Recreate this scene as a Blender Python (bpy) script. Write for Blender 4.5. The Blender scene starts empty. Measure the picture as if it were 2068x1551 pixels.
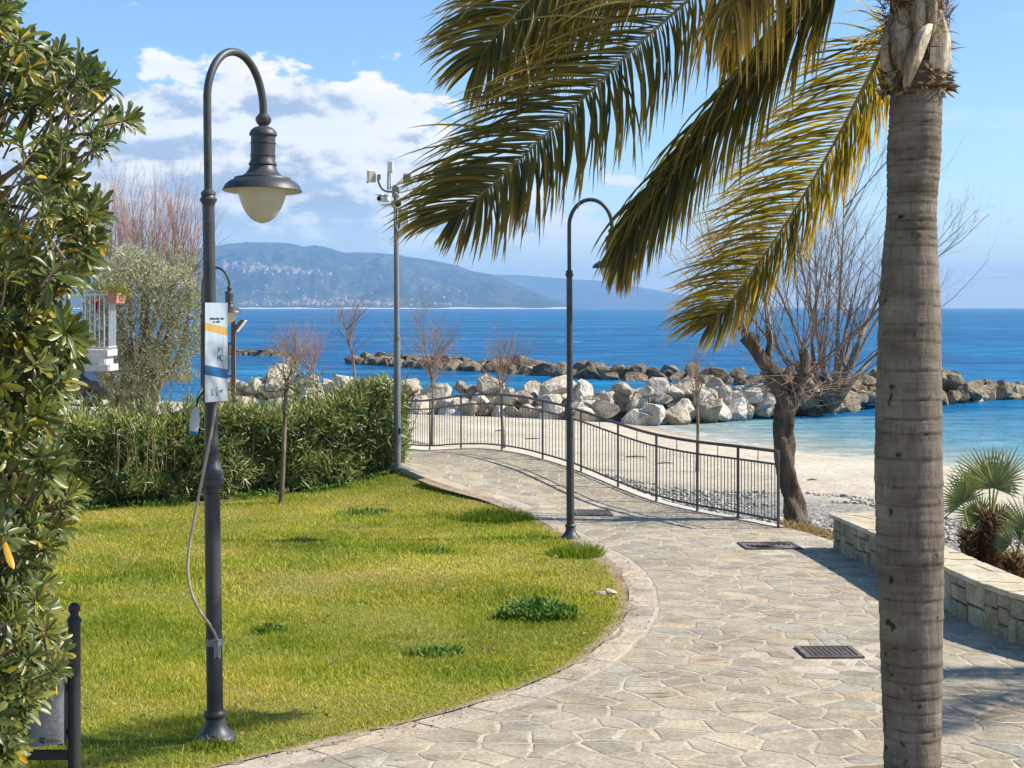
import bpy, math, random
import numpy as np
from mathutils import Vector, Matrix

random.seed(7)
rng = np.random.default_rng(7)
scene = bpy.context.scene
col = scene.collection
R = math.radians

# ------------------------------------------------------------------ camera
FPX, HX, HY, CZ = 3100.0, 1034.0, 622.0, 4.0
cam_d = bpy.data.cameras.new('camera')
cam = bpy.data.objects.new('camera', cam_d)
col.objects.link(cam)
cam.location = (0, 0, CZ)
cam.rotation_euler = (R(90), 0, 0)
cam_d.sensor_width = 36.0
cam_d.lens = FPX / 2068 * 36.0
cam_d.shift_y = -(775.5 - HY) / 2068
cam_d.clip_start = 0.1
cam_d.clip_end = 60000
scene.camera = cam

# ------------------------------------------------------------------ world, sun, exposure
SUN_EL, SUN_AZ = R(41.5), R(3.5)          # sun stands to the right (+X), a little to the far side
world = bpy.data.worlds.new('World')
scene.world = world
world.use_nodes = True
wt = world.node_tree
wt.nodes.clear()


def wn(t, **k):
    n = wt.nodes.new(t)
    for a, v in k.items():
        setattr(n, a, v)
    return n


def wmath(op, a, b=None, c=None, clamp=False):
    n = wn('ShaderNodeMath', operation=op, use_clamp=clamp)
    for i, v in enumerate((a, b, c)):
        if v is None:
            continue
        if isinstance(v, (int, float)):
            n.inputs[i].default_value = v
        else:
            wt.links.new(v, n.inputs[i])
    return n.outputs[0]


def wsmooth(v, a, b):
    n = wn('ShaderNodeMapRange', interpolation_type='SMOOTHSTEP')
    wt.links.new(v, n.inputs['Value'])
    n.inputs['From Min'].default_value = a
    n.inputs['From Max'].default_value = b
    return n.outputs[0]


sky = wn('ShaderNodeTexSky', sky_type='NISHITA', sun_disc=False)
sky.sun_elevation = SUN_EL
sky.sun_rotation = R(90) - SUN_AZ
sky.altitude = 0
sky.air_density = 1.0
sky.dust_density = 0.25
sky.ozone_density = 4.0
tc = wn('ShaderNodeTexCoord')
sep = wn('ShaderNodeSeparateXYZ')
wt.links.new(tc.outputs['Generated'], sep.inputs[0])
dx, dy, dz = sep.outputs
hor = wmath('SQRT', wmath('ADD', wmath('MULTIPLY', dx, dx), wmath('MULTIPLY', dy, dy)))
elev = wmath('DIVIDE', dz, hor)
az = wmath('ARCTAN2', dx, dy)


def wnoise(scale, detail, rough, off=(0, 0, 0), stretch=(1, 1, 1.9)):
    mp = wn('ShaderNodeMapping')
    mp.inputs['Location'].default_value = off
    mp.inputs['Scale'].default_value = stretch
    wt.links.new(tc.outputs['Generated'], mp.inputs[0])
    nz = wn('ShaderNodeTexNoise')
    nz.inputs['Scale'].default_value = scale
    nz.inputs['Detail'].default_value = detail
    nz.inputs['Roughness'].default_value = rough
    wt.links.new(mp.outputs[0], nz.inputs['Vector'])
    return nz.outputs[0]


# banks of cumulus low over the horizon, the nearest one left of the view axis
bank = wmath('POWER', wmath('ADD', wmath('MULTIPLY', wmath('COSINE', wmath('MULTIPLY', wmath('ADD', az, 0.185), 3.0)), 0.5), 0.5), 9.0)
top = wmath('ADD', wmath('MULTIPLY', bank, 0.152), 0.010)
n1 = wnoise(19, 10, 0.56)
n1b = wnoise(19, 10, 0.56, off=(-0.006, 0, -0.016))
n2 = wnoise(9, 5, 0.5, off=(3.1, 1.7, 0.4), stretch=(1, 1, 5.0))
body = wmath('ADD', wmath('MULTIPLY', wmath('SUBTRACT', top, elev), 14.0), wmath('MULTIPLY', wmath('SUBTRACT', n1, 0.5), 2.6))
body = wmath('ADD', body, wmath('MULTIPLY', wmath('SUBTRACT', n2, 0.5), 0.9))
body = wmath('ADD', body, 0.12)
dens = wsmooth(body, 0.0, 0.17)
lowf = wsmooth(elev, 0.012, 0.075)
streak = wsmooth(wnoise(7, 7, 0.6, off=(0.3, 5.2, 0.1), stretch=(1, 1, 9.0)), 0.40, 0.72)
under = wmath('ADD', wmath('MULTIPLY', lowf, 0.8), wmath('MULTIPLY', streak, 0.25), clamp=True)
dens = wmath('MULTIPLY', dens, under)
wisp = wmath('MULTIPLY', wsmooth(wnoise(6, 8, 0.62, off=(7.3, 2.2, 0.9), stretch=(1, 1, 6.0)), 0.53, 0.78), wmath('MULTIPLY', wsmooth(elev, 0.0, 0.05), 0.35))
dens = wmath('MAXIMUM', dens, wisp)
# lit side / shaded side of the billows
rel = wmath('DIVIDE', wmath('SUBTRACT', top, elev), 0.14)
lit = wmath('ADD', wmath('MULTIPLY', wmath('SUBTRACT', n1, n1b), 5.0), wmath('SUBTRACT', 1.02, wmath('MULTIPLY', rel, 1.0)))
lit = wmath('ADD', lit, wmath('MULTIPLY', wmath('SUBTRACT', n2, 0.5), 2.4))
lit = wsmooth(lit, 0.08, 1.0)
cr = wn('ShaderNodeMix', data_type='RGBA')
cr.inputs[6].default_value = (0.27, 0.32, 0.41, 1)
cr.inputs[7].default_value = (0.66, 0.64, 0.615, 1)
wt.links.new(lit, cr.inputs[0])
bg1 = wn('ShaderNodeBackground')
hs = wn('ShaderNodeHueSaturation')
hs.inputs['Saturation'].default_value = 1.12
wt.links.new(sky.outputs[0], hs.inputs['Color'])
wt.links.new(hs.outputs[0], bg1.inputs[0])
bg1.inputs[1].default_value = 0.10
bg2 = wn('ShaderNodeBackground')
wt.links.new(cr.outputs[2], bg2.inputs[0])
bg2.inputs[1].default_value = 0.95
wmix = wn('ShaderNodeMixShader')
wt.links.new(dens, wmix.inputs[0])
wt.links.new(bg1.outputs[0], wmix.inputs[1])
wt.links.new(bg2.outputs[0], wmix.inputs[2])
wo = wn('ShaderNodeOutputWorld')
wt.links.new(wmix.outputs[0], wo.inputs[0])

sun_d = bpy.data.lights.new('sun', 'SUN')
sun_d.energy = 4.9
sun_d.angle = R(0.53)
sun_d.color = (1.0, 0.93, 0.82)
sun = bpy.data.objects.new('sun', sun_d)
col.objects.link(sun)
sdir = Vector((math.cos(SUN_EL) * math.cos(SUN_AZ), math.cos(SUN_EL) * math.sin(SUN_AZ), math.sin(SUN_EL)))
sun.rotation_euler = sdir.to_track_quat('Z', 'Y').to_euler()
sun.location = (30, 10, 40)

scene.view_settings.view_transform = 'Standard'
scene.view_settings.look = 'None'
scene.view_settings.exposure = 0.9
scene.view_settings.gamma = 1.0
scene.view_settings.use_curve_mapping = False
cy = scene.cycles
cy.use_denoising = True
try:
    cy.denoiser = 'OPENIMAGEDENOISE'
except Exception:
    pass
cy.max_bounces = 6
cy.diffuse_bounces = 3
cy.glossy_bounces = 2
cy.transmission_bounces = 4
cy.transparent_max_bounces = 8
cy.volume_bounces = 0
cy.caustics_reflective = False
cy.caustics_refractive = False


# ------------------------------------------------------------------ helpers
def P(x, y, Y):
    """the point at photo position x, y that stands Y metres away"""
    return Vector(((x - HX) * Y / FPX, Y, CZ - (y - HY) * Y / FPX))


def hash2(ix, iy, s):
    h = (ix.astype(np.int64) * 374761393 + iy.astype(np.int64) * 668265263 + s * 974711) & 0xFFFFFFFF
    h = ((h ^ (h >> 13)) * 1274126177) & 0xFFFFFFFF
    h = h ^ (h >> 16)
    return (h & 0xFFFFFF) / float(0xFFFFFF)


def vnoise(x, y, s=0):
    x = np.asarray(x, float); y = np.asarray(y, float)
    ix = np.floor(x); iy = np.floor(y)
    fx = x - ix; fy = y - iy
    fx = fx * fx * (3 - 2 * fx); fy = fy * fy * (3 - 2 * fy)
    a = hash2(ix, iy, s); b = hash2(ix + 1, iy, s); c = hash2(ix, iy + 1, s); d = hash2(ix + 1, iy + 1, s)
    return (a * (1 - fx) + b * fx) * (1 - fy) + (c * (1 - fx) + d * fx) * fy


def fbm(x, y, s=0, o=5, g=0.5):
    t = 0; a = 1.0; n = 0
    for i in range(o):
        t = t + a * vnoise(x, y, s + i * 17); n += a
        x = np.asarray(x) * 2.03 + 11.3; y = np.asarray(y) * 2.03 + 4.7; a *= g
    return t / n


def wmat(o):
    m = o.matrix_basis.copy()
    if o.parent:
        m = wmat(o.parent) @ o.matrix_parent_inverse @ m
    return m


def put(name, me, parent=None, world=True):
    o = bpy.data.objects.new(name, me)
    col.objects.link(o)
    if parent is not None:
        o.parent = parent
        if world:
            o.matrix_parent_inverse = wmat(parent).inverted()
    return o


def tag(o, label=None, cat=None, group=None, kind=None):
    if label: o['label'] = label
    if cat: o['category'] = cat
    if group: o['group'] = group
    if kind: o['kind'] = kind
    return o


def thing(name, loc, label, cat, group=None, rz=0):
    o = bpy.data.objects.new(name, None)
    col.objects.link(o)
    o.location = loc
    o.rotation_euler = (0, 0, rz)
    o.empty_display_size = 0.2
    return tag(o, label, cat, group)


def copy_tree(o, parent=None):
    c = o.copy()
    col.objects.link(c)
    mpi = o.matrix_parent_inverse.copy()
    c.parent = parent
    c.matrix_parent_inverse = mpi
    for ch in list(o.children):
        copy_tree(ch, c)
    return c


def np_mesh(name, V, Fidx, mat, tint=None, smooth=False):
    """V (n,3); Fidx (m,k) of one face size"""
    V = np.ascontiguousarray(V, dtype=np.float32); Fidx = np.ascontiguousarray(Fidx, dtype=np.int32)
    me = bpy.data.meshes.new(name)
    m, k = Fidx.shape
    me.vertices.add(len(V)); me.vertices.foreach_set('co', V.ravel())
    me.loops.add(m * k); me.loops.foreach_set('vertex_index', Fidx.ravel())
    me.polygons.add(m)
    me.polygons.foreach_set('loop_start', np.arange(0, m * k, k, dtype=np.int32))
    if smooth:
        me.polygons.foreach_set('use_smooth', np.ones(m, dtype=bool))
    if tint is not None:
        a = me.attributes.new('tint', 'FLOAT', 'POINT')
        a.data.foreach_set('value', np.ascontiguousarray(tint, dtype=np.float32))
    me.update(calc_edges=True)
    me.materials.append(mat)
    return me


class MB:
    def __init__(s):
        s.v = []; s.f = []; s.t = []

    def add(s, vs, fs, tint=0.5, M=None):
        b = len(s.v)
        for p in vs:
            p = Vector(p)
            s.v.append(tuple(M @ p if M is not None else p))
        s.t += [tint] * len(vs)
        s.f += [tuple(i + b for i in f) for f in fs]
        return s

    def box(s, c, d, rz=0, tint=0.5, M=None, ch=0.0):
        x, y, z = d[0] / 2, d[1] / 2, d[2] / 2
        T = Matrix.Translation(Vector(c)) @ Matrix.Rotation(rz, 4, 'Z')
        if M is not None: T = M @ T
        if ch <= 0:
            vs = [(-x, -y, -z), (x, -y, -z), (x, y, -z), (-x, y, -z), (-x, -y, z), (x, -y, z), (x, y, z), (-x, y, z)]
            fs = [(3, 2, 1, 0), (4, 5, 6, 7), (0, 1, 5, 4), (1, 2, 6, 5), (2, 3, 7, 6), (3, 0, 4, 7)]
            return s.add(vs, fs, tint, T)
        c_ = min(ch, x * .9, y * .9, z * .9)
        vs = []; idx = {}
        for sx in (-1, 1):
            for sy in (-1, 1):
                for sz in (-1, 1):
                    idx[sx, sy, sz] = len(vs)
                    vs += [(sx * x, sy * (y - c_), sz * (z - c_)), (sx * (x - c_), sy * y, sz * (z - c_)), (sx * (x - c_), sy * (y - c_), sz * z)]
        fs = []
        for a in range(3):
            for sg in (-1, 1):
                o = [(-1, -1), (1, -1), (1, 1), (-1, 1)]
                q = []
                for u, w in o:
                    k = [0, 0, 0]; k[a] = sg; k[(a + 1) % 3] = u; k[(a + 2) % 3] = w
                    q.append(idx[tuple(k)] + a)
                fs.append(tuple(q if sg > 0 else q[::-1]))
        for a in range(3):
            b_, d_ = (a + 1) % 3, (a + 2) % 3
            for u in (-1, 1):
                for w in (-1, 1):
                    k0 = [0, 0, 0]; k1 = [0, 0, 0]
                    k0[a] = -1; k1[a] = 1
                    for k in (k0, k1):
                        k[b_] = u; k[d_] = w
                    k0 = idx[tuple(k0)]; k1 = idx[tuple(k1)]
                    q = (k0 + b_, k1 + b_, k1 + d_, k0 + d_)
                    fs.append(q if u * w < 0 else q[::-1])
        for k, i in idx.items():
            fs.append((i, i + 1, i + 2) if k[0] * k[1] * k[2] > 0 else (i + 2, i + 1, i))
        return s.add(vs, fs, tint, T)

    def tube(s, pts, rad, n=8, tint=0.5, cap=True, M=None, flat=1.0):
        pts = [Vector(p) for p in pts]
        if not isinstance(rad, (list, tuple)):
            rad = [rad] * len(pts)
        vs = []; fs = []
        t0 = (pts[1] - pts[0]).normalized()
        u = t0.orthogonal().normalized()
        if abs(t0.z) < 0.8 and flat != 1.0:
            u = (Vector((0, 0, 1)) - t0 * t0.z).normalized()
        for i, p in enumerate(pts):
            if i == 0: t = t0
            elif i == len(pts) - 1: t = (pts[i] - pts[i - 1]).normalized()
            else: t = ((pts[i + 1] - pts[i]).normalized() + (pts[i] - pts[i - 1]).normalized())
            if t.length < 1e-6: t = t0
            t = t.normalized()
            u = u - t * u.dot(t)
            if u.length < 1e-6: u = t.orthogonal()
            u = u.normalized(); w = t.cross(u)
            for k in range(n):
                a = 2 * math.pi * k / n
                vs.append(p + (u * math.cos(a) * flat + w * math.sin(a)) * rad[i])
        for i in range(len(pts) - 1):
            for k in range(n):
                k2 = (k + 1) % n
                fs.append((i * n + k, i * n + k2, (i + 1) * n + k2, (i + 1) * n + k))
        if cap:
            fs.append(tuple(range(n))[::-1])
            fs.append(tuple(range((len(pts) - 1) * n, len(pts) * n)))
        return s.add(vs, fs, tint, M)

    def lathe(s, prof, n=24, M=None, tint=0.5, cap=True):
        vs = []; fs = []
        for r, z in prof:
            for k in range(n):
                a = 2 * math.pi * k / n
                vs.append((r * math.cos(a), r * math.sin(a), z))
        for i in range(len(prof) - 1):
            for k in range(n):
                k2 = (k + 1) % n
                fs.append((i * n + k, i * n + k2, (i + 1) * n + k2, (i + 1) * n + k))
        if cap:
            fs.append(tuple(range(n))[::-1])
            fs.append(tuple(range((len(prof) - 1) * n, len(prof) * n)))
        return s.add(vs, fs, tint, M)

    def mesh(s, name, mat, smooth=False, angle=35):
        me = bpy.data.meshes.new(name)
        me.from_pydata(s.v, [], s.f)
        if s.v:
            a = me.attributes.new('tint', 'FLOAT', 'POINT')
            a.data.foreach_set('value', np.array(s.t, dtype=np.float32))
        if smooth:
            me.polygons.foreach_set('use_smooth', [True] * len(me.polygons))
            me.set_sharp_from_angle(angle=R(angle))
        me.materials.append(mat)
        me.update()
        return me

    def build(s, name, mat, parent=None, smooth=False, world=True, angle=35):
        return put(name, s.mesh(name, mat, smooth, angle), parent, world)


def cr_spline(pts, n):
    """Catmull-Rom through pts, n samples"""
    pts = [Vector(p) for p in pts]
    q = [pts[0] * 2 - pts[1]] + pts + [pts[-1] * 2 - pts[-2]]
    out = []
    m = len(pts) - 1
    for i in range(n):
        t = i / (n - 1) * m
        k = min(int(t), m - 1); u = t - k
        a, b, c, d = q[k:k + 4]
        out.append(0.5 * ((2 * b) + (c - a) * u + (2 * a - 5 * b + 4 * c - d) * u * u + (3 * b - a - 3 * c + d) * u ** 3))
    return out


def norm(a):
    return a / np.maximum(np.linalg.norm(a, axis=-1, keepdims=True), 1e-9)


LEAF_T = np.array([0.0, 0.3, 0.65, 1.0]); LEAF_W = np.array([0.18, 0.92, 0.85, 0.06])


def leaf_arrays(p, d, nrm, L, Wd, curve, tint, T=LEAF_T, WP=LEAF_W, ttip=0.0, fold=0.0):
    """flat tapering leaves as strips: p base, d direction, nrm face normal, all (n,3)"""
    n = len(p); k = len(T)
    d = norm(d); side = norm(np.cross(d, nrm)); up = norm(np.cross(side, d))
    c = p[:, None, :] + d[:, None, :] * (L[:, None] * T)[:, :, None] - up[:, None, :] * (curve[:, None] * L[:, None] * T ** 2)[:, :, None]
    off = side[:, None, :] * (Wd[:, None] * 0.5 * WP)[:, :, None]
    if fold > 0:      # creased along the midrib: three points across
        lift = up[:, None, :] * (Wd[:, None] * 0.5 * WP * fold)[:, :, None]
        V = np.stack([c - off + lift, c, c + off + lift], axis=2).reshape(-1, 3)
        b = ((np.arange(n) * k * 3)[:, None] + (np.arange(k - 1) * 3)[None, :]).ravel()
        Fa = np.concatenate([np.stack([b, b + 1, b + 4, b + 3], 1), np.stack([b + 1, b + 2, b + 5, b + 4], 1)])
        tt = (tint[:, None] + ttip * (T ** 2)[None, :]).repeat(3, axis=1).ravel()
        return V, Fa, tt
    V = np.stack([c - off, c + off], axis=2).reshape(-1, 3)
    b = (np.arange(n) * k * 2)[:, None] + (np.arange(k - 1) * 2)[None, :]
    b = b.ravel()
    Fa = np.stack([b, b + 1, b + 3, b + 2], axis=1)
    tt = (tint[:, None] + ttip * (T ** 2)[None, :]).repeat(2, axis=1).ravel()
    return V, Fa, tt


def rand_dir(n):
    return norm(rng.normal(size=(n, 3)))


# ------------------------------------------------------------------ materials
def nodes(name):
    m = bpy.data.materials.new(name)
    m.use_nodes = True
    nt = m.node_tree
    b = nt.nodes['Principled BSDF']
    return m, nt, b


def N(nt, t, ins=None, **k):
    n = nt.nodes.new(t)
    for a, v in k.items():
        setattr(n, a, v)
    for a, v in (ins or {}).items():
        if hasattr(v, 'is_output'): nt.links.new(v, n.inputs[a])
        else: n.inputs[a].default_value = v
    return n


def ramp(nt, fac, stops):
    n = nt.nodes.new('ShaderNodeValToRGB')
    e = n.color_ramp.elements
    while len(e) < len(stops): e.new(0.5)
    for i, (p, c) in enumerate(stops):
        e[i].position = p
        e[i].color = (c[0], c[1], c[2], 1)
    nt.links.new(fac, n.inputs[0])
    return n.outputs[0]


def tnoise(nt, scale, detail=6, rough=0.55, coord='Object', stretch=(1, 1, 1)):
    t = N(nt, 'ShaderNodeTexCoord')
    if coord == 'Position':
        src = N(nt, 'ShaderNodeNewGeometry').outputs['Position']
    else:
        src = t.outputs[coord]
    mp = N(nt, 'ShaderNodeMapping', {0: src, 'Scale': stretch})
    return N(nt, 'ShaderNodeTexNoise', {'Vector': mp.outputs[0], 'Scale': scale, 'Detail': detail, 'Roughness': rough}).outputs[0]


def mul(nt, a, b, fac=1.0):
    n = N(nt, 'ShaderNodeMix', data_type='RGBA', blend_type='MULTIPLY')
    n.inputs[0].default_value = fac
    nt.links.new(a, n.inputs[6]); nt.links.new(b, n.inputs[7])
    return n.outputs[2]


def bump(nt, h, strength, dist, prev=None):
    n = N(nt, 'ShaderNodeBump', {'Height': h, 'Strength': strength, 'Distance': dist})
    if prev is not None: nt.links.new(prev, n.inputs['Normal'])
    return n.outputs[0]


def surf(name, cols, scale=4, detail=7, rough=0.8, spec=0.3, bs=0.3, bd=0.01, bscale=None, tint=None, metal=0.0, coord='Object', stretch=(1, 1, 1), fine=None, nlo=0.3, nhi=0.7, stain=False):
    m, nt, b = nodes(name)
    fac = tnoise(nt, scale, detail, coord=coord, stretch=stretch)
    k = len(cols)
    c = ramp(nt, fac, [(nlo + (nhi - nlo) * i / max(k - 1, 1), cc) for i, cc in enumerate(cols)])
    if tint:
        at = N(nt, 'ShaderNodeAttribute', attribute_name='tint').outputs['Fac']
        c = mul(nt, c, ramp(nt, at, [(i / (len(tint) - 1), cc) for i, cc in enumerate(tint)]))
    if fine:
        fn = tnoise(nt, fine, 3, coord=coord)
        c = mul(nt, c, ramp(nt, fn, [(0.3, (0.72, 0.72, 0.72)), (0.7, (1.2, 1.2, 1.2))]))
    if stain:
        c = mul(nt, c, ramp(nt, tnoise(nt, 0.55, 5, 0.6, coord='Position'), [(0.3, (0.78, 0.76, 0.74)), (0.5, (1, 1, 1)), (0.7, (1.1, 1.1, 1.1))]))
        c = mul(nt, c, ramp(nt, tnoise(nt, 5.0, 8, 0.7, coord='Position', stretch=(0.5, 1.6, 1)), [(0.33, (0.5, 0.48, 0.46)), (0.42, (1, 1, 1))]))
    nt.links.new(c, b.inputs['Base Color'])
    b.inputs['Roughness'].default_value = rough
    b.inputs['Specular IOR Level'].default_value = spec
    b.inputs['Metallic'].default_value = metal
    if bs > 0:
        hn = tnoise(nt, bscale or scale * 4, 5, coord=coord, stretch=stretch)
        nt.links.new(bump(nt, hn, bs, bd), b.inputs['Normal'])
    return m


def leafmat(name, cols, trans=0.35, rough=0.45, spec=0.4, tcol=None, noise=None):
    """tint attribute -> colour ramp; some light passes through the blade"""
    m, nt, b = nodes(name)
    at = N(nt, 'ShaderNodeAttribute', attribute_name='tint').outputs['Fac']
    k = len(cols)
    c = ramp(nt, at, [(i / (k - 1), cc) for i, cc in enumerate(cols)])
    if noise:
        c = mul(nt, c, ramp(nt, tnoise(nt, noise, 4, coord='Position'), [(0.3, (0.7, 0.72, 0.7)), (0.7, (1.25, 1.2, 1.2))]))
    nt.links.new(c, b.inputs['Base Color'])
    b.inputs['Roughness'].default_value = rough
    b.inputs['Specular IOR Level'].default_value = spec
    if trans > 0:
        tr = N(nt, 'ShaderNodeBsdfTranslucent')
        br = N(nt, 'ShaderNodeMix', data_type='RGBA', blend_type='MULTIPLY')
        br.inputs[0].default_value = 1.0
        nt.links.new(c, br.inputs[6])
        br.inputs[7].default_value = (*(tcol or (1.5, 1.5, 0.8)), 1)
        nt.links.new(br.outputs[2], tr.inputs[0])
        mx = N(nt, 'ShaderNodeMixShader', {0: trans, 1: b.outputs[0], 2: tr.outputs[0]})
        nt.links.new(mx.outputs[0], nt.nodes['Material Output'].inputs[0])
    return m


M_sand_ = None
M = {}
M['lamp_paint'] = surf('lamp_paint', [(0.020, 0.022, 0.026), (0.042, 0.046, 0.052), (0.080, 0.080, 0.078)], 5, rough=0.48, spec=0.45, bs=0.15, bd=0.004, bscale=60, nlo=0.25, nhi=0.85, fine=60)
M['grey_paint'] = surf('grey_paint', [(0.10, 0.11, 0.12), (0.16, 0.17, 0.18)], 3, rough=0.45, spec=0.4, bs=0.08, bd=0.003, bscale=70, fine=50)
M['dark_paint'] = surf('dark_paint', [(0.016, 0.017, 0.019), (0.032, 0.032, 0.034)], 9, rough=0.55, spec=0.35, bs=0.25, bd=0.003, bscale=120)
M['rail_steel'] = surf('rail_steel', [(0.045, 0.05, 0.053), (0.09, 0.095, 0.095)], 6, rough=0.55, spec=0.4, bs=0.1, bd=0.003, bscale=50)
M['handrail'] = surf('handrail', [(0.045, 0.038, 0.033), (0.08, 0.068, 0.06)], 8, rough=0.5, spec=0.4, bs=0.15, bd=0.004, bscale=40)
M['shade_inside'] = surf('shade_inside', [(0.55, 0.52, 0.44), (0.62, 0.6, 0.5)], 4, rough=0.6, bs=0)
M['white_plastic'] = surf('white_plastic', [(0.62, 0.63, 0.62), (0.74, 0.74, 0.72)], 9, rough=0.45, bs=0.05, bd=0.002)
M['beige_plastic'] = surf('beige_plastic', [(0.42, 0.38, 0.27), (0.5, 0.46, 0.34)], 9, rough=0.55, bs=0.05, bd=0.002)
M['black_plastic'] = surf('black_plastic', [(0.012, 0.012, 0.013), (0.022, 0.022, 0.023)], 9, rough=0.4, bs=0.0)
M['cable'] = surf('cable', [(0.32, 0.24, 0.17), (0.42, 0.34, 0.26)], 12, rough=0.6, bs=0)
M['connector_grey'] = surf('connector_grey', [(0.42, 0.44, 0.45), (0.52, 0.54, 0.54)], 12, rough=0.5, bs=0)
M['connector_blue'] = surf('connector_blue', [(0.01, 0.12, 0.3), (0.02, 0.16, 0.36)], 12, rough=0.4, bs=0)
M['bracket'] = surf('bracket', [(0.19, 0.20, 0.20), (0.3, 0.3, 0.29)], 14, rough=0.5, metal=0.2, bs=0.1, bd=0.002)


def globe_mat():
    m, nt, b = nodes('lamp_globe')
    c = ramp(nt, tnoise(nt, 3, 4), [(0.3, (0.66, 0.62, 0.50)), (0.7, (0.76, 0.73, 0.62))])
    nt.links.new(c, b.inputs['Base Color'])
    b.inputs['Roughness'].default_value = 0.28
    b.inputs['Specular IOR Level'].default_value = 0.5
    tr = N(nt, 'ShaderNodeBsdfTranslucent', {0: (0.78, 0.74, 0.62, 1)})
    mx = N(nt, 'ShaderNodeMixShader', {0: 0.45, 1: b.outputs[0], 2: tr.outputs[0]})
    nt.links.new(mx.outputs[0], nt.nodes['Material Output'].inputs[0])
    return m


M['globe'] = globe_mat()
M['mortar'] = surf('mortar', [(0.32, 0.272, 0.205), (0.41, 0.355, 0.275), (0.48, 0.425, 0.335)], 2.5, rough=0.95, spec=0.15, bs=0.5, bd=0.006, bscale=55, fine=30)
STONE_T = [(0.74, 0.75, 0.74), (0.98, 0.96, 0.90), (0.82, 0.86, 0.92), (1.10, 1.05, 0.95), (0.86, 0.85, 0.78), (1.15, 1.02, 0.87), (0.98, 0.97, 0.93)]
M['flagstone'] = surf('flagstone', [(0.245, 0.215, 0.162), (0.345, 0.308, 0.237), (0.425, 0.382, 0.30)], 3.2, rough=0.82, spec=0.25, bs=0.6, bd=0.008, bscale=16, tint=STONE_T, fine=40, stain=True)
M['border_stone'] = surf('border_stone', [(0.28, 0.24, 0.185), (0.38, 0.33, 0.255), (0.46, 0.40, 0.315)], 3.0, rough=0.9, spec=0.2, bs=0.6, bd=0.008, bscale=20, tint=[(0.8, 0.82, 0.82), (1.08, 1.0, 0.92), (0.9, 0.94, 0.96), (1.15, 1.08, 1.0)], fine=35)
M['wall_stone'] = surf('wall_stone', [(0.24, 0.21, 0.15), (0.33, 0.295, 0.215), (0.42, 0.385, 0.30)], 7, rough=0.9, spec=0.2, bs=0.9, bd=0.012, bscale=22, tint=[(0.7, 0.72, 0.74), (1.0, 0.95, 0.82), (1.25, 1.2, 1.1), (1.0, 0.86, 0.62), (0.85, 0.92, 1.0)], fine=40)
M['wall_mortar'] = surf('wall_mortar', [(0.16, 0.14, 0.10), (0.24, 0.21, 0.16)], 9, rough=0.95, spec=0.1, bs=0.7, bd=0.01, bscale=50)
M['cap_stone'] = surf('cap_stone', [(0.40, 0.34, 0.235), (0.50, 0.44, 0.32), (0.57, 0.52, 0.40)], 4, rough=0.9, spec=0.2, bs=0.6, bd=0.008, bscale=18, tint=[(0.85, 0.86, 0.86), (1.05, 1.0, 0.92), (0.95, 0.97, 1.0)], fine=35)
M['concrete'] = surf('concrete', [(0.42, 0.38, 0.31), (0.54, 0.50, 0.43)], 3, rough=0.95, spec=0.15, bs=0.4, bd=0.006, bscale=40, fine=30)
M['cast_iron'] = surf('cast_iron', [(0.10, 0.085, 0.077), (0.19, 0.16, 0.145)], 12, rough=0.8, spec=0.35, metal=0.25, bs=0.3, bd=0.003, bscale=60, fine=60)
M['white_rock'] = surf('white_rock', [(0.34, 0.295, 0.235), (0.52, 0.485, 0.425), (0.66, 0.635, 0.58)], 1.1, rough=0.93, spec=0.15, bs=1.0, bd=0.16, bscale=3.2, tint=[(0.72, 0.66, 0.56), (0.95, 0.9, 0.82), (1.1, 1.08, 1.04)], fine=9)
M['dark_rock'] = surf('dark_rock', [(0.09, 0.076, 0.057), (0.175, 0.15, 0.115), (0.29, 0.255, 0.205)], 0.9, rough=0.9, spec=0.2, bs=1.0, bd=0.2, bscale=2.6, tint=[(0.6, 0.62, 0.62), (1.0, 0.95, 0.88), (1.35, 1.25, 1.08)], fine=6)
M['brown_rock'] = surf('brown_rock', [(0.20, 0.165, 0.115), (0.31, 0.27, 0.20), (0.42, 0.38, 0.31)], 1.1, rough=0.93, spec=0.15, bs=1.0, bd=0.15, bscale=3.5, tint=[(0.65, 0.62, 0.58), (0.95, 0.9, 0.82), (1.2, 1.12, 1.0)], fine=9)
M['lawn_stone'] = surf('lawn_stone', [(0.33, 0.31, 0.26), (0.48, 0.46, 0.40)], 8, rough=0.9, bs=0.5, bd=0.01, bscale=30)
M['bark_tamarisk'] = surf('bark_tamarisk', [(0.045, 0.034, 0.024), (0.105, 0.082, 0.06), (0.19, 0.155, 0.12)], 9, rough=0.95, spec=0.1, bs=1.0, bd=0.06, bscale=16, stretch=(1, 1, 0.3), tint=[(0.75, 0.7, 0.65), (1, 1, 1), (1.5, 1.42, 1.3)])
M['twig'] = surf('twig', [(0.17, 0.125, 0.098), (0.30, 0.235, 0.19)], 2, rough=0.9, spec=0.1, bs=0, tint=[(0.7, 0.65, 0.62), (1.0, 0.95, 0.92), (1.5, 1.35, 1.2)])
M['twig_red'] = surf('twig_red', [(0.23, 0.145, 0.115), (0.36, 0.25, 0.205)], 2, rough=0.9, spec=0.1, bs=0, tint=[(0.7, 0.7, 0.7), (1.0, 1, 1), (1.3, 1.25, 1.25)])
M['bark_olive'] = surf('bark_olive', [(0.10, 0.075, 0.052), (0.19, 0.15, 0.11), (0.27, 0.22, 0.17)], 8, rough=0.95, spec=0.1, bs=0.8, bd=0.02, bscale=20, stretch=(1, 1, 0.35))
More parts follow.
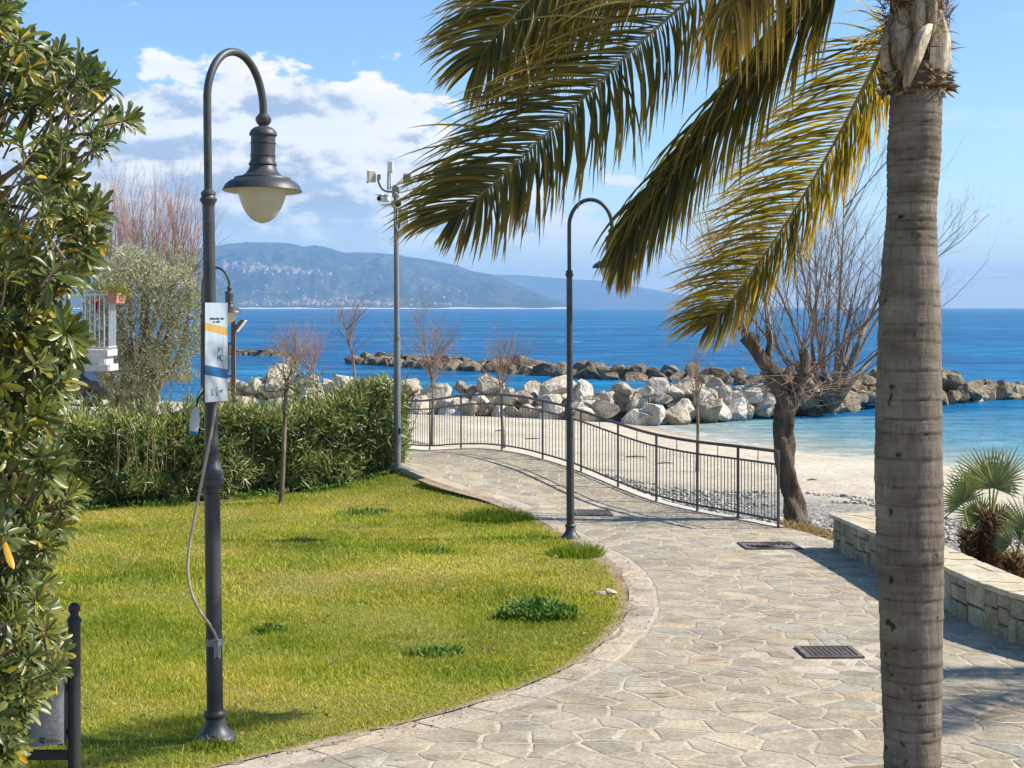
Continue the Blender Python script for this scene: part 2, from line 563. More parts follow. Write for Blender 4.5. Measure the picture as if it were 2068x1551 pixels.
M['leaf_pitt'] = leafmat('leaf_pittosporum', [(0.025, 0.045, 0.010), (0.055, 0.085, 0.018), (0.115, 0.14, 0.03), (0.25, 0.22, 0.035), (0.60, 0.36, 0.02)], 0.28, 0.38, 0.45, noise=3)
M['stem_pitt'] = surf('stem_pittosporum', [(0.13, 0.10, 0.07), (0.24, 0.19, 0.14)], 20, rough=0.9, bs=0.3, bd=0.004, bscale=70)
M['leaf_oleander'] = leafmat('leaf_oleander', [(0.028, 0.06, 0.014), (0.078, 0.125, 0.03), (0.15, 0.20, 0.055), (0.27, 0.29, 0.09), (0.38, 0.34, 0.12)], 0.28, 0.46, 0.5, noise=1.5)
M['stem_oleander'] = surf('stem_oleander', [(0.10, 0.075, 0.04), (0.26, 0.19, 0.09)], 6, rough=0.9, bs=0, tint=[(0.6, 0.6, 0.6), (1, 1, 1), (1.6, 1.5, 1.2)])
M['leaf_olive'] = leafmat('leaf_olive', [(0.075, 0.085, 0.04), (0.16, 0.17, 0.085), (0.28, 0.28, 0.17), (0.46, 0.44, 0.31)], 0.25, 0.5, 0.35, tcol=(1.3, 1.3, 0.9))
M['grass'] = leafmat('grass_blade', [(0.06, 0.135, 0.009), (0.165, 0.245, 0.014), (0.295, 0.335, 0.026), (0.42, 0.395, 0.055), (0.56, 0.44, 0.17)], 0.38, 0.55, 0.25, tcol=(1.5, 1.4, 0.45), noise=0.6)
M['weed'] = leafmat('weed_leaf', [(0.03, 0.085, 0.008), (0.07, 0.15, 0.015), (0.15, 0.23, 0.025)], 0.35, 0.5, 0.3)
M['dry'] = leafmat('dry_plant', [(0.13, 0.065, 0.03), (0.28, 0.16, 0.08), (0.42, 0.3, 0.16), (0.22, 0.22, 0.06)], 0.2, 0.8, 0.15)
M['leaflet'] = leafmat('palm_leaflet', [(0.040, 0.046, 0.011), (0.095, 0.092, 0.018), (0.19, 0.155, 0.028), (0.40, 0.27, 0.05), (0.58, 0.38, 0.13)], 0.48, 0.42, 0.4, tcol=(1.9, 1.65, 0.28))
M['rachis'] = surf('palm_rachis', [(0.16, 0.13, 0.045), (0.27, 0.21, 0.075)], 5, rough=0.6, bs=0.1, bd=0.003)
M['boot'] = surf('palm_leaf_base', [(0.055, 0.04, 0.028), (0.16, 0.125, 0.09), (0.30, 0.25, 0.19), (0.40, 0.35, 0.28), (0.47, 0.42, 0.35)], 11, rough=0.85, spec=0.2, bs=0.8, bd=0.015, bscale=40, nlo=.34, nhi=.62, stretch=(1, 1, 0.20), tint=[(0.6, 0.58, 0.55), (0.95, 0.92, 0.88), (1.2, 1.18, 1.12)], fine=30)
M['fibre'] = leafmat('palm_fibre', [(0.045, 0.026, 0.014), (0.12, 0.07, 0.038), (0.22, 0.14, 0.075), (0.42, 0.3, 0.17)], 0.1, 0.9, 0.1)
M['fan_leaf'] = leafmat('fan_palm_leaf', [(0.045, 0.07, 0.025), (0.095, 0.135, 0.05), (0.18, 0.21, 0.08), (0.34, 0.34, 0.19)], 0.3, 0.42, 0.4, tcol=(1.5, 1.5, 0.6))
M['fan_stalk'] = surf('fan_palm_stalk', [(0.16, 0.17, 0.05), (0.26, 0.25, 0.08)], 6, rough=0.6, bs=0)
M['building'] = surf('white_plaster', [(0.66, 0.65, 0.62), (0.78, 0.77, 0.74)], 1.5, rough=0.9, bs=0.2, bd=0.004, bscale=30)
M['balcony_rail'] = surf('balcony_paint', [(0.42, 0.46, 0.48), (0.55, 0.58, 0.59)], 6, rough=0.5, bs=0)
M['terracotta'] = surf('terracotta_pot', [(0.36, 0.17, 0.125), (0.46, 0.24, 0.18)], 8, rough=0.85, bs=0.1, bd=0.003)
M['red_cloth'] = surf('red_cloth', [(0.5, 0.01, 0.03), (0.62, 0.02, 0.05)], 12, rough=0.9, bs=0.3, bd=0.01)
M['car_paint'] = surf('car_paint', [(0.012, 0.013, 0.015), (0.02, 0.021, 0.023)], 3, rough=0.2, spec=0.6, bs=0)
M['car_glass'] = surf('car_glass', [(0.01, 0.012, 0.014), (0.015, 0.018, 0.02)], 3, rough=0.05, spec=0.7, bs=0)
M['tyre'] = surf('tyre', [(0.014, 0.014, 0.014), (0.024, 0.024, 0.024)], 12, rough=0.85, bs=0)
M['rim'] = surf('rim', [(0.3, 0.3, 0.31), (0.4, 0.4, 0.41)], 9, rough=0.3, metal=0.8, bs=0)
M['headlight'] = surf('headlight', [(0.55, 0.56, 0.58), (0.6, 0.6, 0.62)], 5, rough=0.1, bs=0)
M['wood_post'] = surf('weathered_wood', [(0.10, 0.06, 0.04), (0.19, 0.12, 0.08)], 6, rough=0.9, bs=0.4, bd=0.006, stretch=(1, 1, 0.2))
M['soil'] = surf('soil', [(0.17, 0.125, 0.085), (0.27, 0.205, 0.14)], 6, rough=0.98, spec=0.08, bs=0.8, bd=0.02, bscale=40)
M['edge_soil'] = surf('edge_soil', [(0.25, 0.19, 0.125), (0.36, 0.285, 0.20), (0.44, 0.36, 0.26)], 9, rough=0.98, spec=0.08, bs=0.9, bd=0.015, bscale=70, fine=60)
M['pebble'] = surf('pebble', [(0.30, 0.285, 0.255), (0.40, 0.385, 0.35)], 6, rough=0.85, spec=0.2, bs=0, tint=[(0.45, 0.48, 0.52), (0.8, 0.82, 0.82), (1.15, 1.1, 1.0), (1.5, 1.45, 1.35)])
M['black_ink'] = surf('black_ink', [(0.008, 0.008, 0.009), (0.012, 0.012, 0.012)], 9, rough=0.7, bs=0)
M['house_wall'] = surf('house_wall', [(0.36, 0.31, 0.25), (0.52, 0.48, 0.42)], 0.01, rough=0.9, bs=0, tint=[(0.8, 0.7, 0.58), (1, 1, 1), (0.95, 0.82, 0.72)])


def trunk_mat():
    m, nt, b = nodes('palm_trunk')
    tcd = N(nt, 'ShaderNodeTexCoord').outputs['Object']
    g = tnoise(nt, 3.2, 6, stretch=(1, 1, 2.2))
    v = tnoise(nt, 38, 6, 0.65, stretch=(1, 1, 0.22))      # fine vertical cracks
    rings = tnoise(nt, 1.0, 6, 0.62, stretch=(1.6, 1.6, 13))
    c = ramp(nt, g, [(0.28, (0.105, 0.087, 0.068)), (0.5, (0.16, 0.136, 0.108)), (0.72, (0.225, 0.197, 0.162))])
    c = mul(nt, c, ramp(nt, rings, [(0.30, (0.62, 0.57, 0.52)), (0.5, (1, 1, 1)), (0.7, (1.12, 1.1, 1.08))]))
    c = mul(nt, c, ramp(nt, v, [(0.32, (0.70, 0.68, 0.66)), (0.48, (0.97, 0.97, 0.97)), (0.7, (1.1, 1.1, 1.1))]))
    at = N(nt, 'ShaderNodeAttribute', attribute_name='tint').outputs['Fac']
    c = mul(nt, c, ramp(nt, at, [(0.0, (1, 1, 1)), (0.35, (0.85, 0.83, 0.8)), (0.9, (0.30, 0.26, 0.22))]))
    spots = tnoise(nt, 11, 2, 0.4)
    c = mul(nt, c, ramp(nt, spots, [(0.28, (0.25, 0.22, 0.19)), (0.33, (1, 1, 1))]))
    nt.links.new(c, b.inputs['Base Color'])
    b.inputs['Roughness'].default_value = 0.93
    b.inputs['Specular IOR Level'].default_value = 0.15
    b1 = bump(nt, v, 0.7, 0.012)
    b2 = bump(nt, rings, 0.6, 0.02, b1)
    nt.links.new(b2, b.inputs['Normal'])
    return m


M['palm_trunk'] = trunk_mat()


def sea_mat():
    m, nt, b = nodes('sea_water')
    pos = N(nt, 'ShaderNodeNewGeometry').outputs['Position']
    sp = N(nt, 'ShaderNodeSeparateXYZ', {0: pos}).outputs

    def mth(op, a, b_=None, clamp=False):
        n = N(nt, 'ShaderNodeMath', operation=op, use_clamp=clamp)
        for i, v in enumerate((a, b_)):
            if v is None: continue
            if hasattr(v, 'is_output'): nt.links.new(v, n.inputs[i])
            else: n.inputs[i].default_value = v
        return n.outputs[0]
    # open water: deep blue with greener, wind-ruffled bands
    big = tnoise(nt, 0.012, 6, 0.6, coord='Position', stretch=(0.5, 1.6, 1))
    deep = ramp(nt, big, [(0.30, (0.002, 0.062, 0.19)), (0.5, (0.003, 0.095, 0.24)), (0.68, (0.008, 0.150, 0.29))])
    rip = tnoise(nt, 0.16, 9, 0.78, coord='Position', stretch=(0.5, 1.2, 1))
    rip2 = tnoise(nt, 0.9, 6, 0.75, coord='Position', stretch=(0.45, 1.3, 1))
    deep = mul(nt, deep, ramp(nt, rip, [(0.34, (0.35, 0.40, 0.50)), (0.5, (1, 1, 1)), (0.64, (2.1, 1.75, 1.5))]))  # light and dark wave faces painted into the water colour
    # shallows by the beach: how deep the sand lies is a thing of the place
    dist = N(nt, 'ShaderNodeAttribute', attribute_name='shallow').outputs['Fac']
    sh = ramp(nt, mth('ADD', dist, mth('MULTIPLY', mth('SUBTRACT', tnoise(nt, 0.25, 5, coord='Position'), 0.5), 0.25)), [(0.0, (0, 0, 0)), (1.0, (1, 1, 1))])
    shc = ramp(nt, dist, [(0.0, (0.01, 0.11, 0.27)), (0.55, (0.05, 0.20, 0.30)), (0.85, (0.13, 0.27, 0.31)), (1.0, (0.34, 0.34, 0.27))])
    mx = N(nt, 'ShaderNodeMix', data_type='RGBA')
    nt.links.new(sh, mx.inputs[0]); nt.links.new(deep, mx.inputs[6]); nt.links.new(shc, mx.inputs[7])
    ripc = mul(nt, mx.outputs[2], ramp(nt, rip2, [(0.34, (0.55, 0.62, 0.68)), (0.5, (1, 1, 1)), (0.66, (1.6, 1.4, 1.3))]))  # finer ripples, their light and dark also painted in, shallows included
    # whitecaps
    w1 = tnoise(nt, 0.16, 6, 0.7, coord='Position', stretch=(0.6, 1.5, 1))
    w2 = tnoise(nt, 0.010, 3, 0.5, coord='Position')
    foam = mth('MULTIPLY', ramp(nt, w1, [(0.635, (0, 0, 0)), (0.675, (1, 1, 1))]), ramp(nt, w2, [(0.42, (0, 0, 0)), (0.6, (1, 1, 1))]))
    far = mth('GREATER_THAN', sp[1], 118)
    foam = mth('MULTIPLY', foam, far)
    wash = mth('ADD', dist, mth('MULTIPLY', mth('SUBTRACT', tnoise(nt, 1.1, 5, 0.65, coord='Position'), 0.5), 0.09))
    wash = mth('MULTIPLY', ramp(nt, wash, [(0.978, (0, 0, 0)), (0.988, (0.30, 0.30, 0.30)), (1.0, (0.06, 0.06, 0.06))]), mth('LESS_THAN', sp[1], 58))
    foam = mth('MAXIMUM', foam, wash)
    mf = N(nt, 'ShaderNodeMix', data_type='RGBA')
    nt.links.new(foam, mf.inputs[0]); nt.links.new(ripc, mf.inputs[6]); mf.inputs[7].default_value = (0.75, 0.8, 0.82, 1)
    h1 = tnoise(nt, 0.35, 6, 0.62, coord='Position', stretch=(0.5, 1.5, 1))
    h2 = tnoise(nt, 2.4, 4, 0.6, coord='Position', stretch=(0.6, 1.4, 1))
    b1 = bump(nt, h1, 1.0, 0.9)
    b2 = bump(nt, h2, 0.6, 0.10, b1)
    df = N(nt, 'ShaderNodeBsdfDiffuse', {'Color': mf.outputs[2], 'Normal': b2})
    gl = N(nt, 'ShaderNodeBsdfGlossy', {'Color': (1, 1, 1, 1), 'Roughness': 0.16, 'Normal': b2})
    fr = N(nt, 'ShaderNodeFresnel', {'IOR': 1.33, 'Normal': b2}).outputs[0]
    k = mth('MULTIPLY', mth('MULTIPLY', fr, 0.62), mth('SUBTRACT', 1.0, foam))
    k = mth('MINIMUM', k, 0.30)
    ms = N(nt, 'ShaderNodeMixShader', {0: k, 1: df.outputs[0], 2: gl.outputs[0]})
    nt.links.new(ms.outputs[0], nt.nodes['Material Output'].inputs[0])
    return m


M['sea'] = sea_mat()


def sand_mat():
    m, nt, b = nodes('sand')
    n1 = tnoise(nt, 0.35, 6, coord='Position')
    n2 = tnoise(nt, 6, 5, coord='Position')
    c = ramp(nt, n1, [(0.3, (0.40, 0.35, 0.265)), (0.5, (0.47, 0.42, 0.33)), (0.7, (0.53, 0.485, 0.39))])
    c = mul(nt, c, ramp(nt, n2, [(0.30, (0.72, 0.71, 0.70)), (0.5, (1, 1, 1)), (0.7, (1.06, 1.05, 1.03))]))
    # wet edge where the land dips to the water, green-grey ground inland left
    z = N(nt, 'ShaderNodeSeparateXYZ', {0: N(nt, 'ShaderNodeNewGeometry').outputs['Position']}).outputs[2]
    wet = ramp(nt, N(nt, 'ShaderNodeMapRange', {'Value': z, 'From Min': -0.02, 'From Max': 0.16}).outputs[0], [(0.0, (0.62, 0.58, 0.52)), (0.6, (0.9, 0.88, 0.86)), (1.0, (1, 1, 1))])
    c = mul(nt, c, wet)
    # patches of grey shingle in the sand
    gv = N(nt, 'ShaderNodeAttribute', attribute_name='gravel').outputs['Fac']
    vo_ = N(nt, 'ShaderNodeTexVoronoi', {'Vector': N(nt, 'ShaderNodeNewGeometry').outputs['Position'], 'Scale': 17.0})
    gc = ramp(nt, N(nt, 'ShaderNodeSeparateColor', {0: vo_.outputs['Color']}).outputs[0], [(0.0, (0.16, 0.165, 0.165)), (0.5, (0.30, 0.295, 0.28)), (1.0, (0.50, 0.48, 0.44))])
    gc = mul(nt, gc, ramp(nt, vo_.outputs['Distance'], [(0.25, (1, 1, 1)), (0.62, (0.45, 0.43, 0.4))]))
    gm = N(nt, 'ShaderNodeMix', data_type='RGBA')
    nt.links.new(gv, gm.inputs[0]); nt.links.new(c, gm.inputs[6]); nt.links.new(gc, gm.inputs[7])
    c = gm.outputs[2]
    nt.links.new(c, b.inputs['Base Color'])
    b.inputs['Roughness'].default_value = 0.95
    b.inputs['Specular IOR Level'].default_value = 0.1
    h = tnoise(nt, 2.2, 7, 0.62, coord='Position')
    h2 = tnoise(nt, 14, 4, 0.6, coord='Position')
    nt.links.new(bump(nt, h2, 0.5, 0.02, bump(nt, h, 0.8, 0.10)), b.inputs['Normal'])
    return m


M['sand'] = sand_mat()


def lawn_mat():
    m, nt, b = nodes('lawn_ground')
    n1 = tnoise(nt, 0.8, 6, coord='Position')
    n2 = tnoise(nt, 26, 5, coord='Position')
    c = ramp(nt, n1, [(0.3, (0.10, 0.14, 0.015)), (0.5, (0.17, 0.19, 0.03)), (0.7, (0.26, 0.22, 0.07))])
    c = mul(nt, c, ramp(nt, n2, [(0.3, (0.5, 0.52, 0.5)), (0.6, (1.1, 1.1, 1.05))]))
    nt.links.new(c, b.inputs['Base Color'])
    b.inputs['Roughness'].default_value = 0.95
    b.inputs['Specular IOR Level'].default_value = 0.1
    nt.links.new(bump(nt, n2, 1.0, 0.03), b.inputs['Normal'])
    return m


M['lawn'] = lawn_mat()


def hill_mat(name, cols, sc):
    m, nt, b = nodes(name)
    a = tnoise(nt, sc, 9, 0.62, coord='Position', stretch=(1, 1, 2))
    v = tnoise(nt, sc * 7, 5, 0.6, coord='Position')
    c = ramp(nt, a, [(0.3 + 0.4 * i / (len(cols) - 1), cc) for i, cc in enumerate(cols)])
    c = mul(nt, c, ramp(nt, v, [(0.3, (0.35, 0.4, 0.42)), (0.52, (1, 1, 1)), (0.64, (1.9, 1.7, 1.4)), (0.74, (4.2, 3.4, 2.5))]))
    nt.links.new(c, b.inputs['Base Color'])
    b.inputs['Roughness'].default_value = 1.0
    b.inputs['Specular IOR Level'].default_value = 0.0
    return m


M['hill'] = hill_mat('hill_cover', [(0.010, 0.020, 0.012), (0.020, 0.033, 0.017), (0.05, 0.058, 0.03), (0.11, 0.105, 0.06)], 0.0028)

# ------------------------------------------------------------------ the lie of the land
GY = [-20, 0, 5, 8.5, 20, 26, 60]
GZ = [-1.5, -1.7, -2.25, -2.58, -2.87, -2.95, -3.0]


def zbase(Y):
    return CZ + np.interp(Y, GY, GZ)


HU_Y = np.linspace(21, 34, 66)
_h = np.interp(HU_Y, [22.4, 23.8, 24.9, 26, 27.2, 28.6, 30.2, 32.2], [0, .12, .28, .38, .44, .33, .12, 0])
_h = np.convolve(np.pad(_h, 4, mode='edge'), np.ones(9) / 9, mode='valid')


def yr(X, Y):
    return (0.88 * Y - 0.48 * X + 7.10) / 1.1435


def hump(X, Y):
    return np.interp(yr(X, Y), HU_Y, _h)


def pz(X, Y):
    return zbase(Y) + hump(X, Y)


def ground_px(x, y, zf):
    lo, hi = 4.0, 70.0
    Ys = np.linspace(lo, hi, 2600)
    d = CZ - (y - HY) * Ys / FPX - zf((x - HX) * Ys / FPX, Ys)
    k = int(np.argmax(d <= 0))
    Y = Ys[k]
    return ((x - HX) * Y / FPX, Y)


# left edge of the paving, read off along the lawn
L_px = [(1000, 1010), (1080, 1046), (1160, 1094), (1228, 1135), (1258, 1170), (1268, 1205), (1256, 1255), (1185, 1325), (1090, 1375), (960, 1424), (830, 1461), (700, 1490), (560, 1522), (470, 1545)]
L_pts = [ground_px(x, y, pz) for x, y in L_px]
L_pts = [(-5.7, 33.2), (-4.0, 29.4), (-1.5, 24.05)] + L_pts + [(-2.1, 8.2), (-2.5, 7.3), (-2.9, 5.0), (-3.2, 0.0)]
LE = np.array([tuple(v)[:2] for v in cr_spline([(x, y, 0) for x, y in L_pts], 240)])
RAIL = [(3.47, 20.0), (3.07, 20.85), (2.62, 21.7), (2.13, 22.65), (1.64, 23.75), (1.12, 24.9), (.52, 26.05), (-.18, 27.25), (-.95, 28.6), (-1.62, 30.2), (-2.28, 32.0)]
WALL = [(3.775, 18.0), (3.85, 16.4), (3.89, 14.6), (3.92, 13.2), (4.02, 12.3), (4.35, 11.5), (5.0, 10.9), (6.2, 10.5)]
R_pts = [(9.0, 0.0), (8.5, 8.0), (6.2, 10.3), (5.0, 10.7), (4.40, 11.4), (4.12, 12.3), (4.02, 13.2), (3.99, 14.6), (3.95, 16.4), (3.88, 18.05), (3.80, 19.2)] + [(x + .12, y + .06) for x, y in RAIL] + [(-2.9, 33.9)]
RE = np.array([tuple(v)[:2] for v in cr_spline([(x, y, 0) for x, y in R_pts], 240)])


def left_x(Y):
    o = np.argsort(LE[:, 1])
    return np.interp(Y, LE[o, 1], LE[o, 0])


def right_x(Y):
    o = np.argsort(RE[:, 1])
    return np.interp(Y, RE[o, 1], RE[o, 0])


SHORE = np.array([(-90, 74), (-40, 70), (-15, 66), (-9, 61), (-4, 57.5), (0, 55.5), (2, 54.4), (4.36, 52.6), (5.3, 49.2), (6.2, 46.3), (7.8, 42.8), (9.6, 40.5), (10.9, 39), (12.4, 37.4), (16, 34.5), (24, 31), (40, 27), (90, 20)], float)


def shore_d(X, Y):
    X = np.asarray(X, float); Y = np.asarray(Y, float)
    best = np.full(np.broadcast(X, Y).shape, 1e9)
    for (x0, y0), (x1, y1) in zip(SHORE[:-1], SHORE[1:]):
        vx, vy = x1 - x0, y1 - y0
        t = np.clip(((X - x0) * vx + (Y - y0) * vy) / (vx * vx + vy * vy), 0, 1)
        best = np.minimum(best, np.hypot(X - x0 - t * vx, Y - y0 - t * vy))
    land = Y < np.interp(X, SHORE[:, 0], SHORE[:, 1])
    return np.where(land, best, -best)


def sstep(a, b, x):
    t = np.clip((x - a) / (b - a), 0, 1)
    return t * t * (3 - 2 * t)


def terrain(X, Y):
    X = np.asarray(X, float); Y = np.asarray(Y, float)
    d = shore_d(X, Y)
    beach = np.where(d > 0, 1.02 * (1 - np.exp(-np.maximum(d, 0) / 9.5)), np.maximum(0.085 * d, -1.6))
    beach = beach + (fbm(X * .5, Y * .5, 3, 4) - .5) * 0.10 * sstep(1.0, 6.0, d)
    plate = zbase(Y) - 0.022
    # the raised garden side: everything left of the paving's right edge and near the camera
    dl = X - np.where(Y < 33.5, right_x(np.clip(Y, 0.5, 33.5)), right_x(33.5))
    garden = 1 - sstep(-0.05, 1.0, np.where(Y < 9.0, -1.0, dl))
    garden = garden * (1 - sstep(30, 44, Y))
    z = beach * (1 - garden) + plate * garden
    # lawn swells up to the ramp's left edge
    lx = left_x(np.clip(Y, 0, 33))
    near = np.exp(-np.maximum(lx - X, 0) / 0.9) * (X < lx + 4)
    z = z + np.where((Y > 20) & (Y < 33) & (dl < -0.02), 0.86 * hump(X, Y) * near, 0) * garden
    return z - np.where((X > lx + 0.05) & (dl < -0.05) & (Y < 33), 0.10, 0)


# ------------------------------------------------------------------ ground sheet and sea
def grid_mesh(name, xs, ys, zf, mat, attr=None, keep=None):
    Xg, Yg = np.meshgrid(xs, ys)
    Z = zf(Xg, Yg)
    V = np.stack([Xg, Yg, Z], -1).reshape(-1, 3)
    nx = len(xs)
    i = np.arange(len(ys) - 1)[:, None] * nx + np.arange(nx - 1)[None, :]
    i = i.ravel()
    Fa = np.stack([i, i + 1, i + 1 + nx, i + nx], 1)
    if keep is not None:
        cx = V[Fa, 0].mean(1); cyy = V[Fa, 1].mean(1)
        Fa = Fa[keep(cx, cyy)]
    me = np_mesh(name, V, Fa, mat, smooth=True)
    if attr:
        a = me.attributes.new(attr[0], 'FLOAT', 'POINT')
        a.data.foreach_set('value', attr[1](Xg, Yg).ravel().astype(np.float32))
    return me


xs = np.unique(np.concatenate([np.linspace(-90, -14, 50), np.linspace(-14, 16, 190), np.linspace(16, 90, 50)]))
ys = np.unique(np.concatenate([np.linspace(-15, 8, 24), np.linspace(8, 36, 170), np.linspace(36, 62, 90), np.linspace(62, 85, 20)]))


def gravel(X, Y):
    off = X - right_x(np.clip(Y, 1, 33))
    m = sstep(.0, .3, off) * (1 - sstep(2.2, 5.5, off + 3.0 * (fbm(X * .6, Y * .6, 95, 4) - .5))) * (1 - sstep(25, 33, Y))
    return m * sstep(.30, .52, fbm(X * .9 + 3, Y * .9, 97, 4) + .10)


beach = put('beach', grid_mesh('beach', xs, ys, terrain, M['sand'], attr=('gravel', gravel)))
tag(beach, 'pale sand beach sloping from the railing to the water', kind='structure')


def shallow(X, Y):
    d = -shore_d(X, Y)
    # the pool between the beach and the boulders is shallow, everything past the outer rocks is deep
    pool = (Y < 52 + 0.55 * np.maximum(X - 4, 0)) & (X > 2)
    s = np.where(pool, 1.0 - np.clip(d / 26.0, 0, 1) * 0.75, 0.55 * np.clip(1 - d / 14.0, 0, 1) ** 1.4)
    return np.where(d < 0, 1.0, s) * (Y < 90)


xs = np.unique(np.concatenate([np.linspace(-15000, -300, 12), np.linspace(-300, -40, 8), np.linspace(-40, 60, 130), np.linspace(60, 300, 8), np.linspace(300, 15000, 12)]))
ys = np.unique(np.concatenate([np.linspace(-14, 26, 6), np.linspace(26, 110, 130), np.linspace(110, 600, 12), np.linspace(600, 19000, 20)]))
sea = put('sea', grid_mesh('sea', xs, ys, lambda X, Y: np.zeros_like(X), M['sea'], attr=('shallow', shallow)))
tag(sea, 'choppy deep blue sea with small whitecaps', kind='structure')


def in_lawn(X, Y):
    return (X < left_x(Y) + 0.06) & (X > -11) & (Y < 24.9 - 0.18 * np.maximum(-1.9 - X, 0) * 3.2 + 1.4)


lawn = put('lawn', grid_mesh('lawn', np.linspace(-9, 1.6, 130), np.linspace(4, 26, 240), lambda X, Y: terrain(np.minimum(X, left_x(Y) - .01), Y) + 0.012, M['lawn'], keep=in_lawn))
tag(lawn, 'sunlit lawn between the hedge and the paving', kind='structure')

# ------------------------------------------------------------------ paving
rows = np.unique(np.concatenate([np.linspace(0.5, 8, 12), np.linspace(8, 33, 126)]))
V = []; Fc = []; ncol = 14
for j, Y in enumerate(rows):
    l, r = float(left_x(Y)), float(right_x(Y))
    line = [(l, Y, -0.30)] + [(l + (r - l) * k / (ncol - 1), Y, 0) for k in range(ncol)] + [(r, Y, -0.55)]
    for (x, y, dz_) in line:
        V.append((x, y, float(pz(x, y)) + dz_))
nc = ncol + 2
for j in range(len(rows) - 1):
    for k in range(nc - 1):
        a = j * nc + k
        Fc.append((a, a + 1, a + 1 + nc, a + nc))
path = put('footpath', np_mesh('footpath', np.array(V), np.array(Fc), M['mortar']))
tag(path, 'crazy-paved stone footpath with pale mortar joints', kind='structure')

PALM = (2.165, 8.35)
COVERS = [((1674, 1320), .445, .43, 0.03), ((1554, 1103.5), .66, .62, 0.03), ((1198, 1037), .52, .52, 0.03)]
cover_xy = [ground_px(c[0][0], c[0][1], pz) for c in COVERS]


def off_left(d):
    t = np.gradient(LE, axis=0); t = t / np.linalg.norm(t, axis=1, keepdims=True)
    n = np.stack([t[:, 1], -t[:, 0]], 1)
    n = n * np.where(n[:, :1] > 0, 1, -1) if False else n
    # normal to the paving side (right of the walking direction towards the camera)
    return LE + np.stack([-t[:, 1], t[:, 0]], 1) * d


LB = off_left(0.27)       # inner line of the edging slabs
if np.mean(LB[:, 0]) < np.mean(LE[:, 0]):
    LB = off_left(-0.27)
LB_o = np.argsort(LB[:, 1])


def lb_x(Y):
    return np.interp(Y, LB[LB_o, 1], LB[LB_o, 0])


def clip_half(poly, a, b, c):
    """keep a*x+b*y<=c"""
    out = []
    n = len(poly)
    for i in range(n):
        p, q = poly[i], poly[(i + 1) % n]
        dp = a * p[0] + b * p[1] - c; dq = a * q[0] + b * q[1] - c
        if dp <= 0: out.append(p)
        if (dp < 0 < dq) or (dq < 0 < dp):
            t = dp / (dp - dq)
            out.append((p[0] + (q[0] - p[0]) * t, p[1] + (q[1] - p[1]) * t))
    return out


def voronoi(sites, extra, joint):
    allp = np.array(list(sites) + list(extra))
    res = []
    for i, s in enumerate(sites):
        d = np.hypot(allp[:, 0] - s[0], allp[:, 1] - s[1])
        idx = np.argsort(d)[1:22]
        poly = [(s[0] - .9, s[1] - .9), (s[0] + .9, s[1] - .9), (s[0] + .9, s[1] + .9), (s[0] - .9, s[1] + .9)]
        for j in idx:
            if d[j] < 1e-6: continue
            nx, ny = (allp[j] - s) / d[j]
            poly = clip_half(poly, nx, ny, nx * s[0] + ny * s[1] + d[j] / 2 - joint * random.uniform(.6, 1.5))
            if len(poly) < 3: break
        if len(poly) >= 3: res.append((i, poly))
    return res


def area(p):
    return 0.5 * sum(p[i][0] * p[(i + 1) % len(p)][1] - p[(i + 1) % len(p)][0] * p[i][1] for i in range(len(p)))


def roughen(poly, amt):
    """uneven, broken stone outline"""
    out = []
    n = len(poly)
    for i in range(n):
        p, q = poly[i], poly[(i + 1) % n]
        L = math.hypot(q[0] - p[0], q[1] - p[1])
        if L < 0.02: continue
        nx, ny = (q[1] - p[1]) / L, -(q[0] - p[0]) / L
        out.append((p[0] + random.uniform(-amt, amt) * .6, p[1] + random.uniform(-amt, amt) * .6))
        if L > 0.16:
            for t in ((.5,) if L < .34 else (.33, .68)):
                e = random.uniform(-amt, amt * .35)
                out.append((p[0] + (q[0] - p[0]) * t + nx * e, p[1] + (q[1] - p[1]) * t + ny * e))
    return out


def slab(mb, poly, zf, top, depth, tint, tilt=0.0):
    n = len(poly)
    if n < 3: return
    cx = sum(p[0] for p in poly) / n; cyy = sum(p[1] for p in poly) / n
    tx, ty = random.uniform(-tilt, tilt), random.uniform(-tilt, tilt)
    vs = []
    for (x, y) in poly:                      # worn, slightly rounded rim
        vs.append((x, y, float(zf(x, y)) + top - depth))
    for (x, y) in poly:
        vs.append((x, y, float(zf(x, y)) + top - 0.0022 + (x - cx) * tx + (y - cyy) * ty))
    for (x, y) in poly:
        k = 1 - 0.010 / max(math.hypot(x - cx, y - cyy), .03)
        x2, y2 = cx + (x - cx) * k, cyy + (y - cyy) * k
        vs.append((x2, y2, float(zf(x2, y2)) + top + (x - cx) * tx + (y - cyy) * ty))
    fs = []
    for i in range(n):
        j = (i + 1) % n
        fs.append((i, j, n + j, n + i)); fs.append((n + i, n + j, 2 * n + j, 2 * n + i))
    fs.append(tuple(range(2 * n, 3 * n)))
    mb.add(vs, fs, tint)


# flagstones of uneven size
sites = []
step = 0.265
gy = 6.9
while gy < 33.4:
    gx = lb_x(gy) + 0.05
    r_ = right_x(gy) - 0.05
    st = step * (1.0 if gy < 20 else 0.9)
    k = random.uniform(0, st)
    while gx + k < r_:
        x = gx + k + random.uniform(-.42, .42) * st; y = gy + random.uniform(-.40, .40) * st
        if lb_x(y) + .06 < x < right_x(y) - .08 and y < 33.2 and random.random() > 0.07:
            sites.append((x, y))
        k += st * random.uniform(.72, 1.3)
    gy += st * .92
keep = []
for s in sites:
    if math.hypot(s[0] - PALM[0], s[1] - PALM[1]) < 0.38: continue
    ok = all(math.hypot(s[0] - q[0], s[1] - q[1]) > .09 for q in keep)
    for (cx_, cy_), c in zip(cover_xy, COVERS):
        if abs(s[0] - cx_) < c[1] / 2 and abs(s[1] - cy_) < c[2] / 2: ok = False
    if ok: keep.append(s)
